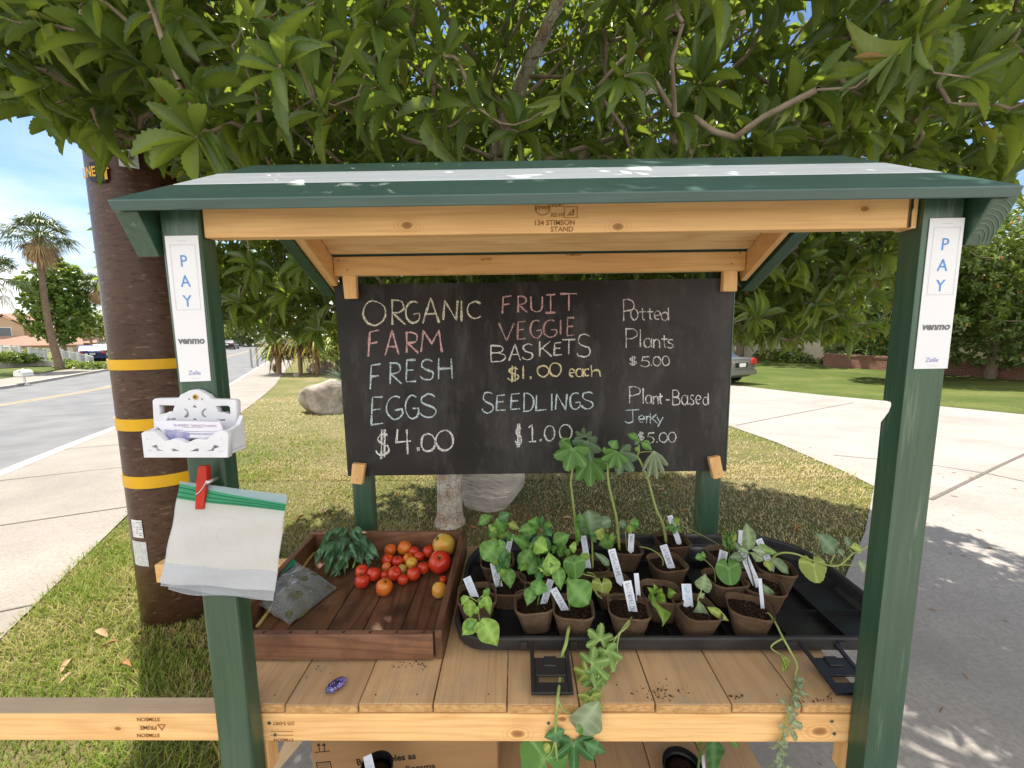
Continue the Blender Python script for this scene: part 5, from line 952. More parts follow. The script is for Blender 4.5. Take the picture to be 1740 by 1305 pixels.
for i, (cor, Yt, Yb, lab) in enumerate([(((205, 500), (962, 515), (1010, 640), (300, 620)), .662, .655, 'pale printed business card at the front of the white holder, leaning back'), (((250, 498), (935, 520), (900, 700), (330, 690)), .668, .662, 'business card tucked behind the front card in the white holder'), (((330, 600), (600, 640), (620, 760), (370, 735)), .652, .649, 'blue business card sticking up low at the front of the holder')]):
    P = [AY(230 + x / 6.692, 640 + y / 6.692, Yt if k < 2 else Yb) for k, (x, y) in enumerate(cor)]
    if i == 0: P[3] = P[3] + (P[3] - P[0]) * .6; P[2] = P[2] + (P[2] - P[1]) * .45
    t = thing('business_card', lab, 'card', tuple(P[3]), 0, 'business cards in the holder'); m = MB(); m.add([*P, *[q + np.array([0, .0006, 0]) for q in P]], [(0, 1, 2, 3), (7, 6, 5, 4), (0, 4, 5, 1), (1, 5, 6, 2), (2, 6, 7, 3), (3, 7, 4, 0)]); m.build('card', MAT['cardb'] if i == 2 else MAT['card'], t)
    if i == 0:
        def oc(u, v, P=P): return (P[0] * (1 - u) + P[1] * u) * (1 - v) + (P[3] * (1 - u) + P[2] * u) * v
        ux = unit(P[1] - P[0]); uz = unit(P[0] - P[3]); f = lambda u, v: (lambda a, b, w: tuple(oc(u, v) + ux * a + uz * b + np.array([0, -.0005 - w, 0])))
        text('print_word', 'SUNSET SANCTUARY', .0075, simple('mauve_print', (.36, .22, .38)), t, f(.60, .26), .00005); m = MB()
        for u0, u1, v0, v1 in ((.38, .70, .36, .385), (.36, .93, .60, .63), (.22, .36, .52, .56), (.36, .93, .72, .80)): m.add([oc(u, v) + np.array([0, -.0006, 0]) for u, v in ((u0, v0), (u1, v0), (u1, v1), (u0, v1))], [(0, 1, 2, 3)])
        m.build('print_rule', MAT['cardb'], t, fix=False)
# ---- clothespin and zip bags
MAT['red'] = simple('red_painted_wood', (.52, .030, .014), (.42, .022, .012), 30, .45, .4); MAT['wire'] = simple('pale_wire', (.62, .62, .60), rough=.35, Metallic=.8)
pin = thing('clothespin', 'red wooden clothespin gripping the clear bags at the left post', 'clothespin', tuple(AY(342, 830, .668)), 0)
def pn(px, py, Y): return AY(px, py, Y)
for k, (Y0, Y1, dx, nm) in enumerate(((.664, .6705, 0, 'jaw'), (.6775, .684, 4.0, 'jaw'))):
    P = [pn(x + dx, y, Y0) for x, y in ((337, 792), (350, 792), (350.5, 815), (345, 866), (331, 866), (333, 815))]; m = MB(); m.prism([(q[0], q[2]) for q in P], 'y', Y0, Y1); m.build(nm, MAT['red'], pin, bev=.0012)
m = MB(); q = [pn(x, y, .6628) for x, y in ((332, 841), (341, 834), (350, 820), (351, 816))]; m.tube(sm(q, 4), .0011, 6); a = pn(350, 821, .66); m.tube([(a[0], .662, a[2]), (a[0], .686, a[2])], .0032, 8); m.build('spring', MAT['wire'], pin, smooth=True)
def film(name, colr, tr_, rough=.25):
    n = NT(name).set(rough, .5); f = n.noise(n.coord((1, 1, 1)), 22, 4); n.bump(n.noise(n.coord((1.6, 1, 1)), 14, 4, .6), .6, .012); n.col(colr); t = n.n('BsdfTransparent'); l2 = n.n('BsdfTranslucent'); l2.inputs['Color'].default_value = (*colr, 1); a = n.n('MixShader'); a.inputs[0].default_value = .45
    n.l(n.b.outputs[0], a.inputs[1]); n.l(l2.outputs[0], a.inputs[2]); b = n.n('MixShader'); b.inputs[0].default_value = tr_; n.l(a.outputs[0], b.inputs[1]); n.l(t.outputs[0], b.inputs[2]); n.l(b.outputs[0], n.out.inputs[0]); return n.m
MAT['bag'] = film('milky_plastic_film', (.92, .91, .88), .14); MAT['bagclear'] = film('clear_plastic_film', (.66, .70, .78), .45); MAT['zip'] = film('green_zip_strip', (.10, .52, .27), .06); MAT['zipd'] = film('deep_green_zip_strip', (.03, .34, .19), .03); MAT['zipclear'] = film('blue_clear_lip', (.52, .70, .78), .25)
bagq = [((305, 818), (488, 840), (471, 1000), (283, 982), .672, 'front clear plastic zip bag with a green strip hanging from the red clothespin'), ((309, 822), (486, 843), (467, 1018), (280, 990), .6755, 'middle clear zip bag, its lower edge showing below the front bag'), ((308, 824), (484, 846), (463, 1021), (287, 1000), .679, 'rear clear zip bag hanging lowest against the left post')]
for i, (a, b, c, d, Y, lab) in enumerate(bagq):
    Q = [AY(*p, Y) for p in (a, b, c, d)]; t = thing('zip_bag', lab, 'plastic bag', tuple((Q[0] + Q[1]) / 2), 0, 'zip bags clipped to the post')
    ph = rng.random(4) * 6
    def bp(u, v, off=0, Q=Q, ph=ph, i=i):
        p = (Q[0] * (1 - u) + Q[1] * u) * (1 - v) + (Q[3] * (1 - u) + Q[2] * u) * v
        return tuple(p + np.array([0, -(off + .005 * sin(pi * u) * v + .0035 * v * sin(5 * u + 2 * v + ph[0]) + .0022 * v * sin(11 * u - 5 * v + ph[1]) + .0012 * sin(17 * v + 6 * u + ph[2]) + (.004 * v * (2 - i))), 0]))
    m = MB(); m.grid(lambda u, v: bp(u, .17 + .83 * v), 26, 22); m.build('pouch', MAT['bag'] if i == 0 else MAT['bagclear'], t, smooth=True, fix=False)
    if i == 0: m = MB(); m.grid(lambda u, v: bp(u, .80 + .2 * v, .0008), 20, 4); m.build('lower_pouch', MAT['bagclear'], t, smooth=True, fix=False)
    m = MB(); m.grid(lambda u, v: bp(u, .10 * v * (.25 + .75 * u) + .0), 20, 2); m.build('clear_lip', MAT['zipclear'], t, smooth=True, fix=False)
    m = MB(); m.grid(lambda u, v: bp(u, .10 * (.25 + .75 * u) + (.17 - .10 * (.25 + .75 * u)) * v), 20, 3); m.build('zip_strip', MAT['zip'], t, smooth=True, fix=False)
    m = MB()
    for vv in (.25, .55, .85): m.tube([bp(u, .10 * (.25 + .75 * u) + (.17 - .10 * (.25 + .75 * u)) * vv, .0009) for u in np.linspace(0.005, .995, 20)], .0009, 5)
    m.build('zip_ridges', MAT['zipd'], t, smooth=True)
    m = MB(); m.tube([bp(.004, v) for v in np.linspace(.17, 1, 10)], .0006, 4); m.tube([bp(.996, v) for v in np.linspace(.17, 1, 10)], .0006, 4); m.tube([bp(u, .998) for u in np.linspace(0, 1, 14)], .0006, 4); m.build('seam', MAT['bagclear'], t)
# ---- wooden crate
cz = lambda y: shelf_z(y) + .002
crate = thing('wooden_crate', 'shallow dark-stained wooden crate holding the tomatoes', 'crate', (-.44, 1.07, ZS))
CX0, CX1, CY0, CY1 = -.690, -.176, .845, 1.30
def cbox(x0, x1, y0, y1, h0, h1, name, mt, bev=.002):
    m = MB(); m.hexa([(x0, y0, cz(y0) + h0), (x1, y0, cz(y0) + h0), (x1, y1, cz(y1) + h0), (x0, y1, cz(y1) + h0)], [(x0, y0, cz(y0) + h1), (x1, y0, cz(y0) + h1), (x1, y1, cz(y1) + h1), (x0, y1, cz(y1) + h1)]); return m.build(name, MAT[mt], crate, bev=bev)
cbox(CX0, CX1 - .020, CY0, CY0 + .016, .004, .066, 'front_wall', 'crate'); cbox(CX0, CX1 - .017, CY1 - .016, CY1, .004, .074, 'back_wall', 'crate')
cbox(CX1 - .0165, CX1, CY0 + .004, CY1, .004, .074, 'side_wall', 'crate_y'); cbox(CX0, CX0 + .016, CY0 + .0165, CY1 - .0165, .004, .070, 'side_wall', 'crate_y')
ex = [CX0 + .017, -.575, -.475, -.385, -.292, CX1 - .0175]
for a, b in zip(ex[:-1], ex[1:]): cbox(a + .0012, b - .0012, CY0 + .0165, CY1 - .0165, .0045 + rng.uniform(0, .0015), .0135 + rng.uniform(-.0012, .0012), 'floor_slat', 'crate_y', .0012)
for k in range(7): m = MB(); x = -.585 + k * .061; m.tube([(x, CY0 + .006, cz(CY0) + .0665), (x + .004, CY0 + .010, cz(CY0) + .0672)], .0022, 6); m.build('knot', MAT['dark'], crate)
FL = .016                                               # height of the crate floor
stick = thing('wooden_stick', 'thin pale wooden strip lying across the crate under the herb bag', 'stick', tuple(S(480, 1000, FL)))
a, b = S(437, 1066, FL + .001), S(534, 940, FL + .001); s_ = unit(np.cross(b - a, (0, 0, 1))) * .004; m = MB(); m.hexa([a - s_, a + s_, b + s_, b - s_], [p + np.array([0, 0, .004]) for p in (a - s_, a + s_, b + s_, b - s_)]); m.build('strip', simple('pale_stick_wood', (.60, .40, .20), (.55, .50, .12), 12), stick)
# ---- tomatoes
def tmat(nm, a, b, c): n = NT(nm).set(.22, .5); f = n.noise(n.coord((1, 1, 1), 9.), .8, 2); n.col(n.ramp(f, [(.3, a), (.55, b), (.75, c)])); n.b.inputs['Subsurface Weight'].default_value = .06; return n.m
TM = {'r': tmat('red_tomato_skin', (.50, .028, .012), (.58, .050, .016), (.62, .10, .022)), 'o': tmat('orange_tomato_skin', (.60, .10, .018), (.68, .18, .025), (.66, .27, .04)), 'y': tmat('yellow_tomato_skin', (.66, .24, .035), (.66, .38, .06), (.58, .44, .08)), 'g': tmat('greenish_tomato_skin', (.55, .30, .05), (.46, .42, .10), (.36, .42, .12)), 'm': tmat('yellow_orange_tomato_skin', (.66, .24, .03), (.60, .42, .07), (.48, .40, .07))}
MAT['calyx'] = simple('dark_green_calyx', (.035, .06, .015), (.06, .08, .02), 30, .7)
TOM = [(1460, 300, 79, 'm', 'large yellow-green tomato in the back corner of the crate', 1.08, 0), (1425, 440, 84, 'r', 'biggest red tomato, ribbed, against the right crate wall', .92, 1), (1165, 333, 52, 'o', 'orange tomato at the back top of the heap', 1.03, 0), (1057, 352, 47, 'o', 'orange tomato at the back left of the heap', .9, 0), (1232, 362, 42, 'r', 'orange-red tomato right of the back orange one', 1, 0), (1358, 306, 28, 'r', 'smallest tomato hidden beside the large yellow one', 1, 0), (1335, 360, 45, 'r', 'red tomato left of the large yellow one', 1, 0), (1043, 420, 46, 'r', 'red tomato below the back left orange one', .95, 0), (1107, 432, 42, 'r', 'red tomato in the middle left with a dark stem end', 1, 1), (1275, 398, 42, 'r', 'red tomato with a stalk tip in the middle of the heap', .9, 1), (1188, 412, 40, 'o', 'orange tomato sunk in the middle of the heap', 1, 0), (1216, 446, 45, 'y', 'yellow-orange tomato in the middle of the heap', 1, 0), (1300, 482, 46, 'r', 'red tomato left of the biggest red one', .95, 1), (848, 505, 50, 'r', 'far left red tomato behind its twin', 1, 0), (853, 577, 53, 'r', 'far left front red tomato with a dark stalk', .97, 2), (946, 527, 52, 'r', 'red tomato third from the left end', 1, 0), (1030, 478, 36, 'o', 'small flat orange tomato behind the front row', .8, 0), (1016, 535, 34, 'r', 'small red tomato squeezed in the front row', 1, 1), (1077, 522, 53, 'r', 'round red tomato in the middle of the front row', 1, 0), (1145, 490, 36, 'g', 'small greenish tomato among the red ones', 1, 1), (1230, 522, 52, 'r', 'red tomato at the right of the front row', .97, 1), (1152, 568, 40, 'r', 'small red tomato in front of the greenish one', .95, 0), (1012, 622, 62, 'o', 'orange tomato with a yellow patch nearest the front', 1, 0), (1450, 570, 30, 'r', 'small red tomato by the right wall behind another', 1, 0), (1420, 642, 56, 'y', 'red and yellow tomato alone by the right wall', 1.05, 1)]
tom_me = {}
def tomato_mesh(kind):
    m = MB(); prof = [(.02, -.93), (.25, -.97), (.5, -.88), (.75, -.68), (.92, -.38), (1.0, -.02), (.95, .36), (.78, .68), (.55, .86), (.32, .93), (.14, .88), (.02, .80)]; lob = 5 if kind else 0
    m.lathe(prof, (0, 0, 0), 26, wob=lambda a, z: 1 + (.035 if kind == 2 else .012) * cos((5 if kind == 2 else 3) * a) * (1 - z * z * .3)); return m
pos = []; 
for cx_, cy_, r, mt, lab, sq, kx in TOM:
    px, py = 420 + cx_ / 4.35, 855 + cy_ / 4.35; p = S(px, py, FL + .025); zc = (p - C0) @ (M3 @ np.array([0, 0, -1.])); rr = r / 4.35 / FOC * zc; p = S(px, py, FL + rr * .93 * sq); pos.append([p, rr])
for _ in range(60):
    for i in range(len(pos)):
        for j in range(i):
            d = pos[i][0] - pos[j][0]; L_d = np.linalg.norm(d); mn = (pos[i][1] + pos[j][1]) * .95
            if L_d < mn:
                k = d / L_d * (mn - L_d) * .5; k[2] *= .4; pos[i][0] = pos[i][0] + k; pos[j][0] = pos[j][0] - k
    for q in pos: q[0][0] = min(q[0][0], CX1 - .0165 - q[1] - .001); q[0][1] = min(q[0][1], CY1 - .0165 - q[1] - .001); q[0][2] = max(q[0][2], cz(q[0][1]) + .0145 + q[1] * .9)
MAT['stalk'] = simple('dry_stalk', (.05, .05, .02))
proto = {k: tomato_mesh(k).build('tomato_mesh', TM['r'], None, smooth=True) for k in (0, 2)}
for (cx_, cy_, r, mt, lab, sq, cal), (p, rr) in zip(TOM, pos):
    k = 2 if r > 60 else 0; t = thing('tomato', lab, 'tomato', tuple(p), 0, 'tomatoes in the crate'); t.rotation_euler = (rng.uniform(-.7, .5) + .35, rng.uniform(-.6, .6), rng.uniform(0, 6)); t.scale = (rr, rr, rr * sq)
    s_ = proto[k].copy(); s_.data = proto[k].data.copy(); s_.data.materials[0] = TM[mt]; s_.name = 'skin'; COL.objects.link(s_); s_.parent = t
    if cal or r > 60:
        m = MB()
        for q in range(5): a = q * 1.257; m.add([(.1 * cos(a - .5), .1 * sin(a - .5), .90), (.1 * cos(a + .5), .1 * sin(a + .5), .90), (.55 * cos(a), .55 * sin(a), .92)], [(0, 1, 2)])
        m.tube([(0, 0, .86), (.03, .02, 1.05), (.12, .05, 1.22)], [.07, .06, .05], 6); o = m.build('calyx', MAT['calyx'], None); o.parent = t
for o in proto.values(): COL.objects.unlink(o); bpy.data.objects.remove(o)
# ---- leaves for seedlings and herbs
def pleaf(nm, a, b, tr_=.3, rough=.36):
    n = NT(nm).set(rough, .4); f = n.noise(n.coord((1, 1, 1), 5.), 45, 3); e = n.n('Attribute', attribute_name='rib'); c = n.mix(f, a, b); c = n.mix(n.math('MULTIPLY', e.outputs['Fac'], .65), c, [min(1, q * 1.7 + .06) for q in b]); n.col(c); n.bump(n.noise(n.coord(), 130, 3), .25, .0015)
    t = n.n('BsdfTranslucent'); n.l(n.mix(.35, c, (.35, .5, .05)), t.inputs['Color']); ms = n.n('MixShader'); ms.inputs[0].default_value = tr_; n.l(n.b.outputs[0], ms.inputs[1]); n.l(t.outputs[0], ms.inputs[2]); n.l(ms.outputs[0], n.out.inputs[0]); return n.m
PL = {'mid': pleaf('pepper_leaf_green', (.075, .20, .03), (.12, .27, .05)), 'bright': pleaf('bright_basil_leaf', (.18, .34, .045), (.26, .42, .075), .35), 'pale': pleaf('pale_eggplant_leaf', (.16, .24, .11), (.24, .32, .17), .3, .6), 'okra': pleaf('okra_leaf_green', (.08, .21, .04), (.13, .28, .06)), 'grey': pleaf('grey_green_leaf', (.085, .15, .075), (.13, .20, .11), .25, .6), 'yel': pleaf('yellowing_leaf', (.26, .34, .05), (.34, .40, .09), .35), 'wm': pleaf('melon_vine_leaf', (.14, .27, .06), (.24, .36, .10), .3, .6), 'herb': pleaf('dark_herb_leaf', (.05, .13, .062), (.09, .19, .095), .25, .5), 'deep': pleaf('deep_green_leaf', (.035, .12, .035), (.06, .17, .05), .2), 'silver': pleaf('wilted_silver_leaf', (.20, .27, .16), (.27, .33, .20), .25, .7)}
STEM = simple('pale_green_stem', (.26, .34, .09), (.32, .38, .13), 30, .5, .3); STEMG = simple('green_stem', (.12, .22, .05), rough=.5)
W0 = {'ov': lambda t: sin(pi * t ** .74) ** 1.05, 'rd': lambda t: sqrt(max(0, 1 - (2 * t - 1) ** 2)), 'ln': lambda t: sin(pi * t ** .9) ** 1.1, 'ob': lambda t: sin(pi * t ** 1.25) ** .8}
def leaf(root, base, tip, w, mt, shape='ov', nrm=None, curl=.25, cup=.25, name='leaf', wave=.05):
    w = w * 1.14
    base = np.array(base, float); tip = np.array(tip, float); ax = tip - base; L = np.linalg.norm(ax); y = ax / L; nn = np.array(nrm if nrm is not None else (0, -.75, .65)) + rng.normal(0, .12, 3); x = np.cross(y, nn); x /= np.linalg.norm(x); z = np.cross(x, y); V, rib = [], []; nr = 12; ph = rng.random() * 6
    for i in range(nr + 1):
        t = i / nr; ww = W0[shape](min(.999, max(.001, t))) * w / 2; bow = curl * L * (t * (1 - t) * 1.2)
        for j in (-1, -.5, 0, .5, 1): V.append(base + y * t * L + x * ww * j + z * (bow + cup * ww * abs(j) ** 1.5 + wave * L * abs(j) * sin(9 * t + ph + 2 * j))); rib.append(1.0 if j == 0 else (.45 if (i % 3 == 0) else 0))
    F_ = np.array([(i * 5 + j, i * 5 + j + 1, i * 5 + j + 6, i * 5 + j + 5) for i in range(nr) for j in range(4)]); return np_mesh(name, np.array(V), F_, PL[mt], root, {'rib': np.array(rib)})
def palmate(root, hub, size, mt, nrm=(0, -.8, .5), up=(0, 0, 1), lobes=5, depth=.5, serr=.06, droop=.3, twist=0, sweep=250, name='leaf'):
    hub = np.array(hub, float); n_ = unit(np.array(nrm, float)); u = np.array(up, float); u = unit(u - n_ * (u @ n_)); r = np.cross(u, n_); V = [hub]; rib = [1.]; K = lobes * 12; rings = 4
    sw = radians(sweep)
    for q in range(1, rings + 1):
        for k in range(K + 1):
            a = -sw / 2 + sw * k / K; lob = abs(cos((k / K - .5) * lobes * pi)) if lobes % 2 else abs(sin((k / K) * lobes * pi)); rad = (1 - depth + depth * lob ** 1.2) * (1 - .28 * abs(a / (sw / 2)) ** 1.5) * (1 + serr * (k % 2)) ; rr = rad * size * q / rings
            if q < rings: rr = size * q / rings * (1 - depth + depth * (lob if q > 2 else 1) * .9) * .95 if q > 1 else size * .2
            d = u * cos(a + twist) + r * sin(a + twist); V.append(hub + d * min(rr, rad * size * .999 if q < rings else rr) - n_ * droop * size * (q / rings) ** 2 * .6 - np.array([0, 0, droop * size * (q / rings) ** 2 * .6]) + n_ * .07 * size * lob * (q / rings)); rib.append(1. if lob > .97 else 0)
    F4 = [];
    for k in range(K): F4.append((0, 1 + k, 2 + k, 2 + k))
    for q in range(rings - 1):
        b = 1 + q * (K + 1); F4 += [(b + k, b + K + 1 + k, b + K + 2 + k, b + k + 1) for k in range(K)]
    m = MB(); m.add(V, [f[:3] if f[2] == f[3] else f for f in F4]); o = m.build(name, PL[mt], root, smooth=True, fix=False); a = o.data.attributes.new('rib', 'FLOAT', 'POINT'); a.data.foreach_set('value', rib); return o
def stem(root, pts, r, mat=STEM, name='stem', n=7, k=5):
    P = sm(pts, k); rs = list(np.linspace(r, r * .6, len(P))) if not hasattr(r, '__len__') else list(np.interp(np.linspace(0, 1, len(P)), np.linspace(0, 1, len(r)), r)); m = MB(); m.tube(P, rs, n); return m.build(name, mat, root, smooth=True)
# herb bunch in the crate
hb = thing('herb_bunch', 'bunch of wilting dark green basil lying in the crate', 'herbs', tuple(S(585, 960, FL))); 
HL = [(640, 190, 560, 330, 90), (720, 180, 620, 260, 90), (610, 260, 530, 400, 90), (600, 300, 500, 480, 80), (640, 330, 570, 550, 90), (650, 350, 620, 480, 60), (700, 230, 640, 420, 80), (760, 340, 720, 530, 75), (790, 190, 860, 260, 90), (800, 230, 900, 370, 130), (830, 270, 960, 410, 110), (850, 300, 900, 400, 130), (820, 330, 850, 460, 100), (870, 380, 920, 460, 60), (720, 420, 640, 530, 90), (680, 260, 560, 400, 80), (760, 250, 700, 400, 70), (880, 320, 960, 420, 70), (640, 440, 700, 530, 60), (740, 200, 690, 280, 80), (780, 280, 830, 420, 80), (690, 350, 670, 470, 60)]
for i, (a, b, c, d, w) in enumerate(HL):
    f = lambda x, y, h: S(420 + x / 4.35, 855 + y / 4.35, FL + h); hh = .075 * max(.15, 1 - (b - 180) / 330); h2 = .075 * max(.0, 1 - (d - 150) / 380); [leaf(hb, f(a + rng.normal(0, 14), b + rng.normal(0, 10), hh + .004 * k_), f(c + rng.normal(0, 22) * k_, d + rng.normal(0, 22) * k_, h2 + .004 + .006 * k_), w / 4.35 / FOC * (.80, .62)[k_], 'herb', ('ov', 'ln')[k_], (rng.normal(0, .5), -.6, .9), .3, .6, wave=.07) for k_ in (0, 1)]
stem(hb, [S(590, 965, FL + .02), S(592, 920, FL + .05), S(588, 905, FL + .065)], .003, STEMG); stem(hb, [S(600, 965, FL + .02), S(612, 925, FL + .05), S(606, 905, FL + .065)], .003, STEMG); stem(hb, [S(560, 960, FL + .02), S(575, 925, FL + .045), S(590, 905, FL + .06)], .0025, STEMG)
# bag of dried herbs
db = thing('herb_bag', 'clear zip bag of dried herbs with a green strip on the crate edge', 'plastic bag', tuple(S(510, 1010, FL)))
hc = [S(440, 1028, FL + .028), S(492, 1062, FL + .004), S(573, 998, FL + .004), S(500, 952, FL + .040)]
def hbp(u, v, th): p = (hc[0] * (1 - u) + hc[1] * u) * (1 - v) + (hc[3] * (1 - u) + hc[2] * u) * v; return tuple(p + np.array([0, 0, th * (sin(pi * min(1, max(0, u))) * sin(pi * min(1, max(0, v)))) ** .5 + .0015 * sin(9 * u + 3 * v)]))
m = MB(); m.grid(lambda u, v: hbp(.30 + .67 * u + .06 * sin(7 * v), .05 + .9 * v, .020), 20, 18); m.grid(lambda u, v: hbp(.30 + .67 * u + .06 * sin(7 * v), .05 + .9 * v, .001), 16, 14); m.build('dried_herbs', simple('grey_green_dried_herb', (.075, .075, .035), (.26, .25, .13), 330, .9, .1, bump=1, bd=.004), db, smooth=True, fix=False)
cl = NT('crinkled_clear_film').set(.10, .8); cl.b.inputs['Base Color'].default_value = (.75, .8, .85, 1); cl.bump(cl.noise(cl.coord(), 30, 3, .5), 1.0, .02); tt = cl.n('BsdfTransparent'); ms = cl.n('MixShader'); fr = cl.n('Fresnel', IOR=1.5); nb = [x for x in cl.t.nodes if x.type == 'BUMP'][0]; cl.l(nb.outputs[0], fr.inputs['Normal']); cl.l(cl.math('MULTIPLY', cl.math('ADD', fr.outputs[0], .06), 1.5), ms.inputs[0]); cl.l(tt.outputs[0], ms.inputs[1]); cl.l(cl.b.outputs[0], ms.inputs[2]); cl.l(ms.outputs[0], cl.out.inputs[0]); MAT['clear'] = cl.m
m = MB(); m.grid(lambda u, v: tuple(np.array(hbp(u, v, .024)) + np.array([0, 0, .0028 * (sin(13 * u + 5 * v) + sin(9 * v - 17 * u) + sin(23 * v + 3 * u)) * min(1, 6 * u * (1 - u)) * min(1, 6 * v * (1 - v))])), 40, 34); m.build('film', MAT['clear'], db, smooth=True, fix=False)
m = MB(); q = [S(476, 962, FL + .055), S(498, 946, FL + .055)]; zs_ = [S(479, 975, FL + .046), S(503, 957, FL + .046)]; m.add([*q, zs_[1], zs_[0]], [(0, 1, 2, 3)]); m.build('zip_strip', MAT['zipd'], db, solid=.0012); m = MB(); m.add([zs_[0], zs_[1], hc[3], hc[0]], [(0, 1, 2, 3)]); m.build('bag_neck', MAT['clear'], db, fix=False)
p = S(484, 1000, FL + .052); text('price_writing', '$1.00', .016, MAT['dark'], db, lambda u, v, w: tuple(S(484 + u * 900 * .75 + v * 500, 1000 - u * 620 - v * 480, FL + .047)), .0001)
# painted stone
peb = thing('painted_pebble', 'oval pebble painted blue and violet with pale dots, on the shelf', 'pebble', tuple(S(571, 1170, .0)), radians(52))
n = NT('galaxy_paint').set(.15, .6); v = n.coord((1, 1, 1)); c = n.ramp(n.noise(v, 1.3, 2), [(.35, (.012, .012, .035)), (.5, (.05, .055, .24)), (.62, (.22, .16, .48)), (.7, (.16, .14, .30))]); vo = n.n('TexVoronoi', Scale=5.5); n.l(v, vo.inputs['Vector']); c = n.mix(n.ramp(vo.outputs['Distance'], [(.20, (1, 1, 1)), (.27, (0, 0, 0))]), c, n.ramp(n.noise(v, 3, 1), [(.4, (.75, .8, .9)), (.55, (.8, .30, .35)), (.65, (.85, .7, .3))])); n.col(c)
m = MB(); m.lathe([(.02, -.95), (.5, -.86), (.85, -.5), (1, 0), (.85, .5), (.5, .86), (.02, .98)], (0, 0, 0), 26); o = m.build('painted_face', n.m, None, smooth=True); o.parent = peb; o.scale = (.0235, .0135, .0085); o.location = (0, 0, .0086)
# ================================================================== SEEDLING TRAY
MAT['tray'] = simple('black_tray_plastic', (.010, .010, .012), (.016, .016, .018), 8, .32, .5); MAT['trayg'] = simple('dusty_black_plastic', (.022, .022, .025), (.040, .039, .040), 14, .5, .4)
tray = thing('seedling_tray', 'long black plastic lid with rounded corners used as a tray for seedling pots', 'tray', (.37, 1.09, ZS))
TX0, TX1, TY0, TY1 = -.158, .910, .862, 1.322
def rrect(x0, x1, y0, y1, r, rb=None, n=7):
    rb = rb or r; o = []
    for cx_, cy_, a0, q in ((x1 - r, y0 + r, -90, r), (x1 - rb, y1 - rb, 0, rb), (x0 + rb, y1 - rb, 90, rb), (x0 + r, y0 + r, 180, r)): o += [(cx_ + q * cos(radians(a0 + 90 * i / (n - 1))), cy_ + q * sin(radians(a0 + 90 * i / (n - 1)))) for i in range(n)]
    return o
def loft(loops, m, cap0=True, cap1=True):
    n = len(loops[0]); vs = [p for lp in loops for p in lp]; k = len(loops); m.add(vs, [(i * n + j, i * n + (j + 1) % n, (i + 1) * n + (j + 1) % n, (i + 1) * n + j) for i in range(k - 1) for j in range(n)] + ([list(range(n))[::-1]] if cap0 else []) + ([list(range((k - 1) * n, k * n))] if cap1 else []))
def tl(ins, h, r=.075, rb=.17): return [(x, y, shelf_z(y) + h) for x, y in rrect(TX0 + ins, TX1 - ins, TY0 + ins, TY1 - ins, max(.01, r - ins), max(.01, rb - ins))]
m = MB(); loft([tl(.022, .001), tl(.004, .012), tl(-.002, .042), tl(-.001, .0465), tl(.007, .0465), tl(.010, .040), tl(.013, .016), tl(.030, .0075)], m); m.build('shell', MAT['trayg'], tray, smooth=False, bev=.0015)
m = MB(); f = [(x, y, shelf_z(y) + .0082) for x, y in rrect(TX0 + .028, TX1 - .028, TY0 + .028, TY1 - .028, .05, .14)]; m.add(f, [list(range(len(f)))]); m.build('floor', MAT['tray'], tray, fix=False)
m = MB()
for x in (-.05, .085, .22, .355, .49, .625, .76): m.box((x - .0013, TY0 + .02, shelf_z(TY0) + .008), (x + .0013, TY1 - .02, shelf_z(1.1) + .0245))
for y in (.98, 1.09, 1.20): m.box((TX0 + .02, y - .0013, shelf_z(y) + .008), (TX1 - .02, y + .0013, shelf_z(y) + .025))
m.build('rib', MAT['tray'], tray)
for px in (932, 1385):                                  # catches folded out over the front edge
    a = S(px, 1096, .03); x = a[0]; y = TY0 - .004; w = .043; z0 = shelf_z(y); lean = 0 if px < 1000 else .012
    def lm(u, v, h): return (x + u * w + lean * v, y - .006 - v * .098, z0 + .040 - v * .032 + h)
    def slab(m, u0, u1, v0, v1, h0, h1): m.hexa([lm(u0, v1, h0), lm(u1, v1, h0), lm(u1, v0, h0), lm(u0, v0, h0)], [lm(u0, v1, h1), lm(u1, v1, h1), lm(u1, v0, h1), lm(u0, v0, h1)])
    m = MB(); slab(m, -1, -.78, 0, 1, -.003, .003); slab(m, .78, 1, 0, 1, -.003, .003); slab(m, -.779, .779, .30, .66, -.003, .001); slab(m, -.779, .779, .80, 1, -.003, .003); slab(m, -.779, -.62, .661, .799, -.003, .001); slab(m, .62, .779, .661, .799, -.003, .001); lt = m.build('latch', MAT['tray'], tray, bev=.0012)
    m = MB(); slab(m, -.32, .32, .301, .50, .0012, .0048); m.build('latch_tab', MAT['tray'], lt, bev=.0015)
    for sx in (-1.5, 1.12):
        m = MB(); m.hexa([(x + sx * w, y + .001, z0 + .016), (x + (sx + .38) * w, y + .001, z0 + .016), (x + (sx + .38) * w, y + .008, z0 + .016), (x + sx * w, y + .008, z0 + .016)], [(x + sx * w, y - .007, z0 + .041), (x + (sx + .38) * w, y - .007, z0 + .041), (x + (sx + .38) * w, y + .006, z0 + .041), (x + sx * w, y + .006, z0 + .041)]); m.build('hinge_lug', MAT['trayg'], tray, bev=.002)
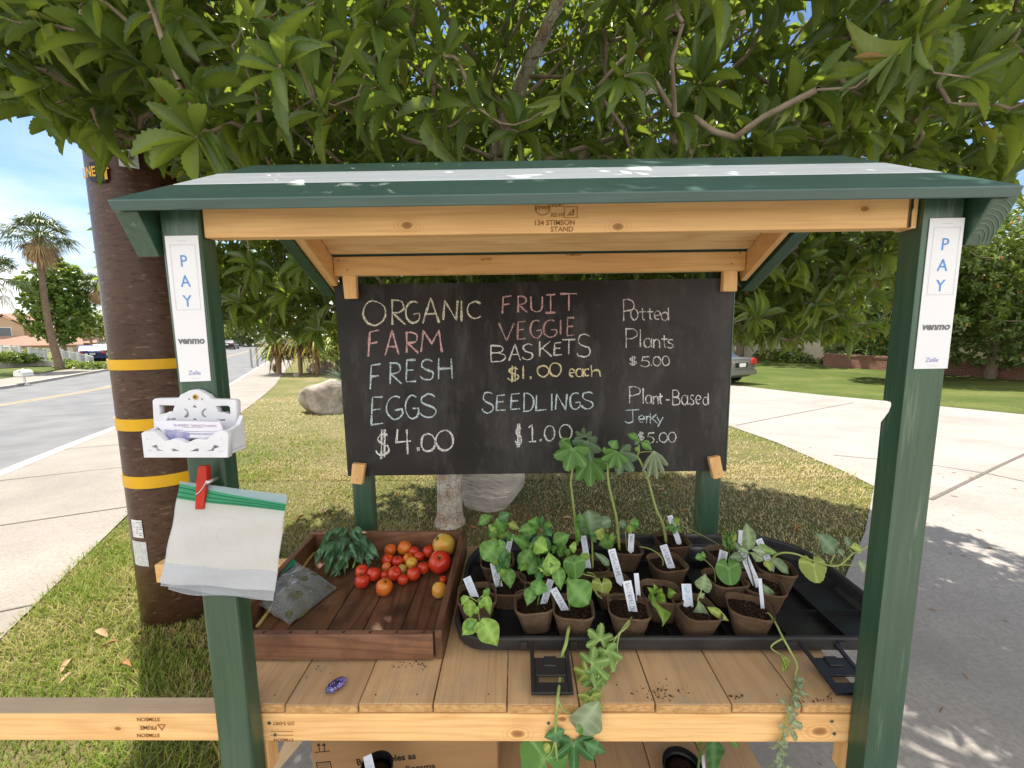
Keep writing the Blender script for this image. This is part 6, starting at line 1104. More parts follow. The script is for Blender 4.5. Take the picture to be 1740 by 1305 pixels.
# ---- peat pots
n = NT('peat_pot_fibre').set(.95, .1); v = n.coord((1, 1, 1), 7.); c = n.ramp(n.math('ADD', n.math('MULTIPLY', n.noise(v, 26, 6, .7), .55), n.math('MULTIPLY', n.noise(n.coord((1, 1, 1), 31.), 9, 3), .45)), [(.38, (.085, .052, .031)), (.55, (.165, .112, .072)), (.75, (.225, .165, .11))]); oi = n.n('ObjectInfo'); 
gx = n.n('TexCoord'); sp = n.n('SeparateXYZ'); n.l(gx.outputs['Object'], sp.inputs[0]); n.bump(n.noise(v, 190, 4), .8, .003); rv = n.math('MULTIPLY', oi.outputs['Random'], .55); c = n.mix(rv, c, (.085, .05, .03)); MAT['peat'] = n.col(c)
MAT['soil'] = simple('potting_soil', (.018, .010, .006), (.060, .034, .020), 210, .95, .1, bump=1, bd=.01, lo=.4, hi=.62)
MAT['crumb'] = simple('soil_crumb', (.03, .018, .010), (.10, .065, .04), 90, .95, .1)
def sq(w, z, r=.25, n=5, wob=0, rr=None): return [(x, y, z + (wob * math.sin(7 * x / w + 3 * y / w) if wob else 0)) for x, y in rrect(-w / 2, w / 2, -w / 2, w / 2, w * r, None, n)]
PW, PH = .099, .068
def pot_parts():
    m = MB(); loft([sq(.062, 0), sq(.066, .003), sq(PW - .006, PH * .86), sq(PW - .004, PH * .90), sq(PW, PH * .93), sq(PW, PH, wob=.0022), sq(PW - .005, PH, wob=.0022), sq(PW - .010, PH * .80), sq(PW - .012, PH * .74)], m, True, False); pot = m.build('pot', MAT['peat'], None, smooth=False, bev=.001)
    m = MB(); w = PW - .0105; R = np.random.default_rng(4); N_ = 12
    def sf(u, v):
        a, b = (u * 2 - 1), (v * 2 - 1); k = 1 / max(1, (abs(a) ** 5 + abs(b) ** 5) ** .2); return (a * w / 2 * k, b * w / 2 * k, PH * .80 + R.normal(0, .0011) - .002 * (a * a + b * b))
    m.grid(sf, N_, N_); soil = m.build('soil', MAT['soil'], None, smooth=False)
    m = MB()
    for _ in range(46):
        a, b = R.uniform(-.85, .85, 2) * w / 2; s_ = R.uniform(.0008, .0026); m.lathe([(s_ * .3, -s_ * .6), (s_, 0), (s_ * .5, s_ * .7)], (a, b, PH * .80 + s_ * .4), 5)
    cr_ = m.build('crumbs', MAT['crumb'], None); tag(cr_, kind='stuff'); return pot, soil, cr_
pot0, soil0, cr0 = pot_parts()
PLANTS = {}
def potted(key, px, py, label, rz=0., tilt=(0, 0), sc=1., name='potted_seedling'):
    p = S(px, py, PH * sc + .009); p[1] = max(p[1], TY0 + .016 + PW / 2); z = shelf_z(p[1]) + .0088; t = thing(name, label, 'potted plant', (p[0], p[1], z), rz, 'peat-potted seedlings in the black tray'); t.rotation_euler = (tilt[0], tilt[1], rz); t.scale = (sc, sc, sc)
    for o in (pot0, soil0, cr0):
        c = o.copy(); c.parent = t; COL.objects.link(c)
    PLANTS[key] = (t, p[1], np.array([p[0], p[1], z + PH * sc * .8])); return t
POTS = [('A', 810, 1008, 'peat pot with pale basil drooping over the front left corner of the tray', .1), ('B', 862, 988, 'peat pot of sweet pepper behind the basil at the tray left end', -.05), ('C', 846, 948, 'peat pot with a leafy pepper seedling at the back left of the tray', .12), ('D', 911, 1019, 'peat pot of pepper with a pointed tag, left of the front cantaloupe', .02), ('D2', 912, 968, 'bushy pepper seedling in the pot behind the pointed tag', .1), ('E', 977, 1047, 'front cantaloupe pot whose stem hangs over the tray edge', -.1), ('F', 1073, 1043, 'watermelon pot with its vine trailing down over the shelf', -.12), ('G', 1041, 989, 'cantaloupe pot behind the watermelon, with a small yellow leaf', .05), ('H', 1003, 957, 'pot with blue-lettered tag and big rounded leaf in the middle', .08), ('J', 972, 919, 'tall okra at the back, leftmost of the three tall stems', .0), ('I', 1062, 927, 'tall okra with a dark leaf, middle one of the three tall stems', -.05), ('L', 1141, 914, 'tall okra leaning left, rightmost of the three tall stems', .1), ('K', 1134, 953, 'cantaloupe pot in the middle row with a bare trailing stem', .14), ('S', 1122, 1003, 'bright basil pot between the watermelon and the eggplant', -.15), ('M', 1188, 1044, 'eggplant pot with pale leaves in the front row', .12), ('N', 1232, 981, 'cucumber pot with one round leaf', .1), ('O', 1232, 940, 'pot of small bushy seedling at the back right', .15), ('P', 1296, 990, 'eggplant pot with a leaning tag at the right', -.3), ('Q', 1316, 961, 'back right cantaloupe pot whose vine reaches out past the tray', -.35), ('R', 1287, 1048, 'front right pot whose thin vine hangs down past the latch', -.32)]
for k, px, py, lab, rz in POTS: potted(k, px, py, lab, rz, (rng.normal(0, .03), rng.normal(0, .03)), 1.0)
for o in (pot0, soil0, cr0): COL.objects.unlink(o); bpy.data.objects.remove(o)
Q3 = lambda x, y: (760 + x / 4.833, 860 + y / 4.833)        # detail-crop pixels -> photo pixels
Q4 = lambda x, y: (1100 + x / 4.35, 860 + y / 4.35)
QT = lambda x, y: (920 + x / 6.692, 720 + y / 6.692)
def AV(px, py, y):                      # like AY, but kept in front of the tray wall and above the planks
    p = AY(px, py, y)
    if TY0 - .008 < y and p[2] < shelf_z(y) + .012: y = TY0 - .009; p = AY(px, py, y)
    if TY0 - .008 < y < TY0 + .016 and p[2] < shelf_z(y) + .050: y = TY0 - .009; p = AY(px, py, y)
    if y < TY0 and p[2] < shelf_z(max(y, .742)) + .004:
        p = S(px, py, .012 + .034 * min(1, max(0, (S(px, py, .02)[1] - .76) / .08)))
        if p[1] < .741: p = AY(px, py, .735)
    return p
def lf(key, q, a, b, w, mt='mid', shape='ov', da=0., db=0., **kw):   # w in photo pixels
    t, y, _ = PLANTS[key]; A_1, B_1 = AV(*q(*a), y + da), AV(*q(*b), y + db); zc = y * .992 + .5 * .124; return leaf(t, A_1, B_1, w / FOC * (zc + .08), mt, shape, **kw)
def stm(key, q, pts, r, mat=STEM, ds=None, root=True, **kw):
    t, y, soil = PLANTS[key]; ds = ds or [0] * len(pts); P = [AV(*q(*p), y + d) for p, d in zip(pts, ds)]
    if root: P[0] = np.array([P[0][0], P[0][1], min(P[0][2], soil[2] - .004)])
    return stem(t, P, r, mat, **kw)
# A basil, front left
stm('A', Q3, [(235, 720), (262, 770), (258, 870), (270, 960)], .0022, STEM, [-.01, -(PW / 2 + .012), -(PW / 2 + .026), TY0 - .02 - PLANTS['A'][1]]); stm('A', Q3, [(262, 760), (310, 715)], .0014, STEM, [-.06, -.065], False); stm('A', Q3, [(258, 790), (200, 755), (170, 745)], .0014, STEM, [-.065] * 3, False)
fA = -(PW / 2 + .020); gA = TY0 - .026 - PLANTS['A'][1]
lf('A', Q3, (175, 740), (115, 810), 12, 'bright', da=fA, db=fA); lf('A', Q3, (180, 765), (190, 920), 17, 'bright', da=fA, db=fA - .01); lf('A', Q3, (310, 700), (355, 890), 13, 'bright', da=fA, db=fA - .01); lf('A', Q3, (300, 690), (345, 730), 12, 'mid', da=fA, db=fA); lf('A', Q3, (255, 800), (300, 810), 11, 'bright', 'rd', da=fA - .01, db=fA - .01); lf('A', Q3, (262, 830), (215, 870), 9, 'bright', 'rd', da=fA - .01, db=fA - .01)
lf('A', Q3, (240, 930), (120, 1060), 18, 'bright', da=gA + .01, db=gA); lf('A', Q3, (285, 920), (410, 1150), 28, 'bright', 'ov', da=gA + .005, db=gA - .012); lf('A', Q3, (250, 950), (280, 1060), 14, 'bright', da=gA, db=gA - .005); lf('A', Q3, (225, 955), (150, 1010), 12, 'mid', da=gA, db=gA)
# B / C / D / D2 peppers
stm('B', Q3, [(425, 690), (440, 560), (430, 430), (440, 300)], .0022, STEMG, [0, 0, .01, .01]); lf('B', Q3, (425, 280), (290, 440), 31, 'mid', 'ob', db=-.02); lf('B', Q3, (490, 500), (520, 680), 20, 'mid', db=-.03); lf('B', Q3, (440, 330), (500, 530), 18, 'deep', db=-.01); lf('B', Q3, (430, 270), (440, 400), 16, 'mid', db=-.01)
stm('C', Q3, [(420, 480), (410, 300), (400, 170)], .002, STEMG); lf('C', Q3, (360, 80), (250, 160), 15, 'mid', da=.0, db=-.01); lf('C', Q3, (400, 100), (470, 225), 24, 'mid', 'ov'); lf('C', Q3, (420, 110), (525, 60), 16, 'deep'); lf('C', Q3, (500, 140), (590, 190), 11, 'yel'); stm('C', Q3, [(405, 150), (360, 85)], .0013, STEMG, None, False); lf('C', Q3, (400, 190), (340, 250), 14, 'mid')
stm('D2', Q3, [(745, 640), (740, 480), (770, 330), (775, 180)], .0026, STEMG); stm('D', Q3, [(740, 800), (765, 640), (760, 560), (790, 420)], .0022, STEMG)
for a, b, w, mt, sh in [((740, 180), (575, 205), 17, 'mid', 'ln'), ((760, 150), (660, 120), 15, 'mid', 'ov'), ((770, 160), (780, 70), 10, 'deep', 'ov'), ((790, 150), (870, 170), 12, 'mid', 'ln'), ((870, 300), (1010, 235), 21, 'mid', 'ov'), ((780, 230), (770, 400), 26, 'deep', 'ov'), ((660, 330), (525, 245), 20, 'mid', 'ov'), ((700, 340), (580, 520), 20, 'mid', 'ln'), ((760, 290), (840, 380), 22, 'mid', 'ov'), ((860, 370), (900, 340), 10, 'mid', 'rd'), ((900, 380), (980, 330), 16, 'mid', 'ov'), ((690, 200), (610, 290), 16, 'deep', 'ov'), ((800, 180), (860, 250), 14, 'deep', 'ov'), ((720, 430), (665, 560), 19, 'mid', 'ob')]: lf('D2', Q3, a, b, w, mt, sh, da=-.01, db=-.03 + rng.normal(0, .012))
for a, b, w, mt, sh in [((830, 380), (855, 560), 26, 'bright', 'ob'), ((900, 480), (930, 690), 19, 'mid', 'ov'), ((770, 590), (735, 730), 24, 'mid', 'ob'), ((700, 660), (655, 820), 18, 'mid', 'ov'), ((720, 300), (830, 370), 24, 'bright', 'ov'), ((650, 480), (600, 540), 12, 'mid', 'ov'), ((760, 540), (740, 620), 14, 'deep', 'ov')]: lf('D', Q3, a, b, w, mt, sh, da=-.005, db=-.03)
for key_, q_, cx_, cy_, k_ in (('B', Q3, 440, 480, 6), ('C', Q3, 420, 240, 6), ('D2', Q3, 740, 300, 10), ('D', Q3, 770, 520, 7), ('G', Q3, 1040, 430, 4), ('H', Q3, 1170, 200, 4)):   # smaller inner leaves
    for _ in range(k_): a_ = (cx_ + rng.normal(0, 45), cy_ + rng.normal(0, 60)); lf(key_, q_, a_, (a_[0] + rng.normal(0, 60), a_[1] + rng.normal(30, 60)), rng.uniform(9, 16), ('mid', 'deep', 'bright')[int(rng.integers(0, 3))], 'ov', da=rng.normal(.0, .015), db=rng.normal(-.005, .02))
# E cantaloupe, stem over the front
stm('E', Q3, [(1003, 970), (998, 1005), (988, 1055), (975, 1130), (935, 1260), (925, 1420), (905, 1600), (890, 1800), (890, 1960), (905, 2090)], [.0035, .004, .004, .0035, .003, .003, .0028], STEM, [-.01, -.052, -.066, -.085, -.10, -.14, -.175, -.20, -.205, -.205]); stm('E', Q3, [(912, 1600), (960, 1680), (1020, 1700)], .0026, STEM, [-.175, -.19, -.20], False)
lf('E', Q3, (980, 600), (1160, 810), 40, 'mid', 'ob', da=.0, db=-.03, curl=.15); stm('E', Q3, [(1010, 990), (1000, 800), (985, 610)], .0018, STEMG)
t, y, _ = PLANTS['E']; leaf(t, AV(1018, 1190, y - .20), AV(978, 1240, y - .215), .058, 'silver', 'ob', (0, -.9, .2)); leaf(t, AV(990, 1215, y - .205), AV(1010, 1248, y - .21), .04, 'mid', 'ov', (0, -.9, .2)); palmate(t, AV(925, 1290, y - .215), .058, 'okra', (-.1, -.9, .35), (-.6, 0, .8), 3, .12, .0, .2, sweep=330); stem(t, [AV(945, 1250, y - .205), AV(938, 1275, y - .21), AV(928, 1288, y - .213)], .002); leaf(t, AV(925, 1275, y - .21), AV(935, 1266, y - .215), .014, 'yel', 'rd'); palmate(t, AV(975, 1262, y - .215), .052, 'deep', (0, -.95, .2), (0, 0, -1), 5, .62, .08, .25, sweep=280); leaf(t, AV(960, 1240, y - .21), AV(925, 1252, y - .215), .022, 'deep', 'ln', (0, -.9, .3)); leaf(t, AV(990, 1258, y - .21), AV(1030, 1278, y - .215), .022, 'deep', 'ln', (0, -.9, .3)); stem(t, [AV(975, 1265, y - .214), AV(980, 1285, y - .214), AV(978, 1310, y - .212)], .0018)
# F watermelon vine
stm('F', Q3, [(1520, 900), (1480, 985), (1400, 1060), (1335, 1180), (1290, 1290), (1280, 1420)], .0022, STEM, [-.01, -.064, -.085, -.10, -.115, -.13]); stm('F', Q3, [(1500, 930), (1420, 1040), (1395, 1150), (1400, 1260), (1340, 1370)], .0022, STEM, [-.045, -.08, -.10, -.12, -.13], False); stm('F', Q3, [(1400, 1065), (1340, 1105)], .0016, STEM, [-.09, -.10], False)
t, y, _ = PLANTS['F']
for px, py, s_, tw, dd in ((1020, 1088, .030, .4, -.105), (1030, 1105, .028, 2.6, -.115), (1005, 1128, .032, 1.0, -.13), (1015, 1150, .030, 3.4, -.14), (998, 1145, .024, 5.0, -.135), (1022, 1140, .026, 4.2, -.13), (1010, 1168, .030, 2.2, -.15), (1003, 1185, .024, 3.0, -.165)): palmate(t, AV(px, py, y + dd), s_ * 1.25, 'wm' if s_ > .025 else 'yel', (rng.normal(0, .3), -.85, .45), (0, 0, 1), 5, .42, .09, .35, tw, 280)
stem(t, [AV(1024, 1130, y - .13), AV(1012, 1165, y - .15), AV(1010, 1200, y - .18), AV(1005, 1225, y - .19)], .002)
# G, H
stm('G', Q3, [(1300, 690), (1220, 590), (1120, 560), (980, 520)], .0018, STEM, [0, .0, -.01, -.02]); stm('G', Q3, [(1150, 540), (1200, 560), (1220, 590)], .0012, STEM, None, False)
t, y, _ = PLANTS['G']; palmate(t, AV(*Q3(1270, 640), y - .03), .030, 'yel', (0, -.85, .5), (0, 0, -1), 3, .18, .05, .2, sweep=320); palmate(t, AV(*Q3(1045, 470), y - .03), .034, 'mid', (.1, -.9, .4), (0, 0, -1), 3, .10, .0, .15, sweep=330); lf('G', Q3, (1210, 380), (1330, 490), 11, 'grey', 'ob'); lf('G', Q3, (1060, 350), (1000, 330), 16, 'bright', 'ov')
stm('H', Q3, [(1195, 470), (1190, 330), (1180, 200)], .003, STEM); lf('H', Q3, (1150, 230), (1090, 60), 22, 'okra', 'rd', nrm=(-.6, -.7, .3)); lf('H', Q3, (1180, 220), (1160, 35), 34, 'grey', 'rd', cup=.15); lf('H', Q3, (1195, 250), (1290, 150), 26, 'yel', 'ov'); lf('H', Q3, (1250, 150), (1345, 115), 17, 'grey', 'rd'); lf('H', Q3, (1090, 410), (1175, 420), 14, 'bright', 'ov')
# okra: three tall stems
stm('J', QT, [(410, 1300), (385, 1170), (370, 1000), (345, 780), (335, 660), (355, 500), (372, 380)], [.0042, .004, .0034, .003], STEM)
t, y, _ = PLANTS['J']; pa = lambda px, py, s_, mt, up, nrm, d, tw=0, sw=260, dep=.45: palmate(t, AV(*QT(px, py), y + d), s_ * 1.22, mt, nrm, up, 5, dep * .72, .07, .22, tw, sw)
pa(355, 280, .050, 'okra', (-.25, 0, -1), (-.1, -.85, .5), -.02, 0, 290); pa(510, 200, .044, 'grey', (.1, 0, -1), (.15, -.8, .55), .01, 0, 280); pa(560, 390, .062, 'okra', (-.05, 0, -1), (.1, -.95, .25), .015, 0, 190, .35); pa(490, 150, .030, 'grey', (0, 0, 1), (0, -.75, .6), .01, 0, 220); leaf(t, AV(*QT(300, 250), y), AV(*QT(225, 160), y), .03, 'okra', 'ov'); stem(t, [AV(*QT(372, 380), y), AV(*QT(365, 320), y - .01), AV(*QT(355, 285), y - .018)], .0018); stem(t, [AV(*QT(372, 370), y), AV(*QT(440, 270), y + .005), AV(*QT(510, 205), y + .01)], .0016); stem(t, [AV(*QT(365, 420), y), AV(*QT(470, 410), y + .01), AV(*QT(560, 392), y + .014)], .0018)
stm('I', QT, [(890, 1300), (860, 1130), (820, 930), (775, 740), (755, 600), (755, 480), (735, 380)], [.0044, .004, .0034, .0026], STEM); t, y, _ = PLANTS['I']; pa(850, 310, .040, 'okra', (-.4, 0, -1), (-.1, -.8, .6), -.01, 0, 200); pa(890, 320, .050, 'grey', (.5, 0, -.8), (.15, -.85, .5), .0, 0, 230, .4); leaf(t, AV(*QT(800, 280), y), AV(*QT(860, 185), y), .03, 'okra', 'ov'); stem(t, [AV(*QT(745, 420), y), AV(*QT(780, 330), y), AV(*QT(860, 315), y - .004)], .0016); leaf(t, AV(*QT(720, 330), y), AV(*QT(715, 260), y), .014, 'mid', 'ov'); lf('I', Q3, (1370, 280), (1240, 320), 22, 'mid'); lf('I', Q3, (1360, 280), (1345, 220), 12, 'bright'); lf('I', Q3, (1470, 160), (1400, 130), 12, 'grey', 'ln'); lf('I', Q3, (1490, 150), (1510, 225), 12, 'bright'); lf('I', Q3, (1500, 140), (1575, 150), 14, 'mid', 'rd'); stm('I', Q3, [(1475, 290), (1465, 200), (1480, 150)], .0014, STEM, [0, 0, 0])
stm('L', QT, [(1420, 1300), (1385, 1150), (1300, 960), (1215, 650), (1130, 440), (1090, 370), (1110, 310), (1110, 240)], [.0046, .0042, .0036, .003, .0024], STEM); t, y, _ = PLANTS['L']; stem(t, [AV(*QT(1105, 330), y), AV(*QT(1180, 318), y), AV(*QT(1270, 320), y)], .0018); pa(1275, 305, .064, 'silver', (.15, 0, -1), (.2, -.95, .15), .0, 0, 110, .5); leaf(t, AV(*QT(1120, 210), y), AV(*QT(1258, 300), y), .030, 'okra', 'ln'); leaf(t, AV(*QT(1120, 200), y), AV(*QT(960, 108), y + .01), .022, 'okra', 'ln'); leaf(t, AV(*QT(1060, 180), y), AV(*QT(1110, 235), y), .026, 'grey', 'ov'); leaf(t, AV(*QT(1095, 260), y), AV(*QT(1080, 320), y), .014, 'bright', 'ov')
for px, py, s_, mt in ((1150, 900, .020, 'okra'), (1142, 895, .018, 'mid'), (1152, 885, .016, 'bright')): palmate(t, AV(px, py, y - .012), s_, mt, (0, -.7, .7), (rng.normal(), 0, 1), 5, .4, .05, .25, 0, 280)
stem(t, [AV(1157, 893, y), AV(1190, 908, y + .01), AV(1230, 930, y + .0)], .0014)
# K, S, M, N, O, P
stm('K', Q4, [(110, 460), (115, 400), (70, 345), (0, 310), (-60, 300)], .002, STEM, [0, 0, .01, .02, .03])
stm('S', Q4, [(60, 700), (65, 660), (60, 620)], .002, STEMG)
for a, b, w in (((50, 690), (110, 895), 26), ((60, 680), (165, 860), 20), ((40, 690), (25, 760), 14), ((50, 640), (40, 570), 10), ((55, 645), (0, 600), 10), ((70, 640), (105, 600), 10), ((75, 650), (130, 660), 11), ((50, 660), (0, 700), 13), ((150, 650), (215, 640), 13), ((70, 660), (140, 720), 15)): lf('S', Q4, a, b, w, 'bright', da=-.01, db=-.035)
stm('M', Q4, [(420, 860), (395, 740), (375, 690), (405, 610)], .002, STEM); lf('M', Q4, (400, 620), (430, 500), 22, 'pale', 'ov', cup=.1); lf('M', Q4, (405, 610), (475, 600), 13, 'pale', 'ov'); lf('M', Q4, (375, 690), (380, 860), 22, 'pale', 'ob'); lf('M', Q4, (380, 670), (425, 645), 8, 'pale', 'ov'); lf('M', Q4, (440, 745), (600, 850), 12, 'yel', 'ln', da=-.01, db=-.03)
stm('N', Q4, [(505, 530), (490, 465), (410, 385)], .0015, STEM); t, y, _ = PLANTS['N']; palmate(t, AV(*Q4(600, 460), y - .02), .0385, 'okra', (0, -.9, .4), (0, 0, -1), 3, .06, .0, .12, sweep=345); lf('N', Q4, (415, 375), (350, 385), 11, 'mid', 'ov'); lf('N', Q4, (400, 365), (430, 360), 9, 'mid', 'rd'); stm('N', Q4, [(690, 450), (730, 460), (640, 400), (600, 425)], .0014, STEM, None, False)
for k in range(16): a = rng.uniform(-50, 60); b = rng.uniform(-130, 30); lf('O', Q4, (600 + a * .5, 330 + b * .6), (600 + a, 270 + b + 30), 6, 'mid' if k % 3 else 'yel', 'ln', da=rng.normal(0, .012), db=rng.normal(0, .015))
stm('O', Q4, [(610, 390), (600, 300), (600, 200)], .0015, STEMG); stm('O', Q4, [(640, 400), (640, 330), (680, 290)], .0012, STEMG)
stm('P', Q4, [(800, 590), (770, 500), (740, 400), (745, 340)], .002, simple('purple_stem', (.12, .10, .06))); lf('P', Q4, (745, 320), (730, 120), 23, 'pale', 'ov', cup=.1); lf('P', Q4, (760, 340), (860, 400), 15, 'pale', 'ln'); lf('P', Q4, (770, 320), (880, 350), 13, 'silver', 'ln'); lf('P', Q4, (700, 370), (600, 380), 12, 'grey', 'ov'); lf('P', Q4, (680, 330), (640, 260), 10, 'grey', 'ln'); lf('P', Q4, (690, 380), (700, 410), 12, 'grey'); lf('P', Q4, (850, 570), (905, 715), 17, 'pale', 'ob', da=-.02, db=-.03); lf('P', Q4, (760, 350), (640, 300), 10, 'pale', 'ln')
# Q vine to the right
stm('Q', Q4, [(900, 440), (930, 380), (1000, 345), (1100, 355), (1200, 395), (1350, 440), (1430, 430), (1520, 350), (1580, 325), (1630, 295)], [.0026, .0026, .0022, .0016], STEM, [0, -.01, -.02, -.03, -.04, -.05, -.05, -.045, -.04, -.04]); stm('Q', Q4, [(1350, 430), (1385, 350)], .002, STEM, [-.05, -.05], False); stm('Q', Q4, [(1370, 440), (1480, 435), (1570, 450)], .0016, STEM, [-.05, -.045, -.04], False); stm('Q', Q4, [(1520, 350), (1490, 310), (1470, 240)], .0016, STEM, [-.045, -.04, -.04], False)
t, y, _ = PLANTS['Q']; palmate(t, AV(*Q4(1225, 430), y - .045), .042, 'yel', (.0, -.85, .5), (0, 0, -1), 3, .12, .03, .15, sweep=320); lf('Q', Q4, (1390, 350), (1240, 190), 24, 'grey', 'ov', da=-.05, db=-.03, cup=.1); lf('Q', Q4, (1400, 320), (1450, 370), 10, 'grey', 'ln', da=-.05, db=-.05); lf('Q', Q4, (1490, 300), (1455, 215), 11, 'grey', 'ov', da=-.04, db=-.04); lf('Q', Q4, (1500, 300), (1590, 335), 14, 'yel', 'ov', da=-.04, db=-.04); lf('Q', Q4, (1560, 400), (1600, 500), 14, 'silver', 'ov', da=-.04, db=-.04); lf('Q', Q4, (900, 390), (1045, 505), 21, 'pale', 'ln', da=-.0, db=-.03); lf('Q', Q4, (870, 400), (910, 485), 14, 'yel', 'ov', da=-.01, db=-.03); lf('Q', Q4, (780, 310), (960, 350), 14, 'wm', 'ln', da=0, db=-.01)
# R thin hanging vine
stm('R', Q4, [(865, 800), (900, 795), (950, 870), (1000, 970), (1050, 1060), (1105, 1170), (1095, 1240), (1090, 1300)], [.002, .0024, .0024, .002], STEM, [0, -.02, -.05, -.085, -.10, -.115, -.125, -.14]); stm('R', Q4, [(1005, 975), (930, 1020), (920, 1055), (1000, 1105)], .002, STEM, [-.085, -.09, -.09, -.10], False)
t, y, _ = PLANTS['R']; stem(t, [AV(1351, 1158, y - .14), AV(1347, 1190, y - .18), AV(1335, 1225, y - .20), AV(1328, 1260, y - .205), AV(1320, 1310, y - .205)], .002)
for px0, py0, px1, py1 in ((1328, 1112, 1335, 1140), (1330, 1112, 1343, 1135), (1326, 1115, 1332, 1145)): leaf(t, AV(px0, py0, y - .10), AV(px1, py1, y - .105), .010, 'yel', 'ln', (0, -.9, .3), .1, .6)
for k in range(34):
    v = k / 33; px = 1352 - 30 * v + rng.normal(0, 5); py = 1150 + 150 * v; d = -.14 - .065 * min(1, v * 2.2); leaf(t, AV(px, py, y + d), AV(px + rng.normal(0, 9), py + rng.uniform(6, 16), y + d - .004), rng.uniform(.008, .015), 'silver', 'ln', (rng.normal(0, .5), -.9, .2), .3, .8)
# ---- plant tags
MAT['tag'] = simple('pale_blue_white_plastic', (.70, .73, .84), (.66, .70, .82), 20, .4, .4); MAT['ink'] = simple('dark_blue_marker', (.02, .022, .05), rough=.6); MAT['inkb'] = simple('light_blue_marker', (.10, .36, .58), rough=.6)
def ptag(label, top, bot, w, y, word, blue=False, dy=.012, tipcut=False):
    a = AY(*top, y + dy); b = AY(*bot, y - dy * .2); t = thing('plant_tag', label, 'plant tag', tuple(b), 0, 'plant tags stuck in the pots'); ax = unit(b - a); L = np.linalg.norm(b - a); sd = unit(np.cross(ax, (0, 1, 0))); nv = np.cross(ax, sd); nv = nv if nv[1] < 0 else -nv; sd = np.cross(nv, ax) if np.cross(nv, ax)[0] > 0 else -np.cross(nv, ax); sd = np.array(sd)
    wd_ = w / FOC * 1.05; L2 = L + .018; m = MB(); pts = [a - sd * wd_ / 2, a + sd * wd_ / 2, a + ax * L2 * .86 + sd * wd_ / 2, a + ax * L2, a + ax * L2 * .86 - sd * wd_ / 2]; m.add([p + nv * .0005 for p in pts] + [p - nv * .0005 for p in pts], [(0, 1, 2, 3, 4), (9, 8, 7, 6, 5)] + [(i, (i + 1) % 5, 5 + (i + 1) % 5, 5 + i) for i in range(5)]); m.build('stake', MAT['tag'], t)
    if word:
        m = MB(); n_ = len(word); cl_ = L * .84 / max(n_, 6)
        for i, ch in enumerate(word):
            if ch == ' ': continue
            u0 = L * .07 + cl_ * i; P = lambda x, yv: tuple(a + ax * x + sd * yv); 
            strokes(m, ch, u0, -wd_ * .26, u0 + cl_ * .78, wd_ * .26, lambda x, yv: tuple(a + ax * x - sd * (yv)), .00085, .0007, nv, .03)
        m.build('tag_writing', MAT['inkb'] if blue else MAT['ink'], t, fix=False)
yy = lambda k: PLANTS[k][1]
for args in [('tag lettered BASIL in pale blue, front left corner of the tray', (793, 981), (805, 1010), 14, yy('A') + .01, 'BASIL', True), ('tag lettered CA WONDER standing upright at the left', (839, 956), (849, 1003), 14, yy('B') + .0, 'CA WONDER'), ('tag half hidden by leaves behind the CA WONDER tag', (869, 907), (862, 940), 10, yy('C') - .01, 'CA WON'), ('pointed tag leaning right beside the front CANTALOUPE tag', (936, 985), (923, 1028), 11, yy('D') + .005, 'WONDER'), ('CANTALOUPE tag leaning left in the front pot with the hanging stem', (940, 1000), (972, 1058), 12, yy('E') + .0, 'CANTALOUPE'), ('blue-lettered tag behind the big rounded leaf', (991, 910), (1000, 966), 11, yy('H') + .0, 'BASIL', True), ('OKRA tag at the back between two tall stems', (1073, 907), (1072, 930), 12, yy('I') - .01, 'OKRA'), ('CANTALOUPE tag standing behind the WATERMELON tag', (1039, 933), (1053, 985), 13, yy('G') + .0, 'CANTALOUPE'), ('WATERMELON tag in the pot with the trailing vine', (1065, 987), (1077, 1045), 14, yy('F') + .0, 'WATERMELON'), ('narrow blank blue tag right of the WATERMELON tag', (1081, 974), (1085, 1015), 8, yy('F') + .045, None, True), ('CANTALOUPE tag in the middle row pot with a bare stem', (1127, 926), (1140, 963), 14, yy('K') - .01, 'CANTALOUPE'), ('short tag at the foot of the leaning okra stem', (1138, 876), (1153, 920), 11, yy('L') - .01, 'OKRA'), ('EGGPLANT tag in pale blue in the front row', (1166, 992), (1169, 1024), 16, yy('M') + .02, 'EGGPLANT', True), ('CUCUMBER tag above the round leaf', (1230, 936), (1225, 962), 16, yy('N') + .015, 'CUCUMBER'), ('long EGGPLANT tag leaning left at the right of the tray', (1262, 938), (1284, 990), 14, yy('P') + .005, 'EGGPLANT'), ('CANTALOUPE tag leaning at the back right', (1289, 916), (1310, 962), 12, yy('Q') - .005, 'CANTALOUPE'), ('thin tag seen edge-on in the front right pot', (1291, 983), (1297, 1044), 6, yy('R') + .01, None), ('white tag partly hidden behind a pale leaf at the back right', (1259, 901), (1257, 930), 9, yy('O') + .02, None)]: ptag(*args)
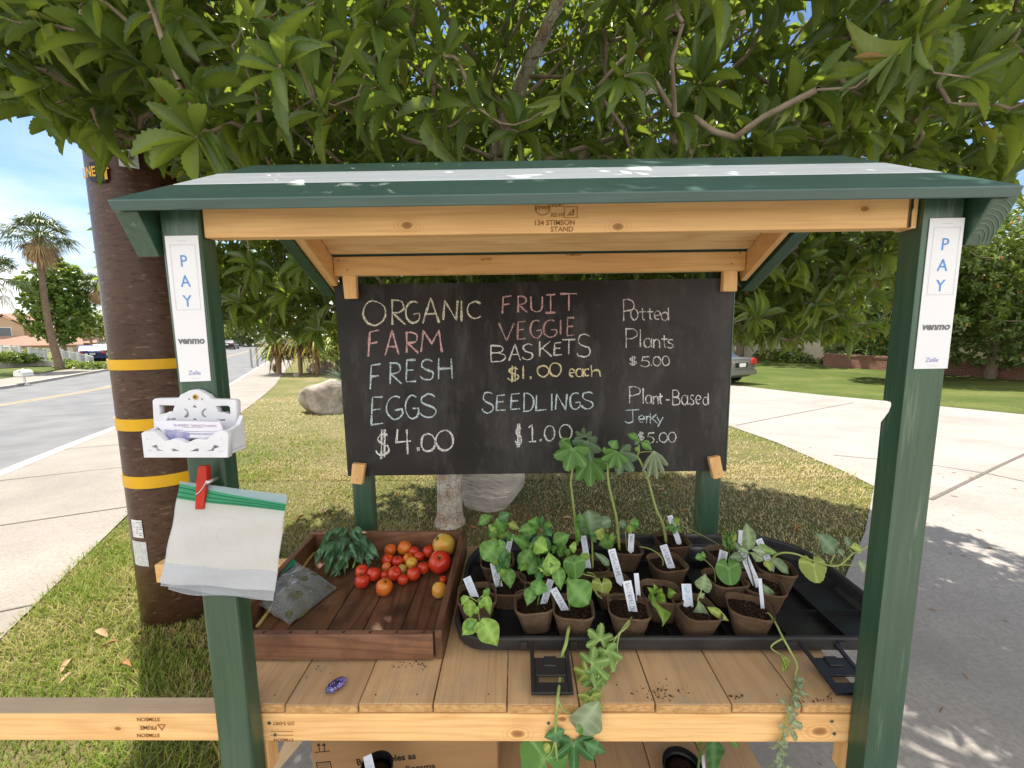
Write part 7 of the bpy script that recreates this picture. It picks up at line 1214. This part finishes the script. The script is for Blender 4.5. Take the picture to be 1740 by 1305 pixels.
# ================================================================== UNDER THE SHELF
MAT['cardbd'] = simple('brown_cardboard', (.34, .20, .095), (.38, .23, .115), 5, .85, .15, stretch=(1, 1, 6)); MAT['flap'] = simple('pale_cardboard_edge', (.50, .36, .22), (.54, .40, .25), 6, .85)
YB = .955; a = AY(528, 1262, YB); b = AY(845, 1262, YB)
cb = thing('cardboard_box', 'brown printed cardboard box under the shelf', 'box', (a[0], YB, LZ)); m = MB(); m.box((a[0], YB, LZ + .002), (b[0], YB + .30, .70)); m.build('carton', MAT['cardbd'], cb, bev=.003)
def onb(px, py, ang=.13): p = AY(px, py, YB); return lambda u, v, w: (p[0] + u * cos(ang) - v * sin(ang), YB - .0006 - w, p[2] + u * sin(ang) + v * cos(ang))
INK = simple('black_box_print', (.018, .014, .012), rough=.7); 
text('box_print', 'Box doubles as', .0262, INK, cb, onb(656, 1290), .0001, off=.0006); text('box_print', 'a cute diorama', .0262, INK, cb, onb(690, 1307, .13), .0001, off=.0006)
for px in (542, 551): flat_shape('box_arrow', [[(-.0012, -.012), (.0012, -.012), (.0012, .004), (.006, .003), (0, .012), (-.006, .003), (-.0012, .004)]], .0002, INK, cb, onb(px, 1269, .06))
flat_shape('box_arrow', [[(-.02, -.001), (.02, -.001), (.02, .001), (-.02, .001)]], .0002, INK, cb, onb(548, 1277, .12)); p_ = [(-.020, -.016), (.020, -.016), (.020, .016), (-.020, .016)]; flat_shape('box_symbol', [p_, [(x * .88, y * .84) for x, y in p_]], .0002, INK, cb, onb(551, 1303, .12)); [flat_shape('box_symbol', [[(-.016, k), (.016, k + .002), (.016, k + .003), (-.016, k + .001)]], .0002, INK, cb, onb(551, 1303, .12)) for k in (.009, .004, -.002)]
q = [AY(x, y, .93) for x, y in ((484, 1259), (515, 1259), (470, 1312), (452, 1330))]; m = MB(); m.prism([(p[0], p[2]) for p in q], 'y', .93, .934); m.build('box_flap', MAT['flap'], cb)
MAT['pot'] = simple('black_nursery_pot', (.012, .012, .012), rough=.4)
def nursery(label, px, py, Y, r, h):
    p = AY(px, py, Y); t = thing('nursery_pot', label, 'potted plant', (p[0], Y, LZ)); z = p[2]; m = MB(); m.lathe([(r * .72, LZ + .001 - z), (r * .95, -.012), (r * 1.06, -.011), (r * 1.06, 0), (r * .98, 0), (r * .95, -.02), (.001, -.022)], (p[0], Y, z), 28); m.build('pot', MAT['pot'], t, smooth=False); m = MB(); m.lathe([(r * .94, -.018), (r * .5, -.012), (.001, -.011)], (p[0], Y, z), 20); m.build('soil', MAT['soil'], t, smooth=True); return t, p
t, p = nursery('black nursery pot in front of the cardboard box', 640, 1302, .86, .036, .1); 
a = AY(617, 1283, .855); b = AY(638, 1281, .855); tg = thing('plant_tag', 'broad pale tag standing in front of the cardboard box print', 'plant tag', tuple(AY(628, 1310, .855)), 0, 'plant tags stuck in the pots'); q = [AY(x, y, .852) for x, y in ((617, 1287), (631, 1281), (640, 1318), (624, 1322))]; m = MB(); m.prism([(v[0], v[2]) for v in q], 'y', .852, .8532); m.build('stake', MAT['tag'], tg); m = MB(); [strokes(m, 'N', *q_, lambda x, y: tuple(AY(x, y, .852)), .0008, .0006, (0, -1, 0)) for q_ in ((621, 1292, 628, 1297), (624, 1299, 631, 1304))]; m.build('tag_writing', MAT['inkb'], tg, fix=False)
t, p = nursery('black nursery pot with a leafy seedling on the lower shelf', 1160, 1300, .98, .049, .1)
stem(t, [AY(1186, 1310, .97), AY(1189, 1280, .97), AY(1192, 1252, .97)], .0035, STEMG); leaf(t, AY(1212, 1250, .955), AY(1210, 1318, .95), .045, 'deep', 'ov', (0, -.9, .3), .1, .2); stem(t, [AY(1190, 1290, .965), AY(1196, 1272, .96), AY(1210, 1255, .955)], .0015, STEMG); leaf(t, AY(1188, 1268, .97), AY(1180, 1248, .97), .012, 'mid'); leaf(t, AY(1240, 1255, .97), AY(1255, 1268, .97), .018, 'mid'); 
tg = thing('plant_tag', 'white tag behind the leafy seedling on the lower shelf', 'plant tag', tuple(AY(1196, 1310, .965)), 0, 'plant tags stuck in the pots'); q = [AY(x, y, .965) for x, y in ((1192, 1284), (1197, 1283), (1200, 1315), (1195, 1316))]; m = MB(); m.prism([(v[0], v[2]) for v in q], 'y', .965, .966); m.build('stake', MAT['tag'], tg)
# soil spilt on the planks, litter on the ground
m = MB()
for cx_, cy_, sp, k in ((1118, 1170, 26, 30), (1140, 1175, 20, 18), (1250, 1183, 10, 16), (1400, 1190, 14, 22), (1385, 1192, 16, 16), (700, 1128, 16, 26), (570, 1132, 60, 20), (1128, 1185, 14, 12), (790, 1060, 6, 14)):
    for _ in range(k):
        p = S(cx_ + rng.normal(0, sp), cy_ + rng.normal(0, sp * .3), .001)
        if p[1] < .747 or p[1] > 1.32: continue
        s_ = rng.uniform(.0005, .0022) ; m.lathe([(s_ * .5, -.0008), (s_, 0), (s_ * .4, s_ * .7)], p, 5)
tag(m.build('spilt_soil', MAT['crumb']), 'dark crumbs of potting soil spilt on the shelf planks', 'soil', kind='stuff')
DL = [simple('dry_brown_leaf', (.26, .12, .05), (.34, .18, .08), 40, .8, .2), simple('dry_tan_leaf', (.38, .25, .14), (.44, .31, .19), 40, .8, .2)]
def dead(mesh_i):
    m = MB(); V, Fq_, _ = TL[mesh_i]; V = V.copy(); V[:, 2] += .25 * np.abs(V[:, 0]) * 2 + .12 * np.sin(V[:, 1] * 5); m.add(V * np.array([.32, 1, .5]), Fq_); return m
protos = [dead(i % 3).build('fallen_leaf', DL[i % 2], None, smooth=True, fix=False) for i in range(4)]; meshes = [o.data for o in protos]
for o in protos: COL.objects.unlink(o); bpy.data.objects.remove(o)
DLF = [(1690, 938, 'curled tan leaf alone on the sunny driveway'), (130, 1125, 'curled tan leaf at the left in the lit grass'), (205, 1095, 'long brown leaf in the lit grass by the pole'), (128, 1148, 'small brown leaf near the left rail'), (225, 1140, 'tan leaf at the edge of the pole shadow'), (160, 1080, 'brown leaf in the grass left of the pole'), (290, 1072, 'dry leaf lying at the foot of the pole'), (545, 870, 'brown leaf in the grass below the left end of the chalkboard'), (680, 840, 'upright brown leaf in the grass left of the pale trunk'), (705, 850, 'orange-brown leaf beside the pale trunk'), (520, 880, 'orange-brown leaf behind the crate corner'), (1090, 808, 'pink-brown leaf in the grass behind the okra stems'), (1105, 845, 'orange leaf in the grass right of the leaning okra'), (1130, 835, 'tan leaf in the shaded grass behind the tray'), (1125, 852, 'pale leaf in the grass below the board'), (955, 885, 'brown leaf by the grey boulder'), (930, 870, 'dry leaf on the bare patch near the boulder'), (1412, 940, 'brown leaf in the grass behind the right vine'), (1365, 900, 'tan leaf in the grass right of the back post'), (1300, 880, 'dry leaf in the shade line of the lawn'), (895, 880, 'brown leaf in the litter at the boulder foot'), (910, 865, 'small dry leaf in the litter behind the tray'), (1170, 870, 'tan leaf left of the right back post'), (470, 860, 'brown leaf in the grass right of the hanging bags')]
for i, (px, py, lab) in enumerate(DLF):
    p = G(px, py); o = bpy.data.objects.new('fallen_leaf', meshes[i % 4]); COL.objects.link(o); o.location = (p[0], p[1], p[2] + (.016 if px > 1600 else .022)); o.rotation_euler = (rng.normal(0, .2), rng.normal(0, .3), rng.uniform(0, 6)); s_ = rng.uniform(.06, .10) * (1 if p[1] < 4 else 1.3); o.scale = (s_, s_, s_); tag(o, lab, 'fallen leaf', 'fallen leaves on the grass and driveway')
m = MB()
for _ in range(260):
    x, y = rng.uniform(-.9, 5), rng.uniform(.6, 5.5)
    if not inpoly(CONC, [x], [y])[0]: continue
    a = rng.uniform(0, 6); l = rng.uniform(.006, .03); w = l * rng.uniform(.08, .3); z = float(gz(x, y)) + .0125; d = np.array([cos(a), sin(a), 0]); s_ = np.array([-sin(a), cos(a), 0]); p = np.array([x, y, z]); m.add([p - d * l - s_ * w * .3, p + s_ * -w + [0, 0, .002], p + d * l, p + s_ * w + [0, 0, .003]], [(0, 1, 2, 3)])
for _ in range(420):
    x, y = rng.uniform(-.8, .9), rng.uniform(2.1, 3.7)
    a = rng.uniform(0, 6); l = rng.uniform(.01, .045); w = l * rng.uniform(.1, .3); z = float(gz(x, y)) + rng.uniform(.008, .03); d = np.array([cos(a), sin(a), rng.normal(0, .2)]); s_ = np.array([-sin(a), cos(a), rng.normal(0, .3)]); p = np.array([x, y, z]); m.add([p - d * l, p - s_ * w, p + d * l, p + s_ * w], [(0, 1, 2, 3)])
tag(m.build('leaf_litter', DL[0], fix=False), 'small twigs and leaf bits scattered on the driveway and under the tree', 'leaf litter', kind='stuff')
